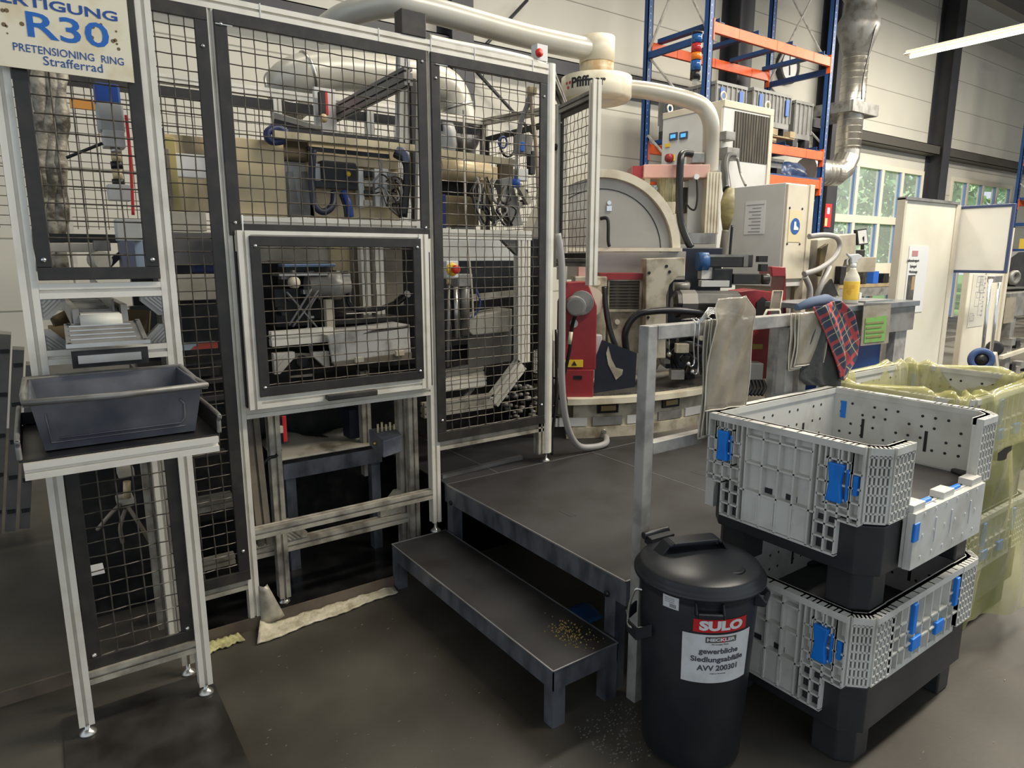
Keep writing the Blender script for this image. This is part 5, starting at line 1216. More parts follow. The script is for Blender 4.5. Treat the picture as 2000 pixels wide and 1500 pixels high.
# --- signal tower
sgp = atd(1357, 165, 5.05)
t = thing('signal_tower', sgp, 'signal lamp column with blue, red and orange segments above the cream pipe', 'signal light')
MB().cyl(sgp, sgp + V((0, 0, 0.10)), 0.02, 12).build('stand', CABW, t)
z = 0.03
segs = [('stand_segment', DARK, 0.06), ('blue_segment', mat('blue lamp segment', (0.02, 0.10, 0.30), 0.15), 0.07), ('orange_segment', mat('orange lamp segment', (0.80, 0.20, 0.02), 0.2), 0.05), ('red_segment', mat('red lamp segment', (0.45, 0.03, 0.03), 0.15), 0.06), ('blue_segment', MATS['blue lamp segment'], 0.06), ('cap', DARK, 0.015)]
for nme, mm, hgt in segs:
    MB().lathe(sgp + V((0, 0, z)), (0, 0, 1), [(0.036, 0), (0.036, hgt * 0.9), (0.030, hgt * 0.93), (0.030, hgt)], 20).build(nme, mm, t); z += hgt

# ================================================================ chiller cabinet and control cabinet
YA = 4.2; ca = at(1415, 197, Y=YA); cb = at(1510, 218, Y=YA); zt2 = ca.z
x0, x1 = ca.x, cb.x; yb = at(1295, 227, X=x0).y
ch_ = thing('chiller_cabinet', ((x0 + x1) / 2, (YA + yb) / 2, ZB), 'tall white chiller cabinet with a dusty dark condenser grille and lifting eyes', 'cabinet')
MB().box((x0, YA, ZB), (x1, yb, zt2)).build('body', CABW, ch_, bevel=0.006)
gy = YA - 0.006
MB().box((x0 + 0.16, gy, at(1500, 322, Y=YA).z), (x1 - 0.06, YA + 0.01, zt2 - 0.07)).build('condenser_grille', GRILL, ch_)
gr = MB()
for k in range(14):
    xx = lerp(x0 + 0.165, x1 - 0.065, k / 13); gr.box((xx - 0.003, gy - 0.004, at(1500, 322, Y=YA).z), (xx + 0.003, gy, zt2 - 0.07))
gr.build('grille_bar', DARK, ch_)
MB().box((x0 - 0.006, YA - 0.012, zt2 - 0.05), (x1 + 0.006, yb, zt2 + 0.012)).build('top_frame', CABC, ch_, bevel=0.004)
MB().box((x1 - 0.05, YA - 0.012, ZB), (x1 + 0.004, YA, zt2 - 0.05)).build('edge_frame', CABC, ch_)
for x, y in ((x0 + 0.02, YA + 0.03), (x1 - 0.05, YA + 0.03), (x0 + 0.03, yb - 0.06)):
    MB().tube(arcpts((x, y, zt2 + 0.05), (1, 0, 0), (0, 0, 1), 0.035, 0, 360, 14)[:-1], 0.009, 6, closed=True).build('lifting_eye', CABC, ch_)
xs = x0 - 0.005
def sidebox(name, p0, p1, mm, th=0.012, par=None):
    a, b = at(*p0, X=x0), at(*p1, X=x0)
    return MB().box((x0 - th, a.y, a.z), (x0 + 0.001, b.y, b.z)).build(name, mm, par or ch_)
sidebox('front_strip', (1378, 325), (1412, 205), CABC)
for p in ((1308, 275), (1328, 273)):
    o = sidebox('display', (p[0], p[1]), (p[0] + 16, p[1] - 17), mat('dark display surround', (0.05, 0.07, 0.12), 0.3), 0.012); sidebox('screen', (p[0] + 3, p[1] - 4), (p[0] + 13, p[1] - 13), mat('lit blue display', (0.10, 0.42, 0.90), 0.3, emit=0.6), 0.015, o)
sidebox('warning_sticker', (1300, 288), (1309, 280), YEL, 0.008); sidebox('switch_plate', (1304, 316), (1318, 302), YEL, 0.010)
p = at(1309, 309, X=x0 - 0.01); MB().lathe(p, (-1, 0, 0), [(0.045, 0), (0.04, 0.04), (0, 0.042)], 16).build('main_switch', REDM, ch_)
for (a, b) in (((1418, 272), (1437, 258)), ((1420, 310), (1445, 290))):
    q0, q1 = at(*a, Y=YA - 0.1), at(*b, Y=YA - 0.1); MB().box((q0.x, YA - 0.10, q0.z), (q1.x, YA - 0.006, q1.z)).build('junction_box', GREYM, ch_, bevel=0.004)
hz = lambda P, r, mm, nme='hose': MB().tube(smooth_path([at(x, y, Y=yy) for x, y, yy in P]), r, 10).build(nme, mm, ch_)
hz([(1432, 305, 4.05), (1420, 306, 3.9), (1415, 325, 3.7), (1418, 350, 3.45), (1420, 372, 3.3)], 0.032, RUBBER)
hz([(1440, 308, 4.08), (1447, 340, 4.06), (1456, 362, 3.9)], 0.012, GREYM, 'cable')
m = MB(); P_ = [(1425, 368), (1421, 395), (1420, 425), (1417, 450)]; m.tube([at(x, y, Y=3.3) for x, y in P_], [0.035, 0.052, 0.046, 0.022], 14); m.build('wrapped_sleeve', mat('olive wrap', (0.15, 0.13, 0.05), 0.5, dirt=(0.28, 0.25, 0.13), amt=0.8, scale=9, stretch=(1, 1, 2.5)), ch_)
hz([(1417, 450, 3.3), (1413, 480, 3.3), (1408, 520, 3.32)], 0.026, mat('dusty sleeve', (0.13, 0.12, 0.10), 0.5))
hz([(1430, 440, 3.32), (1426, 490, 3.32), (1424, 520, 3.32)], 0.010, RUBBER)

YB = 3.1; c0 = at(1540, 356, Y=YB); c1 = at(1590, 360, Y=YB); ybb = at(1420, 370, X=c0.x).y
cb_ = thing('control_cabinet', ((c0.x + c1.x) / 2, (YB + ybb) / 2, ZB), 'white and cream control cabinet with a paper notice and a round blue safety shoe sign', 'cabinet')
MB().box((c0.x, YB + 0.02, at(1540, 560, Y=YB).z), (c1.x, ybb, c0.z)).build('body', CABW, cb_, bevel=0.005)
MB().box((c0.x + 0.005, YB, at(1540, 545, Y=YB).z), (c1.x - 0.04, YB + 0.02, c0.z - 0.01)).build('front_door', CABC, cb_, bevel=0.004)
MB().box((c1.x - 0.06, YB - 0.01, ZB), (c1.x + 0.005, YB + 0.06, c0.z)).build('corner_post', CABC, cb_, bevel=0.004)
MB().box((c0.x + 0.05, YB + 0.1, ZB), (c1.x - 0.05, ybb - 0.1, at(1540, 560, Y=YB).z)).build('pedestal', CABC, cb_)
pa, pb = at(1453, 458, X=c0.x), at(1497, 392, X=c0.x)
po = MB().box((c0.x - 0.004, pb.y, pa.z), (c0.x - 0.001, pa.y, pb.z)).build('notice', PAPER, cb_)
tl = MB(); 
for k in range(9):
    z = lerp(pb.z - 0.025, pa.z + 0.02, k / 8); w_ = (0.16 if k == 0 else 0.11); yc = (pa.y + pb.y) / 2
    tl.box((c0.x - 0.0055, yc - w_ / 2, z - 0.004), (c0.x - 0.004, yc + w_ / 2 - (0.03 if k % 2 else 0), z + 0.003))
tl.build('print_line', mat('grey print', (0.30, 0.30, 0.31), 0.6), po)
bs = at(1552, 442, Y=YB); po = MB().box((bs.x - 0.085, YB - 0.004, bs.z - 0.12), (bs.x + 0.085, YB, bs.z + 0.12)).build('sign_plate', mat('pale yellow plate', (0.62, 0.54, 0.34), 0.5), cb_)
MB().lathe((bs.x, YB - 0.0045, bs.z), (0, -1, 0), [(0.062, 0), (0.062, 0.002)], 28).build('blue_disc', mat('sign blue', (0.02, 0.10, 0.34), 0.4), po)
sh = MB(); s_ = lambda x, z: V((bs.x + x, YB - 0.0085, bs.z + z))
sh.extr([s_(-0.02, 0.035), s_(0.005, 0.035), s_(0.008, 0.005), s_(0.04, -0.012), s_(0.04, -0.028), s_(-0.022, -0.028)], (0, 0.0015, 0)); sh.build('shoe_symbol', PAPER, po)
for x, z in ((-0.085, 0.135), (0.085, 0.135), (-0.085, -0.135), (0.085, -0.135)): MB().lathe((bs.x + x, YB - 0.001, bs.z + z), (0, -1, 0), [(0.010, 0), (0.008, 0.004), (0, 0.005)], 10).build('screw', BLACK, cb_)

# --- feeder hopper with conduit right of the cabinet
fh = thing('bowl_feeder', (5.6, 3.0, ZB), 'grey beige angular feeder housing with a bent conduit right of the control cabinet', 'feeder')
def xb(m, p0, p1, Y0, dep):
    a, b = at(*p0, Y=Y0), at(*p1, Y=Y0); return m.box((a.x, Y0, a.z), (b.x, Y0 + dep, b.z))
def xp(m, pts, Y0, dep): return m.extr([at(x, y, Y=Y0) for x, y in pts], (0, dep, 0))
BEI = mat('beige feeder paint', (0.40, 0.365, 0.29), 0.45, dirt=(0.20, 0.17, 0.12), amt=0.7, scale=4, detail=7)
m = MB(); xp(m, [(1597, 468), (1632, 463), (1638, 500), (1640, 575), (1625, 600), (1597, 600), (1596, 500)], 3.05, 0.45); m.build('housing', BEI, fh, bevel=0.008)
m = MB(); xp(m, [(1604, 485), (1618, 476), (1604, 540), (1598, 535)], 3.02, 0.03); m.build('dark_slot', BROWN, fh)
m = MB(); xp(m, [(1632, 460), (1672, 456), (1672, 500), (1650, 508), (1640, 540), (1632, 540)], 3.15, 0.35); m.build('side_housing', BEI, fh, bevel=0.006)
m = MB(); xp(m, [(1600, 575), (1625, 545), (1638, 578)], 3.03, 0.05); m.build('open_flap', DARK, fh)
m = MB(); xb(m, (1578, 720), (1600, 585), 3.1, 0.2); m.build('leg', BEI, fh)
MB().tube(smooth_path([at(1580, 462, Y=3.0), at(1610, 459, Y=2.96), at(1634, 464, Y=2.95), at(1640, 482, Y=2.95), at(1628, 505, Y=2.94), at(1600, 525, Y=2.94), at(1570, 535, Y=2.96)]), 0.021, 10).build('conduit', HOSEG, fh)
MB().tube([at(1620, 520, Y=2.98), at(1590, 590, Y=2.98)], 0.022, 8).build('conduit', HOSEG, fh)
MB().tube(smooth_path([at(1572, 540, Y=2.96), at(1582, 565, Y=2.95), at(1580, 600, Y=2.95)]), 0.022, 8).build('conduit', HOSEG, fh)
m = MB(); xb(m, (1672, 532), (1712, 502), 3.3, 0.2); m.build('small_box', BEI, fh, bevel=0.004)
m = MB(); xb(m, (1664, 506), (1690, 488), 3.32, 0.15); m.build('dark_fitting', DARK, fh, bevel=0.004); m = MB(); xb(m, (1640, 555), (1654, 520), 3.0, 0.1); m.build('dark_fitting', DARK, fh, bevel=0.004)
mo = thing('small_monitor', at(1683, 480, Y=3.4), 'small tilted black framed monitor standing in front of the window', 'monitor')
q = [at(1673, 449, Y=3.4), at(1693, 446, Y=3.4), at(1696, 477, Y=3.4), at(1676, 479, Y=3.4)]
m = MB(); m.extr(q, (0, 0.03, 0)); m.build('casing', BLACK, mo)
cq = sum(q, V()) / 4; m = MB(); m.extr([cq + (p - cq) * 0.84 + V((0, -0.003, 0)) for p in q], (0, 0.002, 0)); m.build('screen', CABW, mo)
MB().bar(cq, at(1684, 503, Y=3.45), 0.03, 0.02).build('neck', DARK, mo)

# ================================================================ workbench, bottle and hung pouch
wbx = thing('workbench', (4.45, 2.45, PZ), 'grey metal workbench on the platform carrying the spray bottle', 'workbench')
bz = at(1660, 592, Y=2.30).z
bx0, bx1, by0, by1 = 4.02, 4.98, 2.16, 2.72
MB().box((bx0, by0, bz - 0.035), (bx1, by1, bz)).build('top', mat('worn bench top', (0.26, 0.27, 0.29), 0.3, 0.5, dirt=(0.14, 0.14, 0.14), amt=0.7, scale=8), wbx, bevel=0.003)
MB().box((bx0 + 0.02, by0 + 0.02, bz - 0.20), (bx1 - 0.02, by0 + 0.04, bz - 0.035)).build('apron', GREYM, wbx)
for x in (bx0 + 0.03, bx1 - 0.21):
    for y in (by0 + 0.045, by1 - 0.08): MB().box((x, y, PZ), (x + (0.16 if x > 4.5 else 0.06), y + 0.05, bz - 0.035)).build('leg', GALV, wbx)
MB().box((bx0 + 0.05, by0 + 0.05, PZ + 0.10), (bx1 - 0.05, by1 - 0.05, PZ + 0.13)).build('lower_shelf', GREYM, wbx)
m = MB().box((4.30, by0 + 0.10, PZ + 0.131), (4.72, by1 - 0.1, PZ + 0.60)); tag(m.build('blue_bin', mat('deep blue plastic', (0.012, 0.05, 0.19), 0.4), bevel=0.02), 'deep blue plastic box on the lower shelf of the workbench', 'box')
bp = at(1660, 592, Y=2.28); bp.z = bz
sb = thing('spray_bottle', bp, 'white spray bottle with a yellow label on the workbench', 'bottle')
MB().lathe(bp, (0, 0, 1), [(0.0, 0.001), (0.044, 0.001), (0.047, 0.01), (0.047, 0.15), (0.040, 0.175), (0.018, 0.215), (0.018, 0.225)], 28).build('body', mat('milky plastic', (0.62, 0.58, 0.48), 0.35), sb)
MB().lathe(bp + V((0, 0, 0.025)), (0, 0, 1), [(0.0475, 0), (0.0478, 0.002), (0.0478, 0.115), (0.0475, 0.117)], 28).build('label', mat('yellow label', (0.80, 0.52, 0.06), 0.45, dirt=(0.60, 0.28, 0.03), amt=0.6, scale=18, lo=0.52, hi=0.6), sb)
MB().box(bp + V((0.012, -0.0505, 0.03)), bp + V((0.04, -0.035, 0.07))).build('label_field', PAPER, sb)
MB().cyl(bp + V((0, 0, 0.222)), bp + V((0, 0, 0.256)), 0.017, 16).build('collar', PAPER, sb)
hd = MB(); c = bp + V((0, 0, 0.256)); hd.extr([c + UR * x + V((0, 0, z)) - UG * 0.013 for x, z in ((-0.045, 0.045), (-0.052, 0.062), (-0.03, 0.052), (0.02, 0.058), (0.045, 0.045), (0.04, 0.028), (0.02, 0.018), (0.018, 0.0), (-0.018, 0.0), (-0.022, 0.03))], UG * 0.026); hd.build('spray_head', PAPER, sb, bevel=0.004)
MB().tube(smooth_path([c + UR * -0.03 + V((0, 0, 0.035)), c + UR * -0.042 + V((0, 0, 0.015)), c + UR * -0.038 + V((0, 0, -0.012))]), 0.005, 6).build('trigger', PAPER, sb)

ga, gb = at(1680, 675, Y=2.12), at(1740, 612, Y=2.12)
t = thing('plastic_pouch', (ga.x, 2.12, ga.z), 'clear hanging pouch holding a green sheet in front of the workbench', 'pouch')
m = MB(); m.extr([at(1681, 676, Y=2.12), at(1735, 670, Y=2.12), at(1741, 592, Y=2.12), at(1688, 592, Y=2.12)], (0, 0.004, 0)); m.build('film', POUCH, t)
m = MB(); m.extr([at(1688, 670, Y=2.117), at(1728, 666, Y=2.117), at(1733, 616, Y=2.117), at(1691, 622, Y=2.117)], (0, 0.002, 0)); m.build('green_sheet', GREEN, t)
tl = MB()
for k in range(4): tl.bar(at(1692, 632 + k * 9, Y=2.115), at(1727 - 5 * (k % 2), 629 + k * 9, Y=2.115), 0.001, 0.012)
tl.build('print_line', mat('faded print', (0.22, 0.20, 0.08), 0.6), t)
MB().box((at(1688, 592, Y=2.12).x, 2.112, at(1688, 592, Y=2.12).z), (at(1741, 592, Y=2.12).x, 2.158, at(1688, 592, Y=2.12).z + 0.012)).build('clip_rail', STEEL, t)
# second bench along the windows
fb = thing('window_bench', (12.0, 6.5, 0), 'long cluttered bench standing along the window wall', 'workbench')
MB().box((10.9, 6.9, 1.0), (16.5, 7.35, 1.06)).build('top', WOOD, fb); MB().box((10.9, 7.33, 1.06), (16.5, 7.36, 1.46)).build('back_board', CABC, fb)
for x in (11.0, 13.5, 16.3): MB().box((x, 6.95, 0), (x + 0.08, 7.3, 1.0)).build('leg', GREYM, fb)
MB().box((10.92, 6.91, 0.82), (16.4, 6.93, 1.0)).build('drawer_front', GREYM, fb)
rnd = random.Random(8)
for i in range(9):
    x = 12.2 + i * 0.42; h_ = rnd.uniform(0.08, 0.34); nme, mm, lb = [('bench_box', LBLUE, 'blue box'), ('bench_tool', DARK, 'dark tool'), ('bench_tool', GREYM, 'grey tool'), ('bench_tool', MOTOR, 'black fixture')][i % 4]
    tag(MB().box((x, 6.95, 1.061), (x + rnd.uniform(0.12, 0.3), 7.2, 1.061 + h_)).build(nme, mm, bevel=0.01), '%s on the window bench, %s from its left end' % (lb, ['first', 'second', 'third', 'fourth', 'fifth', 'sixth', 'seventh', 'eighth', 'ninth'][i]), lb.split()[1])

# ================================================================ partition boards at the right
YP = 2.42
pa, pb = at(1770, 390, Y=YP), at(1868, 400, Y=YP)
pt = thing('partition_board', ((pa.x + pb.x) / 2, YP, 0), 'tall cream partition board with a small photo notice', 'partition')
MB().box((pa.x, YP, 0.12), (pb.x, YP + 0.035, pa.z)).build('board', mat('cream board', (0.74, 0.70, 0.58), 0.4, dirt=(0.56, 0.50, 0.36), amt=0.5, scale=2), pt, bevel=0.004)
MB().box((pa.x - 0.03, YP - 0.01, 0.0), (pa.x, YP + 0.045, pa.z + 0.01)).build('edge_post', CABC, pt)
MB().box((pb.x, YP - 0.005, 0.0), (pb.x + 0.08, YP + 0.06, pb.z)).build('edge_post', CABC, pt)
MB().box((pa.x - 0.03, YP - 0.015, pa.z), (pb.x + 0.02, YP + 0.05, pa.z + 0.02)).build('top_trim', GREYM, pt)
ns = at(1787, 610, Y=YP - 0.002); nt_ = at(1796, 490, Y=YP - 0.002)
po = MB().box((at(1762, 612, Y=YP).x, YP - 0.004, ns.z), (at(1797, 612, Y=YP).x + 0.02, YP - 0.001, at(1785, 480, Y=YP).z)).build('notice', PAPER, pt)
def ntext(s, py, wd, sz, mm=BLACK):
    c = at(1784, py, Y=YP - 0.006); letters(s, sz, onplane((c.x, YP - 0.0055, c.z), (1, 0, 0), (0, 0, 1)), width=wd).build('print', mm, po)
ntext('Aufbewahrungsort', 509, 0.19, 0.030); ntext('Spiegel', 520, 0.10, 0.030); ntext('Werkzeuge', 531, 0.13, 0.030)
c = at(1786, 495, Y=YP); MB().box((c.x - 0.045, YP - 0.0058, c.z - 0.02), (c.x + 0.045, YP - 0.004, c.z + 0.02)).build('red_label', mat('pink print', (0.45, 0.22, 0.22), 0.6), po)
a, b = at(1767, 592, Y=YP), at(1784, 537, Y=YP)
ph = MB().box((a.x, YP - 0.0062, a.z), (b.x + 0.02, YP - 0.004, b.z)).build('photo', mat('photo print', (0.06, 0.055, 0.05), 0.3, dirt=(0.20, 0.17, 0.12), amt=0.8, scale=14), po)
MB().box((a.x + 0.06, YP - 0.0068, b.z - 0.11), (b.x + 0.015, YP - 0.006, b.z - 0.01)).build('photo_detail', CARTON, ph)
ar = MB(); c = at(1775, 600, Y=YP); ar.box((c.x - 0.006, YP - 0.006, c.z - 0.05), (c.x + 0.006, YP - 0.004, c.z)); ar.extr([V((c.x - 0.02, YP - 0.006, c.z - 0.05)), V((c.x + 0.02, YP - 0.006, c.z - 0.05)), V((c.x, YP - 0.006, c.z - 0.085))], (0, 0.002, 0)); ar.build('arrow', BLACK, po)

XW = pb.x + 0.10
w0, w1 = at(1866, 409, X=XW), at(1978, 402, X=XW); w2 = at(1860, 527, X=XW)
wbd = thing('whiteboard', (XW, (w0.y + w1.y) / 2, w2.z), 'blank whiteboard with a blue frame hinged to the cream partition', 'whiteboard')
MB().box((XW - 0.006, w1.y, w2.z), (XW + 0.006, w0.y, w0.z)).build('board', mat('glossy white board', (0.88, 0.84, 0.75), 0.2, dirt=(0.70, 0.64, 0.53), amt=0.5, scale=4), wbd)
f = MB(); e = 0.022
f.box((XW - 0.012, w1.y, w2.z - e), (XW + 0.012, w0.y, w2.z)).box((XW - 0.012, w1.y, w0.z), (XW + 0.012, w0.y, w0.z + e)).box((XW - 0.012, w1.y - e, w2.z - e), (XW + 0.012, w1.y, w0.z + e)).box((XW - 0.012, w0.y, w2.z - e), (XW + 0.012, w0.y + e, w0.z + e))
f.build('frame', mat('slate blue frame', (0.06, 0.08, 0.17), 0.4), wbd, bevel=0.004)
for z in (w2.z + 0.0, w0.z - 0.05): MB().box((XW - 0.06, w0.y + e, z), (XW + 0.01, w0.y + e + 0.03, z + 0.06)).build('hinge', PAPER, wbd)

YQ = 2.75
a, b = at(1893, 530, Y=YQ), at(1962, 530, Y=YQ)
p2 = thing('partition_board', ((a.x + b.x) / 2, YQ, 0), 'cream partition board carrying a pale technical drawing under the whiteboard', 'partition')
MB().box((a.x, YQ, 0.1), (b.x, YQ + 0.03, at(1893, 470, Y=YQ).z)).build('board', MATS['cream board'], p2)
MB().box((b.x, YQ - 0.02, 0.0), (b.x + 0.06, YQ + 0.04, at(1893, 440, Y=YQ).z)).build('edge_post', CABC, p2); MB().box((a.x - 0.02, YQ - 0.01, 0.0), (a.x, YQ + 0.04, at(1893, 470, Y=YQ).z)).build('edge_post', CABC, p2)
d0_, d1_ = at(1888, 640, Y=YQ), at(1925, 535, Y=YQ)
po = MB().box((d0_.x, YQ - 0.004, d0_.z), (d1_.x + 0.08, YQ - 0.001, d1_.z)).build('drawing', mat('pale drawing paper', (0.60, 0.57, 0.49), 0.6), p2)
tl = MB(); rnd = random.Random(2); W_ = d1_.x + 0.08 - d0_.x
for i in range(12):
    x = d0_.x + rnd.uniform(0.05, 0.55) * W_; z = rnd.uniform(d0_.z + 0.05, d1_.z - 0.08); w_, h_ = rnd.uniform(0.04, 0.12), rnd.uniform(0.04, 0.14)
    for q in ((x, z, x + w_, z + 0.003), (x, z + h_, x + w_, z + h_ + 0.003), (x, z, x + 0.003, z + h_), (x + w_, z, x + w_ + 0.003, z + h_)): tl.box((q[0], YQ - 0.0052, q[1]), (q[2], YQ - 0.004, q[3]))
for k in range(14): tl.box((d0_.x + W_ * 0.74, YQ - 0.0052, d0_.z + 0.1 + k * 0.045), (d0_.x + W_ * 0.84, YQ - 0.004, d0_.z + 0.112 + k * 0.045))
tl.build('drawing_line', MATS['grey print'], po)
# wheeled stand in front of it
YT = 2.55
tr_ = thing('wheeled_stand', at(1925, 735, Y=YT), 'chrome two rod stand with a blue wheel by the right partition', 'stand')
for x0_, x1_ in ((1934, 1915), (1952, 1932)): MB().tube([at(x0_, 545, Y=YT), at(x1_, 722, Y=YT)], 0.016, 10).build('rod', CHROME, tr_)
c = at(1943, 545, Y=YT); MB().box((c.x - 0.09, YT - 0.03, c.z - 0.03), (c.x + 0.09, YT + 0.03, c.z + 0.03)).build('clamp', STEEL, tr_, bevel=0.004)
c = at(1916, 702, Y=YT - 0.06); MB().lathe(c, (-0.85, -0.6, 0), [(0.055, -0.03), (0.10, -0.03), (0.108, -0.01), (0.108, 0.02), (0.098, 0.03), (0.06, 0.03), (0.055, 0.01)], 28).build('blue_wheel', mat('blue wheel', (0.05, 0.09, 0.22), 0.5), tr_)
MB().lathe(c, (-0.85, -0.6, 0), [(0.06, -0.01), (0.06, 0.02), (0.02, 0.035), (0, 0.04)], 20).build('hub', DARK, tr_)
c = at(1942, 680, Y=YT + 0.05); MB().lathe(c, (-0.85, -0.6, 0), [(0.05, -0.02), (0.075, -0.01), (0.075, 0.02), (0.05, 0.03)], 24).build('rear_wheel', BLACK, tr_)
MB().bar(at(1940, 690, Y=YT), at(1946, 735, Y=YT), 0.05, 0.05).build('base_block', CABC, tr_)
# machine corner at the right edge
rm = thing('bench_machine', at(1985, 745, Y=2.9), 'grey bench machine with fixtures cut off by the right picture edge', 'machine')
m = MB(); xb(m, (1968, 620), (2060, 566), 2.9, 0.4); m.build('table', GREYM, rm, bevel=0.005)
m = MB(); xp(m, [(1972, 505), (1990, 492), (2050, 490), (2050, 560), (1985, 560), (1970, 540)], 3.0, 0.3); m.build('head', DARK, rm, bevel=0.006)
p = at(1977, 542, Y=2.96); MB().lathe(p, (-0.3, -1, 0), [(0.08, 0), (0.08, 0.04), (0.05, 0.05), (0.04, 0.02)], 20).build('spindle_ring', GREYM, rm)
m = MB(); xb(m, (1960, 632), (1986, 580), 2.86, 0.006); m.build('film_flap', POUCH, rm)
m = MB(); xb(m, (1965, 760), (1976, 620), 2.92, 0.1); m.build('leg', GREYM, rm)
m = MB(); m.bar(at(1955, 698, Y=2.9), at(2010, 680, Y=2.9), 0.04, 0.04); m.build('stay', CABC, rm)
for i in range(8): 
    m = MB(); x, y = 1975 + (i % 4) * 9, 660 + (i // 4) * 45 + (i % 3) * 5; xb(m, (x, y + 16), (x + 10, y), 2.88 + 0.03 * i, 0.1); m.build('fixture', [GREYM, DARK, STEEL][i % 3], rm, bevel=0.004)

# --- grey supply hose at the enclosure corner post
hs = MB().tube(smooth_path([(2.33, 2.86, 1.72), (2.345, 2.84, 1.55), (2.345, 2.83, 1.2), (2.35, 2.83, 0.9), (2.40, 2.84, 0.66), (2.50, 2.86, 0.52), (2.62, 2.86, 0.488), (2.74, 2.88, 0.486), (2.84, 2.98, 0.488)]), 0.019, 12)
tag(hs.build('supply_hose', HOSEG), 'grey supply hose running down the enclosure corner post onto the platform', 'hose')
for i, (x, r) in enumerate(((2.325, 0.010), (2.36, 0.008))):
    tag(MB().tube(smooth_path([(x, 2.90, 1.2), (x + 0.01, 2.905, 0.8), (x - 0.02, 2.90, 0.6), (x - 0.03, 2.885, 0.475 + r)]), r, 8).build('cable', RUBBER), 'thin black cable beside the grey hose, %s of the two' % ['left', 'right'][i], 'cable')
# ================================================================ inside the enclosure
def yb_(m, p0, p1, Y0, dep):
    """axis aligned box whose front face at Y0 spans two photo pixels"""
    a, b = at(*p0, Y=Y0), at(*p1, Y=Y0); return m.box((a.x, Y0, a.z), (b.x, Y0 + dep, b.z))
def yp_(m, pts, Y0, dep): return m.extr([at(x, y, Y=Y0) for x, y in pts], (0, dep, 0))
def yt(pts, r, name, mm, par, n=8):
    return MB().tube(smooth_path([at(x, y, Y=q) for x, y, q in pts]), r, n).build(name, mm, par)
def B(name, p0, p1, Y0, dep, mm, par, bev=0.003):
    return yb_(MB(), p0, p1, Y0, dep).build(name, mm, par, bevel=bev)

am = thing('assembly_machine', (1.3, 3.8, 0), 'oily automatic machine inside the mesh enclosure with tan sheet panels on top', 'machine')
# black base boxes added to keep the lower interior dark, and support frame
MB().box((0.45, 3.75, 0.0), (2.85, 4.42, 0.95)).build('dark_fill_bed', DARK, am)
MB().box((0.40, 3.30, 1.02), (2.20, 4.42, 1.10)).build('bed_plate', DARK, am)
MB().box((0.005, 3.35, 0.0), (0.45, 4.42, 1.05)).build('side_bed', DARK, am)
MB().prof((0.66, 3.10, 1.745), (1.67, 3.10, 1.745), 0.05, up=(0, -1, 0)).build('mid_beam', ALU, am)
MB().prof((1.67, 3.10, 1.715), (2.32, 3.10, 1.715), 0.05, up=(0, -1, 0)).build('mid_beam', ALU, am)
MB().box((1.60, 3.075, 1.70), (1.655, 3.125, 1.775)).build('beam_block', CABW, am)
# octagonal aluminium end frame at the right
MB().prof((2.27, 3.10, 1.69), (2.27, 3.10, 1.00), 0.085, 0.045, up=(0, -1, 0)).build('frame_post', ALU, am)
MB().prof((2.26, 3.10, 0.99), (2.06, 3.10, 0.79), 0.08, 0.045, up=(0, -1, 0)).build('frame_brace', ALU, am)
MB().prof((2.06, 3.10, 0.80), (1.62, 3.10, 0.80), 0.08, 0.045, up=(0, -1, 0)).build('frame_foot', ALUD, am)
m = MB(); yp_(m, [(980, 468), (1020, 468), (1020, 500), (1012, 500)], 3.09, 0.03); m.build('corner_bracket', GREYM, am)
# inner legs seen under the lifting door
for x, y, z0, z1, mm in ((0.815, 3.0, 0.03, 0.98, ALUD), (1.475, 3.06, 0.03, 1.02, ALUD), (1.40, 3.35, 0.42, 1.0, ALUD), (1.50, 3.0, 0.05, 0.98, ALUD)):
    MB().prof((x, y, z0), (x, y, z1), 0.05, up=(0, -1, 0)).build('leg', mm, am)
foot(am, 0.815, 3.0, 0.0, 0.06)
MB().prof((0.70, 3.04, 0.262), (1.48, 3.04, 0.262), 0.05, up=(0, -1, 0)).build('lower_rail', ALUD, am)
gusset(am, (0.845, 3.03, 0.29), 1, 1, 0.10, ALUD, 3.03); gusset(am, (1.45, 3.05, 0.29), -1, 1, 0.12, ALUD, 3.05); gusset(am, (0.79, 3.03, 0.29), -1, 1, 0.09, ALUD, 3.03)
MB().prof((0.34, 3.05, 0.26), (0.62, 3.05, 0.26), 0.045, up=(0, -1, 0)).build('lower_rail', ALUD, am); MB().prof((0.34, 3.1, 0.52), (0.64, 3.1, 0.52), 0.06, up=(0, -1, 0)).build('lower_rail', ALUD, am)
# back panels in the window of the lifting door
PALE = mat('pale oily panel', (0.46, 0.43, 0.36), 0.4, 0.1, dirt=(0.22, 0.18, 0.12), amt=0.8, scale=5, detail=7)
GREYB = mat('brown grey panel', (0.24, 0.21, 0.165), 0.4, 0.15, dirt=(0.15, 0.115, 0.075), amt=0.8, scale=4, detail=6)
B('rear_panel', (505, 515), (655, 470), 3.72, 0.03, PALE, am); B('rear_panel', (650, 600), (695, 470), 3.70, 0.03, TAN, am); B('rear_panel', (690, 600), (785, 470), 3.68, 0.03, GREYB, am)
MB().box((0.4, 3.76, 0.95), (2.9, 3.80, 1.72)).build('rear_wall', DARK, am)
MB().prof((1.545, 3.62, 1.0), (1.545, 3.62, 1.72), 0.05, up=(0, -1, 0)).build('inner_post', ALU, am)
MB().prof((1.62, 3.60, 1.0), (1.62, 3.60, 1.72), 0.05, up=(0, -1, 0)).build('inner_post', ALU, am)
MB().prof((0.80, 3.06, 1.0), (0.80, 3.06, 1.72), 0.04, up=(0, -1, 0)).build('inner_post', ALU, am)
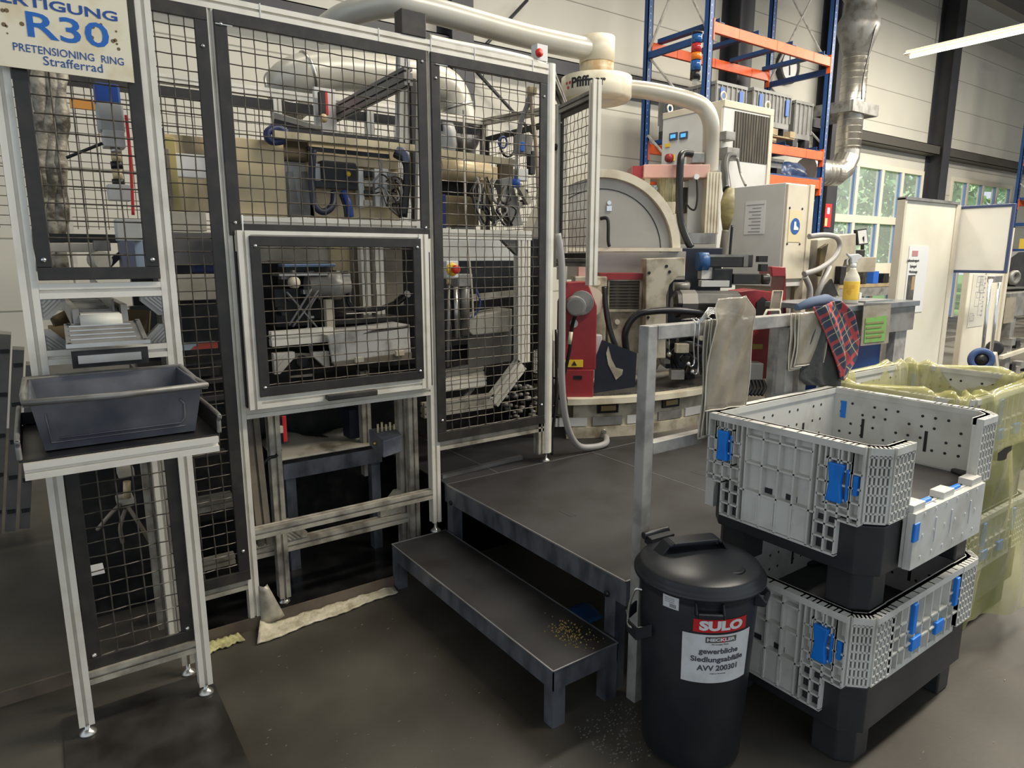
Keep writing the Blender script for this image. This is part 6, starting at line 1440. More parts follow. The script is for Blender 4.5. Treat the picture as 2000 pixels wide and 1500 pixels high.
# spindle group
sp_ = thing('spindle_unit', at(620, 640, Y=3.45), 'dark oily spindle unit with fittings behind the lifting door', 'spindle')
rnd = random.Random(44)
B('block', (540, 640), (690, 560), 3.50, 0.2, DARK, sp_); B('block', (560, 560), (650, 520), 3.52, 0.15, MOTOR, sp_); B('guide', (545, 540), (640, 532), 3.40, 0.12, STEEL, sp_)
B('slide', (555, 522), (655, 515), 3.42, 0.1, mat('blue grey slide', (0.12, 0.17, 0.27), 0.35, 0.4), sp_)
p = at(600, 560, Y=3.44); MB().lathe(p, (1, 0, 0), [(0.06, 0), (0.06, 0.10), (0.075, 0.11), (0.075, 0.17), (0.05, 0.18), (0.05, 0.22)], 20).build('chuck', GREYM, sp_)
p = at(570, 552, Y=3.40); MB().lathe(p, (0.5, -1, 0), [(0.028, 0), (0.028, 0.03), (0, 0.032)], 14).build('pale_cap', CREAM, sp_)
B('clamp_body', (658, 580), (685, 535), 3.42, 0.1, GREYM, sp_); B('elbow_fitting', (655, 535), (680, 528), 3.44, 0.08, MOTOR, sp_)
for i in range(16):
    x, y = rnd.uniform(540, 680), rnd.uniform(525, 625); m = MB(); s = rnd.uniform(4, 12)
    yb_(m, (x, y + s), (x + s * 1.3, y), rnd.uniform(3.40, 3.52), 0.05); m.build('fitting', [DARK, GREYM, MOTOR, STEEL][i % 4], sp_, bevel=0.002)
for P_ in ([(560, 570, 3.4), (590, 605, 3.38), (620, 640, 3.4)], [(620, 545, 3.4), (590, 595, 3.37), (565, 635, 3.4)], [(632, 550, 3.4), (600, 600, 3.37), (572, 638, 3.4)], [(640, 555, 3.42), (606, 600, 3.39), (603, 660, 3.4), (612, 720, 3.35)], [(600, 640, 3.4), (608, 680, 3.35), (610, 735, 3.3)]): yt(P_, 0.005, 'air_line', HOSEG, sp_, 6)
yt([(682, 570, 3.42), (682, 592, 3.40), (700, 605, 3.38), (740, 603, 3.36), (775, 590, 3.3), (796, 574, 3.2)], 0.014, 'black_hose', RUBBER, am); yt([(775, 590, 3.3), (796, 574, 3.2)], 0.02, 'hose_sleeve', RUBBER, am)
B('shelf_plate', (650, 635), (790, 618), 3.36, 0.30, DARK, am); B('shelf_front', (650, 648), (790, 632), 3.34, 0.02, GREYM, am); B('slide_cover', (676, 614), (735, 609), 3.34, 0.14, STEEL, am); B('bracket', (640, 660), (652, 585), 3.35, 0.04, CREAMD, am)
MB().prof(at(528, 662, Y=3.26), at(650, 652, Y=3.26), 0.07, 0.05, up=(0, -1, 0)).build('inner_beam', ALU, am)
gusset(am, at(532, 690, Y=3.24), 1, -1, 0.10, ALU, 3.24); gusset(am, at(640, 685, Y=3.24), -1, -1, 0.08, ALU, 3.24)
m = MB(); yp_(m, [(568, 690), (605, 690), (612, 735), (566, 738)], 3.3, 0.02); m.build('cut_plate', CREAMD, am); p = at(590, 705, Y=3.295); MB().lathe(p, (0, -1, 0), [(0.03, 0), (0.03, 0.004)], 20).build('hole', BLACK, am)
wt = thing('white_chute', at(720, 710, Y=3.2), 'scuffed white sloping chute inside the lifting door window', 'chute')
WCH = mat('scuffed white chute', (0.58, 0.56, 0.52), 0.45, dirt=(0.18, 0.16, 0.13), amt=0.9, scale=9, detail=8, lo=0.5, hi=0.7)
m = MB(); yp_(m, [(640, 655), (800, 634), (803, 690), (650, 708)], 3.16, 0.02); m.build('front_sheet', WCH, wt, bevel=0.004)
m = MB(); yp_(m, [(640, 655), (800, 634), (800, 640), (645, 662)], 3.16, 0.3); m.build('top_sheet', WCH, wt)
m = MB(); yp_(m, [(650, 708), (804, 688), (804, 700), (655, 715)], 3.14, 0.03); m.build('lower_edge', GREYB, wt)
for x, y in ((703, 703), (782, 690)): B('clip', (x - 8, y + 6), (x + 8, y - 6), 3.12, 0.02, CREAM, wt)

# upper level: tan panels, cable tray, valve plate
for (p0, p1, Y0, nme) in (((440, 420), (553, 277), 3.35, 'big'), ((326, 412), (400, 268), 3.42, 'left')):
    o = B('tan_panel', p0, p1, Y0, 0.02, TAN if nme == 'big' else mat('heat marked tan sheet', (0.60, 0.48, 0.27), 0.4, 0.15, dirt=(0.06, 0.05, 0.035), amt=0.85, scale=4.0, detail=2, stretch=(1.6, 1, 0.7), lo=0.5, hi=0.7), am, 0.002)
B('cutout', (346, 345), (400, 303), 3.415, 0.006, PAPER, am)
B('edge_strip', (333, 415), (341, 268), 3.40, 0.02, mat('yellowish strip', (0.45, 0.38, 0.15), 0.5), am); B('dark_rail', (318, 415), (330, 290), 3.38, 0.03, GREYB, am); B('dark_rail', (310, 290), (320, 250), 3.38, 0.03, DARK, am)
B('pale_sheet', (330, 450), (402, 415), 3.3, 0.1, PALE, am); B('grey_cover', (325, 518), (415, 455), 3.2, 0.3, mat('slate grey cover', (0.13, 0.125, 0.125), 0.45, dirt=(0.2, 0.19, 0.17), amt=0.6, scale=5), am); B('grey_cover', (335, 588), (420, 535), 3.2, 0.2, PALE, am); B('blue_part', (380, 532), (420, 515), 3.25, 0.1, mat('dark blue part', (0.02, 0.04, 0.16), 0.4), am)
m = MB(); yb_(m, (352, 685), (425, 668), 3.06, 0.06); tag(m.build('leaflet_stack', mat('printed leaflets', (0.50, 0.55, 0.62), 0.5, dirt=(0.55, 0.10, 0.07), amt=1.0, scale=14, detail=1, lo=0.52, hi=0.56)), 'red white and blue printed packet lying inside the left mesh panel', 'packet')
MB().box((0.32, 3.05, 1.10), (0.62, 3.4, 1.135)).build('side_shelf', DARK, am)
for y0 in (705, 735, 770, 880): B('dark_rail', (345, y0 + 22), (442, y0), 3.15, 0.06, mat('dull dark rail', (0.085, 0.08, 0.078), 0.4, 0.4), am)
B('machine_back', (300, 1040), (480, 590), 3.45, 0.05, DARK, am)
VALVE = mat('tan machine plate', (0.68, 0.55, 0.34), 0.4, 0.15, dirt=(0.26, 0.20, 0.12), amt=0.7, scale=5, detail=6)
B('valve_plate', (606, 425), (778, 292), 3.40, 0.02, VALVE, am); B('upper_block', (606, 318), (778, 290), 3.36, 0.05, VALVE, am)
B('valve_island', (630, 362), (697, 318), 3.30, 0.06, BLACK, am, 0.01); B('valve_ledge', (616, 366), (700, 358), 3.29, 0.06, DARK, am)
p = at(680, 340, Y=3.295); MB().lathe(p, (0, -1, 0), [(0.012, 0), (0.012, 0.006), (0, 0.008)], 14).build('yellow_knob', YEL, am)
B('white_side', (614, 355), (627, 320), 3.32, 0.05, CABW, am)
for x0 in (701, 734, 750): B('white_column', (x0, 405), (x0 + 9, 330), 3.33, 0.04, PAPER, am)
for k in range(4): B('connector', (712, 345 + k * 19), (728, 334 + k * 19), 3.32, 0.05, DARK if k % 2 == 0 else PALE, am)
for k in range(6): B('connector', (758, 345 + k * 12), (775, 338 + k * 12), 3.32, 0.05, GREYM, am)
rnd = random.Random(17)
for k in range(14):
    x = rnd.uniform(730, 775); y = rnd.uniform(340, 380); yt([(x, y, 3.31), (x + 12, y + rnd.uniform(-10, 10), 3.27), (x + 22, y + 25, 3.25), (x + rnd.uniform(8, 26), 400, 3.27), (782, 425, 3.28)], rnd.uniform(0.003, 0.006), 'wire', [RUBBER, BROWN, GREYM][k % 3], am, 6)
yt([(740, 312, 3.3), (745, 320, 3.27), (742, 340, 3.27), (722, 360, 3.28)], 0.006, 'wire', HOSEG, am); yt([(772, 300, 3.3), (792, 315, 3.26), (795, 350, 3.25), (788, 424, 3.26)], 0.022, 'cable_bundle', RUBBER, am)
yt([(776, 292, 3.28), (790, 300, 3.25), (795, 318, 3.24)], 0.02, 'blue_cable', mat('blue grey cable', (0.16, 0.18, 0.26), 0.4), am)
yt([(612, 292, 3.3), (609, 340, 3.28), (612, 390, 3.27), (622, 410, 3.26), (636, 413, 3.26), (650, 400, 3.27), (652, 375, 3.3)], 0.017, 'cable_loop', mat('dark blue conduit', (0.02, 0.024, 0.045), 0.4), am)
yt([(670, 375, 3.3), (680, 395, 3.27), (684, 424, 3.27)], 0.018, 'blue_cable', mat('blue conduit', (0.02, 0.05, 0.22), 0.4), am); yt([(666, 380, 3.3), (674, 405, 3.28), (676, 424, 3.28)], 0.010, 'cable', RUBBER, am)
m = MB(); yp_(m, [(556, 312), (606, 312), (608, 424), (556, 424)], 3.43, 0.02); m.build('grey_plate', CABW, am)
for dx in (0, 27): m = MB(); yp_(m, [(562 + dx, 335), (572 + dx, 335), (588 + dx, 424), (566 + dx, 424)], 3.40, 0.03); m.build('angled_web', GREYM, am)
B('brown_block', (553, 312), (600, 272), 3.38, 0.06, BROWN, am); B('blue_dot', (549, 372), (556, 352), 3.40, 0.02, LBLUE, am)
MB().bar(at(535, 263, Y=3.28), at(808, 290, Y=3.28), 0.03, 0.035).build('tan_rail', mat('tan rail', (0.60, 0.52, 0.35), 0.45, dirt=(0.26, 0.2, 0.12), amt=0.6, scale=8), am); MB().bar(at(560, 255, Y=3.34), at(812, 281, Y=3.34), 0.03, 0.02).build('dark_rail', BLACK, am)
MB().bar(at(842, 296, Y=3.28), at(1010, 319, Y=3.28), 0.03, 0.035).build('tan_rail', MATS['tan rail'], am); MB().bar(at(600, 290, Y=3.33), at(760, 306, Y=3.33), 0.02, 0.02).build('dark_rail', DARK, am)
yt([(560, 260, 3.3), (540, 250, 3.3), (522, 260, 3.29), (530, 276, 3.29), (556, 274, 3.3)], 0.018, 'blue_cable', mat('navy cable', (0.02, 0.03, 0.10), 0.4), am)
for k in range(2): MB().bar(at(540, 226 + 12 * k, Y=3.9), at(622, 252 + 8 * k, Y=3.5), 0.03, 0.03).build('dark_rail', [STEEL, BLACK][k], am)
# tall white pole, slanted aluminium beam, actuator
MB().prof(at(785, 280, Y=3.35), at(787, 104, Y=3.35), 0.055, up=(0, -1, 0)).build('white_pole', CABW, am)
MB().box((at(806, 300, Y=3.3).x, 3.3, 1.75), (at(816, 300, Y=3.3).x, 3.33, 2.5)).build('dark_pole', BLACK, am); MB().prof(at(818, 430, Y=3.2), at(822, 110, Y=3.2), 0.03, up=(0, -1, 0)).build('slim_pole', ALU, am)
MB().prof((1.60, 3.12, 2.458), (1.60, 4.22, 2.44), 0.085, 0.045, up=(1, 0, 0)).build('slanted_beam', mat('dull dark aluminium', (0.20, 0.20, 0.20), 0.4, 0.5), am)
B('actuator', (628, 224), (636, 178), 3.9, 0.05, BLACK, am); B('actuator_stripe', (636, 224), (640, 178), 3.9, 0.05, REDP, am); B('actuator_plate', (618, 268), (655, 175), 3.98, 0.03, CABW, am); p = at(632, 231, Y=3.88); MB().sph(p, 0.025, 10).build('actuator_joint', TAN, am)
# right part, behind the third panel
cyl_ = lambda a, b, r, Y0, nme, mm: MB().cyl(at(*a, Y=Y0), at(*b, Y=Y0), r, 18).build(nme, mm, am)
cyl_((855, 330), (950, 338), 0.062, 3.5, 'tan_cylinder', VALVE); B('tan_block', (935, 352), (972, 326), 3.45, 0.08, VALVE, am); B('brown_plate', (975, 352), (1003, 315), 3.5, 0.03, BROWN, am)
B('lower_tan', (865, 440), (935, 385), 3.5, 0.2, mat('brown oily block', (0.22, 0.165, 0.085), 0.4, dirt=(0.1, 0.07, 0.04), amt=0.7, scale=6), am); B('dark_gap', (852, 385), (935, 348), 3.6, 0.2, DARK, am); B('blue_tube', (862, 445), (871, 380), 3.4, 0.03, mat('navy tube', (0.02, 0.035, 0.14), 0.4), am)
m = MB(); yp_(m, [(975, 350), (1000, 345), (1022, 440), (997, 442)], 3.35, 0.06); m.build('grey_arm', GREYM, am, bevel=0.004); m = MB(); yp_(m, [(1010, 360), (1018, 358), (1042, 395), (1032, 400)], 3.3, 0.03); m.build('link', PALE, am)
rnd = random.Random(23)
for k in range(16):
    x = rnd.uniform(930, 990); y = rnd.uniform(345, 370); yt([(x, y, 3.38), (x + rnd.uniform(-15, 15), y + 25, 3.32), (x + rnd.uniform(-20, 30), 410, 3.3), (x + rnd.uniform(-5, 25), 440, 3.33)], rnd.uniform(0.004, 0.008), 'wire', [RUBBER, BROWN, HOSEG, DARK][k % 4], am, 6)
for i in range(14):
    x, y = rnd.uniform(925, 1040), rnd.uniform(350, 430); m = MB(); s = rnd.uniform(4, 11); yb_(m, (x, y + s), (x + s, y), rnd.uniform(3.32, 3.45), 0.05); m.build('fitting', [GREYM, DARK, BROWN, PALE][i % 4], am, bevel=0.002)
cyl_((1008, 366), (1008, 350), 0.022, 3.1, 'blue_valve', mat('blue valve', (0.02, 0.09, 0.42), 0.35)); cyl_((1008, 350), (1010, 300), 0.011, 3.1, 'valve_stem', STEEL); B('white_box', (1012, 352), (1032, 330), 3.15, 0.05, CABW, am)
yt([(1038, 170, 3.0), (1030, 205, 3.02), (1016, 245, 3.05), (1010, 300, 3.1)], 0.014, 'clear_hose', HOSEG, am); yt([(1036, 180, 3.0), (1040, 230, 3.0), (1048, 300, 3.02), (1055, 450, 3.05)], 0.011, 'tan_hose', mat('tan hose', (0.42, 0.34, 0.26), 0.5), am)
B('hose_clamp', (1035, 183), (1049, 170), 2.98, 0.03, TAN, am); B('grey_regulator', (1018, 300), (1040, 265), 3.2, 0.08, GREYM, am); B('blue_mark', (1017, 295), (1025, 277), 3.19, 0.01, LBLUE, am); B('black_plug', (1036, 340), (1046, 295), 3.2, 0.04, BLACK, am)
MB().tube([at(992 + 15 * math.cos(a), 281 + 25 * math.sin(a), Y=3.45) for a in [2 * math.pi * k / 24 for k in range(24)]], 0.007, 6, closed=True).build('cable_coil', RUBBER, am)
MB().tube([at(982 + 8 * math.cos(a), 278 + 11 * math.sin(a), Y=3.44) for a in [2 * math.pi * k / 20 for k in range(20)]], 0.006, 6, closed=True).build('cable_coil', HOSEB, am)
tag(yt([(905, 215, 2.98), (906, 250, 2.97), (907, 330, 2.96), (910, 420, 2.96), (916, 500, 2.97), (922, 570, 2.98), (924, 622, 3.0)], 0.005, 'hanging_cord', mat('cream cord', (0.55, 0.50, 0.40), 0.5), None, 6), 'thin cream cord hanging straight down inside the third mesh panel', 'cord')
# emergency stop post
es = thing('emergency_stop', at(885, 545, Y=2.98), 'yellow box with a red emergency stop button behind the third mesh panel', 'switch')
p = at(884, 526, Y=2.98); MB().box(p + V((-0.035, 0, -0.042)), p + V((0.035, 0.05, 0.042))).build('box', PAPER, es, bevel=0.004)
MB().lathe(p + V((-0.004, 0, 0)), (0, -1, 0), [(0.033, 0), (0.033, 0.006), (0.02, 0.008)], 24).build('yellow_ring', YEL, es); MB().lathe(p + V((-0.002, -0.008, 0)), (0, -1, 0), [(0.012, 0), (0.012, 0.02), (0.022, 0.022), (0.022, 0.036), (0.015, 0.042), (0, 0.043)], 24).build('button', REDBTN, es)
MB().cyl(p + V((-0.01, 0.025, -0.04)), p + V((-0.01, 0.025, -0.075)), 0.012, 12).build('gland', TAN, es); MB().cyl(p + V((-0.01, 0.025, -0.07)), p + V((-0.02, 0.03, -0.5)), 0.008, 8).build('cable', GREYM, es)
cyl_((908, 545), (908, 655), 0.026, 3.15, 'lift_cylinder', GREYM); cyl_((890, 560), (892, 660), 0.012, 3.12, 'guide_rod', STEEL); B('dark_body', (866, 660), (900, 565), 3.2, 0.1, DARK, am); B('cylinder_head', (895, 560), (923, 535), 3.12, 0.08, GREYM, am)
MB().bar(at(918, 582, Y=3.2), at(1003, 573, Y=3.2), 0.035, 0.035).build('cross_rail', PALE, am); B('side_sheet', (862, 510), (1010, 470), 3.35, 0.02, CABW, am)
m = MB(); yp_(m, [(916, 618), (1001, 603), (1001, 640), (995, 648), (924, 655), (916, 648)], 3.18, 0.15); m.build('cream_box', PALE, am, bevel=0.006); m = MB(); yp_(m, [(916, 655), (1000, 645), (998, 705), (870, 728), (870, 722), (916, 712)], 3.2, 0.02); m.build('bent_sheet', mat('grey bent sheet', (0.18, 0.17, 0.155), 0.35, 0.4, dirt=(0.1, 0.09, 0.08), amt=0.7, scale=6), am)
yt([(930, 565, 3.14), (938, 590, 3.13), (930, 612, 3.14), (912, 625, 3.15)], 0.006, 'blue_line', HOSEB, am)
MB().prof(at(866, 752, Y=3.2), at(945, 742, Y=3.2), 0.055, up=(0, -1, 0)).build('stub_profile', ALU, am); MB().prof(at(866, 735, Y=3.25), at(940, 722, Y=3.25), 0.06, up=(0, -1, 0)).build('stub_profile', ALUD, am)
MB().bar(at(908, 775, Y=3.2), at(924, 757, Y=3.2), 0.02, 0.02).build('strut', GREYM, am)
m = MB()
for k in range(40): 
    x, y = rnd.uniform(985, 1058), rnd.uniform(750, 815); m.sph(at(x, y, Y=3.15 + rnd.uniform(0, .15)), rnd.uniform(0.012, 0.03), 6, (1, 1, 0.6))
ho = m.build('swarf_heap', mat('grey swarf heap', (0.14, 0.13, 0.115), 0.6, 0.2, dirt=(0.3, 0.28, 0.25), amt=0.6, scale=20)); ho['kind'] = 'stuff'; tag(ho, 'heap of grey oily swarf in the lower right of the third mesh panel', 'swarf')
MB().bar(at(862, 930, Z=PZ + 0.01), at(1018, 893, Z=PZ + 0.01), 0.03, 0.02).build('floor_strip', GREYM, am)

# steel table with oily cloth under the lifting door
tb = thing('steel_table', (1.25, 3.5, 0), 'low dark steel table under the lifting door', 'table')
zt3 = 0.60; tp = MB().box((0.93, 3.28, zt3 - 0.02), (1.46, 3.72, zt3)); tp.build('top', DARK, tb); MB().box((0.93, 3.28, zt3 - 0.10), (1.46, 3.29, zt3 - 0.02)).build('apron', GALVD, tb)
for x in (0.94, 1.40): MB().box((x, 3.29, 0), (x + 0.05, 3.34, zt3 - 0.02)).build('leg', GALVD, tb)
m = MB(); m.grid(lambda u, v: V((0.90 + 0.52 * u, 3.27 + 0.4 * v, zt3 + 0.006 + 0.035 * max(0, math.sin(5 * u + 0.6)) * v + 0.012 * math.sin(11 * u + 4 * v) * v)), 24, 12)
tag(m.build('oily_cloth', CLOTH, solid=0.006), 'oil stained cream cloth spread on the low steel table', 'cloth')
gb_ = thing('grey_tool_box', at(752, 890, Y=3.02), 'scuffed grey box with a brass dot hanging at the inner leg below the lifting door', 'box')
SCU = mat('scuffed grey blue box', (0.13, 0.14, 0.17), 0.45, 0.2, dirt=(0.26, 0.26, 0.27), amt=0.8, scale=12, detail=8)
m = MB(); m.extr([at(720, 838, Y=3.14), at(748, 862, Y=2.98), at(785, 850, Y=2.98), at(770, 830, Y=3.14)], (0, 0, -0.085)); m.build('body', SCU, gb_, bevel=0.004); p = at(732, 866, Y=3.06); MB().sph(p, 0.012, 8).build('brass_dot', mat('brass', (0.5, 0.36, 0.12), 0.3, 0.8), gb_)
for i in range(5): p = at(738 + i * 8, 836, Y=3.08); MB().cyl(p + V((0, 0, -0.03)), p + V((0, 0, 0.02 + 0.01 * (i % 2))), 0.006, 8).build('fitting', TAN, gb_)
MB().box((at(683, 830, Y=3.4).x, 3.4, 0.62), (at(702, 830, Y=3.4).x, 3.5, 0.78)).build('blue_crate_part', DARKB, gb_)
rs = thing('red_marker', at(556, 865, Y=3.05), 'thin red strip on a black post below the lifting door', 'strip')
B('strip', (554, 864), (559, 812), 3.05, 0.01, REDP, rs); B('post', (534, 870), (550, 812), 3.06, 0.03, DARKB, rs); B('switch', (540, 848), (553, 832), 3.03, 0.02, CABC, rs)
tag(yt([(548, 878, 3.0), (540, 890, 2.98), (525, 895, 2.97), (512, 908, 2.97)], 0.008, 'cable', RUBBER, None), 'short black cable under the left end of the oily cloth', 'cable')
MB().prof((0.72, 2.92, 0.35), (0.70, 2.92, 0.97), 0.06, up=(0, -1, 0)).build('dirty_post', mat('brown dirty sheet', (0.16, 0.135, 0.10), 0.5, dirt=(0.07, 0.055, 0.04), amt=0.8, scale=8), am)
tag(MB().box((0.45, 2.93, 0.001), (2.2, 4.3, 0.004)).build('oil_pan', mat('wet black oil', (0.008, 0.008, 0.008), 0.22, dirt=(0.03, 0.028, 0.024), amt=0.8, scale=7), None), 'black oily drip sheet on the floor below the machine', 'drip sheet')
# lower things behind the station mesh
B('white_corner', (170, 1128), (205, 1118), 2.75, 0.1, PAPER, am); B('grey_unit', (232, 935), (262, 915), 3.0, 0.08, PALE, am); B('grey_unit', (230, 990), (262, 972), 3.0, 0.08, PALE, am); cyl_((248, 972), (248, 940), 0.014, 3.0, 'brass_valve', TAN)
for P_ in ([(235, 985, 3.0), (215, 1005, 2.98), (190, 1035, 3.0)], [(250, 990, 3.0), (270, 1020, 2.98), (295, 1060, 3.0)], [(245, 995, 3.0), (235, 1030, 2.98), (240, 1060, 3.0)]): yt(P_, 0.008, 'hose', GREYB, am)
MB().prof((0.30, 2.90, 0.10), (0.30, 2.90, 1.05), 0.05, up=(0, -1, 0)).build('leg', ALUD, am)

# ================================================================ left background: foil sleeves, regulator, ducts
for i, (x, dx) in enumerate(((78, -4), (98, 4), (118, -3))):
    m = MB(); P_ = [at(x + dx * math.sin(k * 1.1) + k * 0.4 * (1 if i < 2 else -0.2), 140 + k * 26, Y=3.9) for k in range(16)]
    m.tube(P_, [0.032 + 0.006 * math.sin(k * 1.7 + i) for k in range(16)], 12)
    tag(m.build('foil_sleeve', FOIL), 'grimy foil wrapped pipe sleeve behind the left mesh panel, %s of the three' % ['left', 'middle', 'right'][i], 'sleeve', 'foil pipe sleeves')
rg = thing('air_regulator', at(220, 392, Y=3.2), 'blue and grey compressed air regulator column behind the left mesh panel', 'regulator')
B('blue_top', (188, 200), (233, 165), 3.2, 0.08, mat('regulator blue', (0.015, 0.06, 0.28), 0.4), rg, 0.008); B('grey_body', (194, 255), (240, 202), 3.2, 0.08, mat('translucent bowl grey', (0.42, 0.42, 0.41), 0.3), rg, 0.008); B('manifold', (204, 285), (243, 256), 3.19, 0.09, CABW, rg); B('grey_box', (214, 390), (255, 361), 3.18, 0.08, CABW, rg)
for a, b, mm in ((300, 288, STEEL), (316, 300, TAN), (330, 316, DARK), (350, 332, TAN), (362, 350, DARK)): cyl_2 = MB().cyl(at(226 + (a - 290) * .08, a, Y=3.22), at(225 + (b - 290) * .08, b, Y=3.22), 0.018 if mm is not DARK else 0.022, 12).build('fitting', mm, rg)
yt([(200, 280, 3.22), (170, 292, 3.22), (130, 308, 3.25)], 0.006, 'lever', BLACK, rg); yt([(246, 225, 3.15), (252, 280, 3.15), (257, 350, 3.15), (260, 420, 3.15)], 0.006, 'red_line', REDP, rg)
B('lower_valve', (231, 470), (275, 428), 3.15, 0.1, CABW, rg); B('lower_valve', (240, 530), (262, 470), 3.15, 0.1, mat('slate valve', (0.12, 0.13, 0.18), 0.4), rg); B('clamp', (185, 490), (215, 470), 3.2, 0.06, GREYM, rg)
tag(MB().box((at(138, 210, Y=3.9).x, 3.9, at(138, 210, Y=3.9).z), (at(192, 200, Y=3.9).x, 3.92, at(192, 196, Y=3.9).z)).build('orange_plate', mat('orange tape', (0.62, 0.27, 0.05), 0.5)), 'orange warning strip between the foil sleeves and the blue regulator', 'strip')
fr = thing('feed_frame', at(150, 480, Y=3.3), 'small dark rail frame low behind the left mesh panel', 'frame')
B('dark_rail', (75, 473), (232, 458), 3.32, 0.03, DARK, fr); B('pale_rail', (78, 492), (190, 475), 3.3, 0.03, PALE, fr); B('blue_post', (258, 528), (278, 465), 3.2, 0.04, mat('pale blue profile', (0.42, 0.50, 0.60), 0.4, 0.3), fr)
m = MB(); yp_(m, [(185, 528), (232, 492), (240, 500), (212, 528)], 3.22, 0.03); m.build('dark_wedge', DARK, fr); p = at(187, 508, Y=3.2); MB().lathe(p, (0.4, -1, 0), [(0.035, 0), (0.035, 0.06)], 16).build('roller', PALE, fr)
# leaning dark rails at far left
for i, (x0, x1) in enumerate(((10, -8), (36, 20), (62, 48))):
    a, b = at(x1, 1040 - 6 * i, Z=0.03), at(x0, 650 + 30 * i, Y=4.3); rm_ = MB(); rm_.bar(a, b, 0.050, 0.04, up=(0, -1, 0))
    o = tag(rm_.build('steel_rail', mat('dusty dark rail', (0.22, 0.21, 0.19), 0.5, 0.1, dirt=(0.30, 0.28, 0.24), amt=0.6, scale=8)), 'dusty dark slotted steel rail leaning at the far left, %s of the three' % ['leftmost', 'middle', 'rightmost'][i], 'rail', 'leaning steel rails')
    h = MB()
    for k in range(5): q = a.lerp(b, 0.12 + 0.2 * k); h.bar(q + V((-0.018, -0.026, 0)), q + V((0.018, -0.026, 0)), 0.03, 0.02)
    h.build('slot', BLACK, o)

# white extraction duct behind the enclosure
du = thing('extraction_duct', at(700, 190, Y=4.9), 'thick white extraction duct bending behind the upper mesh panel', 'duct')
YD2 = 4.9
P_ = [at(575, 205, Y=YD2 + 0.25), at(556, 170, Y=YD2 + 0.1), at(590, 146, Y=YD2), at(650, 138, Y=YD2), at(720, 143, Y=YD2), at(800, 150, Y=YD2), at(850, 160, Y=YD2), at(880, 180, Y=YD2), at(895, 225, Y=YD2), at(898, 240, Y=YD2)]
MB().tube(smooth_path(P_, 5), [0.135] * 46, 26).build('pipe', DUCTW, du)
for k in (0.13, 0.27, 0.62, 0.88):
    q = smooth_path(P_, 5); i = int(k * (len(q) - 2)); d = (q[i + 1] - q[i]).normalized(); MB().lathe(q[i], d, [(0.136, -0.012), (0.147, 0), (0.136, 0.012)], 28).build('clamp_ring', STEEL, du)
MB().tube(smooth_path([at(898, 238, Y=YD2), at(902, 265, Y=YD2), at(880, 280, Y=YD2 - 0.1), at(850, 262, Y=YD2 - 0.2)]), 0.15, 20).build('rubber_elbow', RUBBER, du)
MB().cyl(at(852, 272, Y=4.6), at(872, 272, Y=4.6), 0.15, 24).build('white_end', CABW, du)
# back side white boxes visible through the top of the panel
tag(MB().box((2.2, 5.3, 1.6), (3.1, 5.6, 2.45)).build('switch_cabinet', CABW, bevel=0.008), 'pale grey cabinet standing behind the enclosure rear mesh', 'cabinet')
# ================================================================ waste bin
bx, by = 1.64, 1.28
bn = thing('waste_bin', (bx, by, 0), 'black round plastic waste bin with lid, red and white labels, by the platform corner', 'bin')
RB, RT, ZT = 0.158, 0.186, 0.628
MB().lathe((bx, by, 0), (0, 0, 1), [(0.0, 0.004), (RB - 0.02, 0.0), (RB, 0.02), (lerp(RB, RT, 0.93), ZT - 0.045), (RT - 0.004, ZT - 0.04), (RT, ZT - 0.035), (RT, ZT), (RT - 0.01, ZT)], 64).build('body', BIN, bn)
lz = ZT
MB().lathe((bx, by, lz), (0, 0, 1), [(RT + 0.010, -0.014), (RT + 0.018, -0.014), (RT + 0.018, -0.004), (RT + 0.012, -0.003), (RT + 0.012, 0.004), (RT + 0.004, 0.008), (RT + 0.002, 0.020), (RT - 0.006, 0.026), (RT * 0.80, 0.036), (RT * 0.55, 0.046), (0.0, 0.050)], 64).build('lid', BIN, bn)
# lid bridge handle, hinge block and dimple
rdir = _r; gdir = _g; o = V((bx, by, lz))
hb = lambda a, b, z: o + rdir * a + gdir * b + V((0, 0, z))
hn = MB(); path = [(-0.135, 0.02, 0.034), (-0.105, 0.02, 0.075), (-0.09, 0.02, 0.082), (0.06, 0.055, 0.082), (0.075, 0.058, 0.075), (0.10, 0.062, 0.036)]
pts = [hb(*q) for q in path]; side = (gdir * 0.9 + rdir * -0.2).normalized() * 0.028
for k in range(len(pts) - 1):
    a, b = pts[k], pts[k + 1]; th_ = V((0, 0, 0.010))
    hn.add([a - side, a + side, b + side, b - side, a - side - th_, a + side - th_, b + side - th_, b - side - th_], [(0, 1, 2, 3), (7, 6, 5, 4), (0, 3, 7, 4), (1, 5, 6, 2), (0, 4, 5, 1), (3, 2, 6, 7)])
hn.build('lid_handle', BIN, bn, bevel=0.004)
wb_ = MB(); wb_.extr([hb(-0.11, 0.035, 0.036), hb(0.08, 0.07, 0.036), hb(0.06, 0.066, 0.076), hb(-0.09, 0.036, 0.076)], gdir * 0.008); wb_.build('handle_web', BIN, bn)
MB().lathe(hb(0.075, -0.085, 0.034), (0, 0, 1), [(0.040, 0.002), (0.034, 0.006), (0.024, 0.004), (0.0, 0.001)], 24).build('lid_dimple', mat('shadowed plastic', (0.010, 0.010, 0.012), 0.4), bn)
hk = MB(); hk.extr([hb(-0.13, 0.115, 0.012), hb(-0.04, 0.165, 0.012), hb(-0.06, 0.205, 0.012), hb(-0.145, 0.16, 0.012)], V((0, 0, 0.03))); hk.cyl(hb(-0.150, 0.150, 0.040), hb(-0.055, 0.205, 0.040), 0.013, 12); hk.build('lid_hinge', BIN, bn, bevel=0.003)
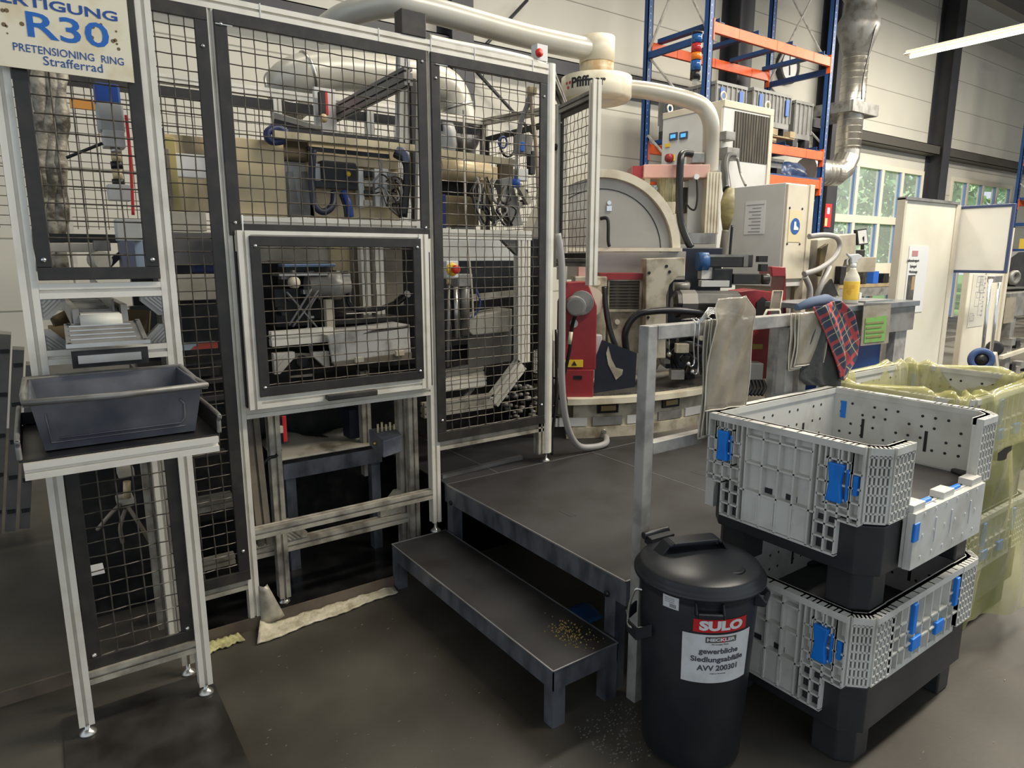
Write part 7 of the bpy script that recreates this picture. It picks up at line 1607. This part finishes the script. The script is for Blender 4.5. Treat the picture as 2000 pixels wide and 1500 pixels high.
def grip(a):
    """carrying lug with a cross bar, at bearing a"""
    n = V((math.cos(a), math.sin(a), 0)); tg = V((-n.y, n.x, 0)); z0 = ZT - 0.062; r0 = lerp(RB, RT, z0 / ZT) - 0.004
    m = MB()
    for s in (-1, 1):
        c = V((bx, by, z0)) + n * r0 + tg * (s * 0.036)
        m.extr([c + V((0, 0, 0.040)), c + n * 0.012 + V((0, 0, 0.040)), c + n * 0.034 + V((0, 0, 0.016)), c + n * 0.034, c + n * 0.0 + V((0, 0, -0.004))], tg * (0.006 * s))
    m.bar(V((bx, by, z0 + 0.009)) + n * (r0 + 0.028) - tg * 0.036, V((bx, by, z0 + 0.009)) + n * (r0 + 0.028) + tg * 0.036, 0.014, 0.014)
    return m.build('lug_grip', BIN, bn, bevel=0.003)
ac = math.atan2(-gdir.y, -gdir.x)      # bearing of the side facing the camera
grip(ac - 0.10); grip(ac + 1.05)
# large side handle at the left with the metal bail
n = V((math.cos(ac - 1.45), math.sin(ac - 1.45), 0)); tg = V((-n.y, n.x, 0)); c = V((bx, by, ZT - 0.185)) + n * (lerp(RB, RT, 0.7) - 0.003)
P_ = [c - tg * 0.075 + V((0, 0, 0.02)), c - tg * 0.058 + n * 0.038, c + n * 0.048 + V((0, 0, -0.004)), c + tg * 0.058 + n * 0.038, c + tg * 0.075 + V((0, 0, 0.02))]
sh_ = MB()
for k in range(4):
    a, b = P_[k], P_[k + 1]; u = V((0, 0, 0.020)); q = n * 0.006
    sh_.add([a - u, b - u, b + u, a + u, a - u + q, b - u + q, b + u + q, a + u + q], [(0, 3, 2, 1), (4, 5, 6, 7), (0, 1, 5, 4), (1, 2, 6, 5), (2, 3, 7, 6), (3, 0, 4, 7)])
sh_.build('side_handle', BIN, bn)
b0 = c + n * 0.050
MB().tube(smooth_path([c + V((0, 0, 0.135)) + n * 0.02 + tg * 0.03, b0 + V((0, 0, 0.13)) - n * 0.01 + tg * 0.02, b0 + V((0, 0, 0.07)), b0 + V((0, 0, 0.012)) - tg * 0.01, b0 + V((0, 0, 0.004)) + tg * 0.02, c + tg * 0.06 + V((0, 0, 0.02)) + n * 0.01]), 0.0045, 8).build('wire_bail', CHROME, bn)
# labels wrapped on the body
def rb(z): return lerp(RB, RT, (z - 0.02) / (0.93 * ZT + 0.0))
def wrap(a0, z0, lift):
    return lambda x, y, dz: V((bx + math.cos(a0 + x / rb(z0)) * (rb(z0 + y) + lift + dz), by + math.sin(a0 + x / rb(z0)) * (rb(z0 + y) + lift + dz), z0 + y))
def wlabel(name, a0, z0, w_, h_, mm, lift, par):
    f_ = wrap(a0, z0, lift); m = MB(); m.grid(lambda u, v: f_((u - .5) * w_, (v - .5) * h_, 0), 24, 2); return m.build(name, mm, par)
def bear(px, py):
    """bearing and height of the body point seen at a photo pixel"""
    d = (px - 1000) / F * _r - (py - 750) / F * _up + _fw; t = 1.2
    for k in range(4000):
        p = V((0, 0, H)) + d * t
        if math.hypot(p.x - bx, p.y - by) <= rb(p.z): break
        t += 0.0005
    return math.atan2(p.y - by, p.x - bx), p.z
a1, z1 = bear(1411, 1223); aL, _z = bear(1362, 1228); aR, _z = bear(1460, 1218)
rl_ = wlabel('red_label', a1, z1, (aR - aL) * rb(z1), 0.042, mat('label red', (0.55, 0.018, 0.02), 0.4), 0.001, bn)
letters('SULO', 0.040, wrap(a1, z1, 0.0018), width=(aR - aL) * rb(z1) * 0.80, bold=0.0022, extrude=0.0003).build('lettering', PAPER, rl_)
a2, z2 = bear(1404, 1284); aL, _z = bear(1347, 1285); aR, _z = bear(1463, 1275); ztop = bear(1404, 1240)[1]; zbot = bear(1404, 1333)[1]; W2_ = (aR - aL) * rb(z2)
z2 = (ztop + zbot) / 2
wl_ = wlabel('white_label', a2, z2, W2_, ztop - zbot, WHITE, 0.001, bn)
hL = ztop - zbot
wlabel('logo_bar', a2 + 0.02, z2 + hL * 0.40, W2_ * 0.44, hL * 0.12, mat('logo grey', (0.10, 0.09, 0.07), 0.5), 0.0016, wl_)
letters('HECKLER', 0.014, wrap(a2 + 0.02, z2 + hL * 0.40, 0.0022), width=W2_ * 0.40, bold=0.0005, extrude=0.0003).build('lettering', PAPER, wl_)
wlabel('logo_mark', a2 + 0.045, z2 + hL * 0.40, W2_ * 0.06, hL * 0.10, REDP, 0.0019, wl_)
GP = mat('dark grey print', (0.07, 0.07, 0.09), 0.6)
for tx, dz, wd, sz in (('Wir bewegen Werte', 0.305, 0.24, 0.006), ('gewerbliche', 0.16, 0.56, 0.024), ('Siedlungsabfälle', -0.01, 0.76, 0.024), ('AVV 200301', -0.19, 0.58, 0.025), ('Abfall zur Verwertung', -0.30, 0.22, 0.005)):
    letters(tx, sz, wrap(a2, z2 + hL * dz, 0.0018), width=W2_ * wd, bold=0.0006 if sz > 0.01 else 0, extrude=0.0003).build('lettering', GP, wl_)
a3, z3 = bear(1310, 1176); sl = wlabel('small_label', a3, z3, 0.052, 0.040, WHITE, 0.001, bn)
for k in range(3): wlabel('print_line', a3 - 0.02, z3 + 0.012 - 0.006 * k, 0.032, 0.0025, MATS['grey print'], 0.0014, sl)
bc_ = MB(); f_ = wrap(a3 + 0.03, z3 - 0.010, 0.0014)
for k in range(7): bc_.add([f_(-0.008 + k * 0.003, -0.006, 0), f_(-0.0065 + k * 0.003, -0.006, 0), f_(-0.0065 + k * 0.003, 0.006, 0), f_(-0.008 + k * 0.003, 0.006, 0)], [(0, 1, 2, 3)])
bc_.build('barcode', GP, sl)
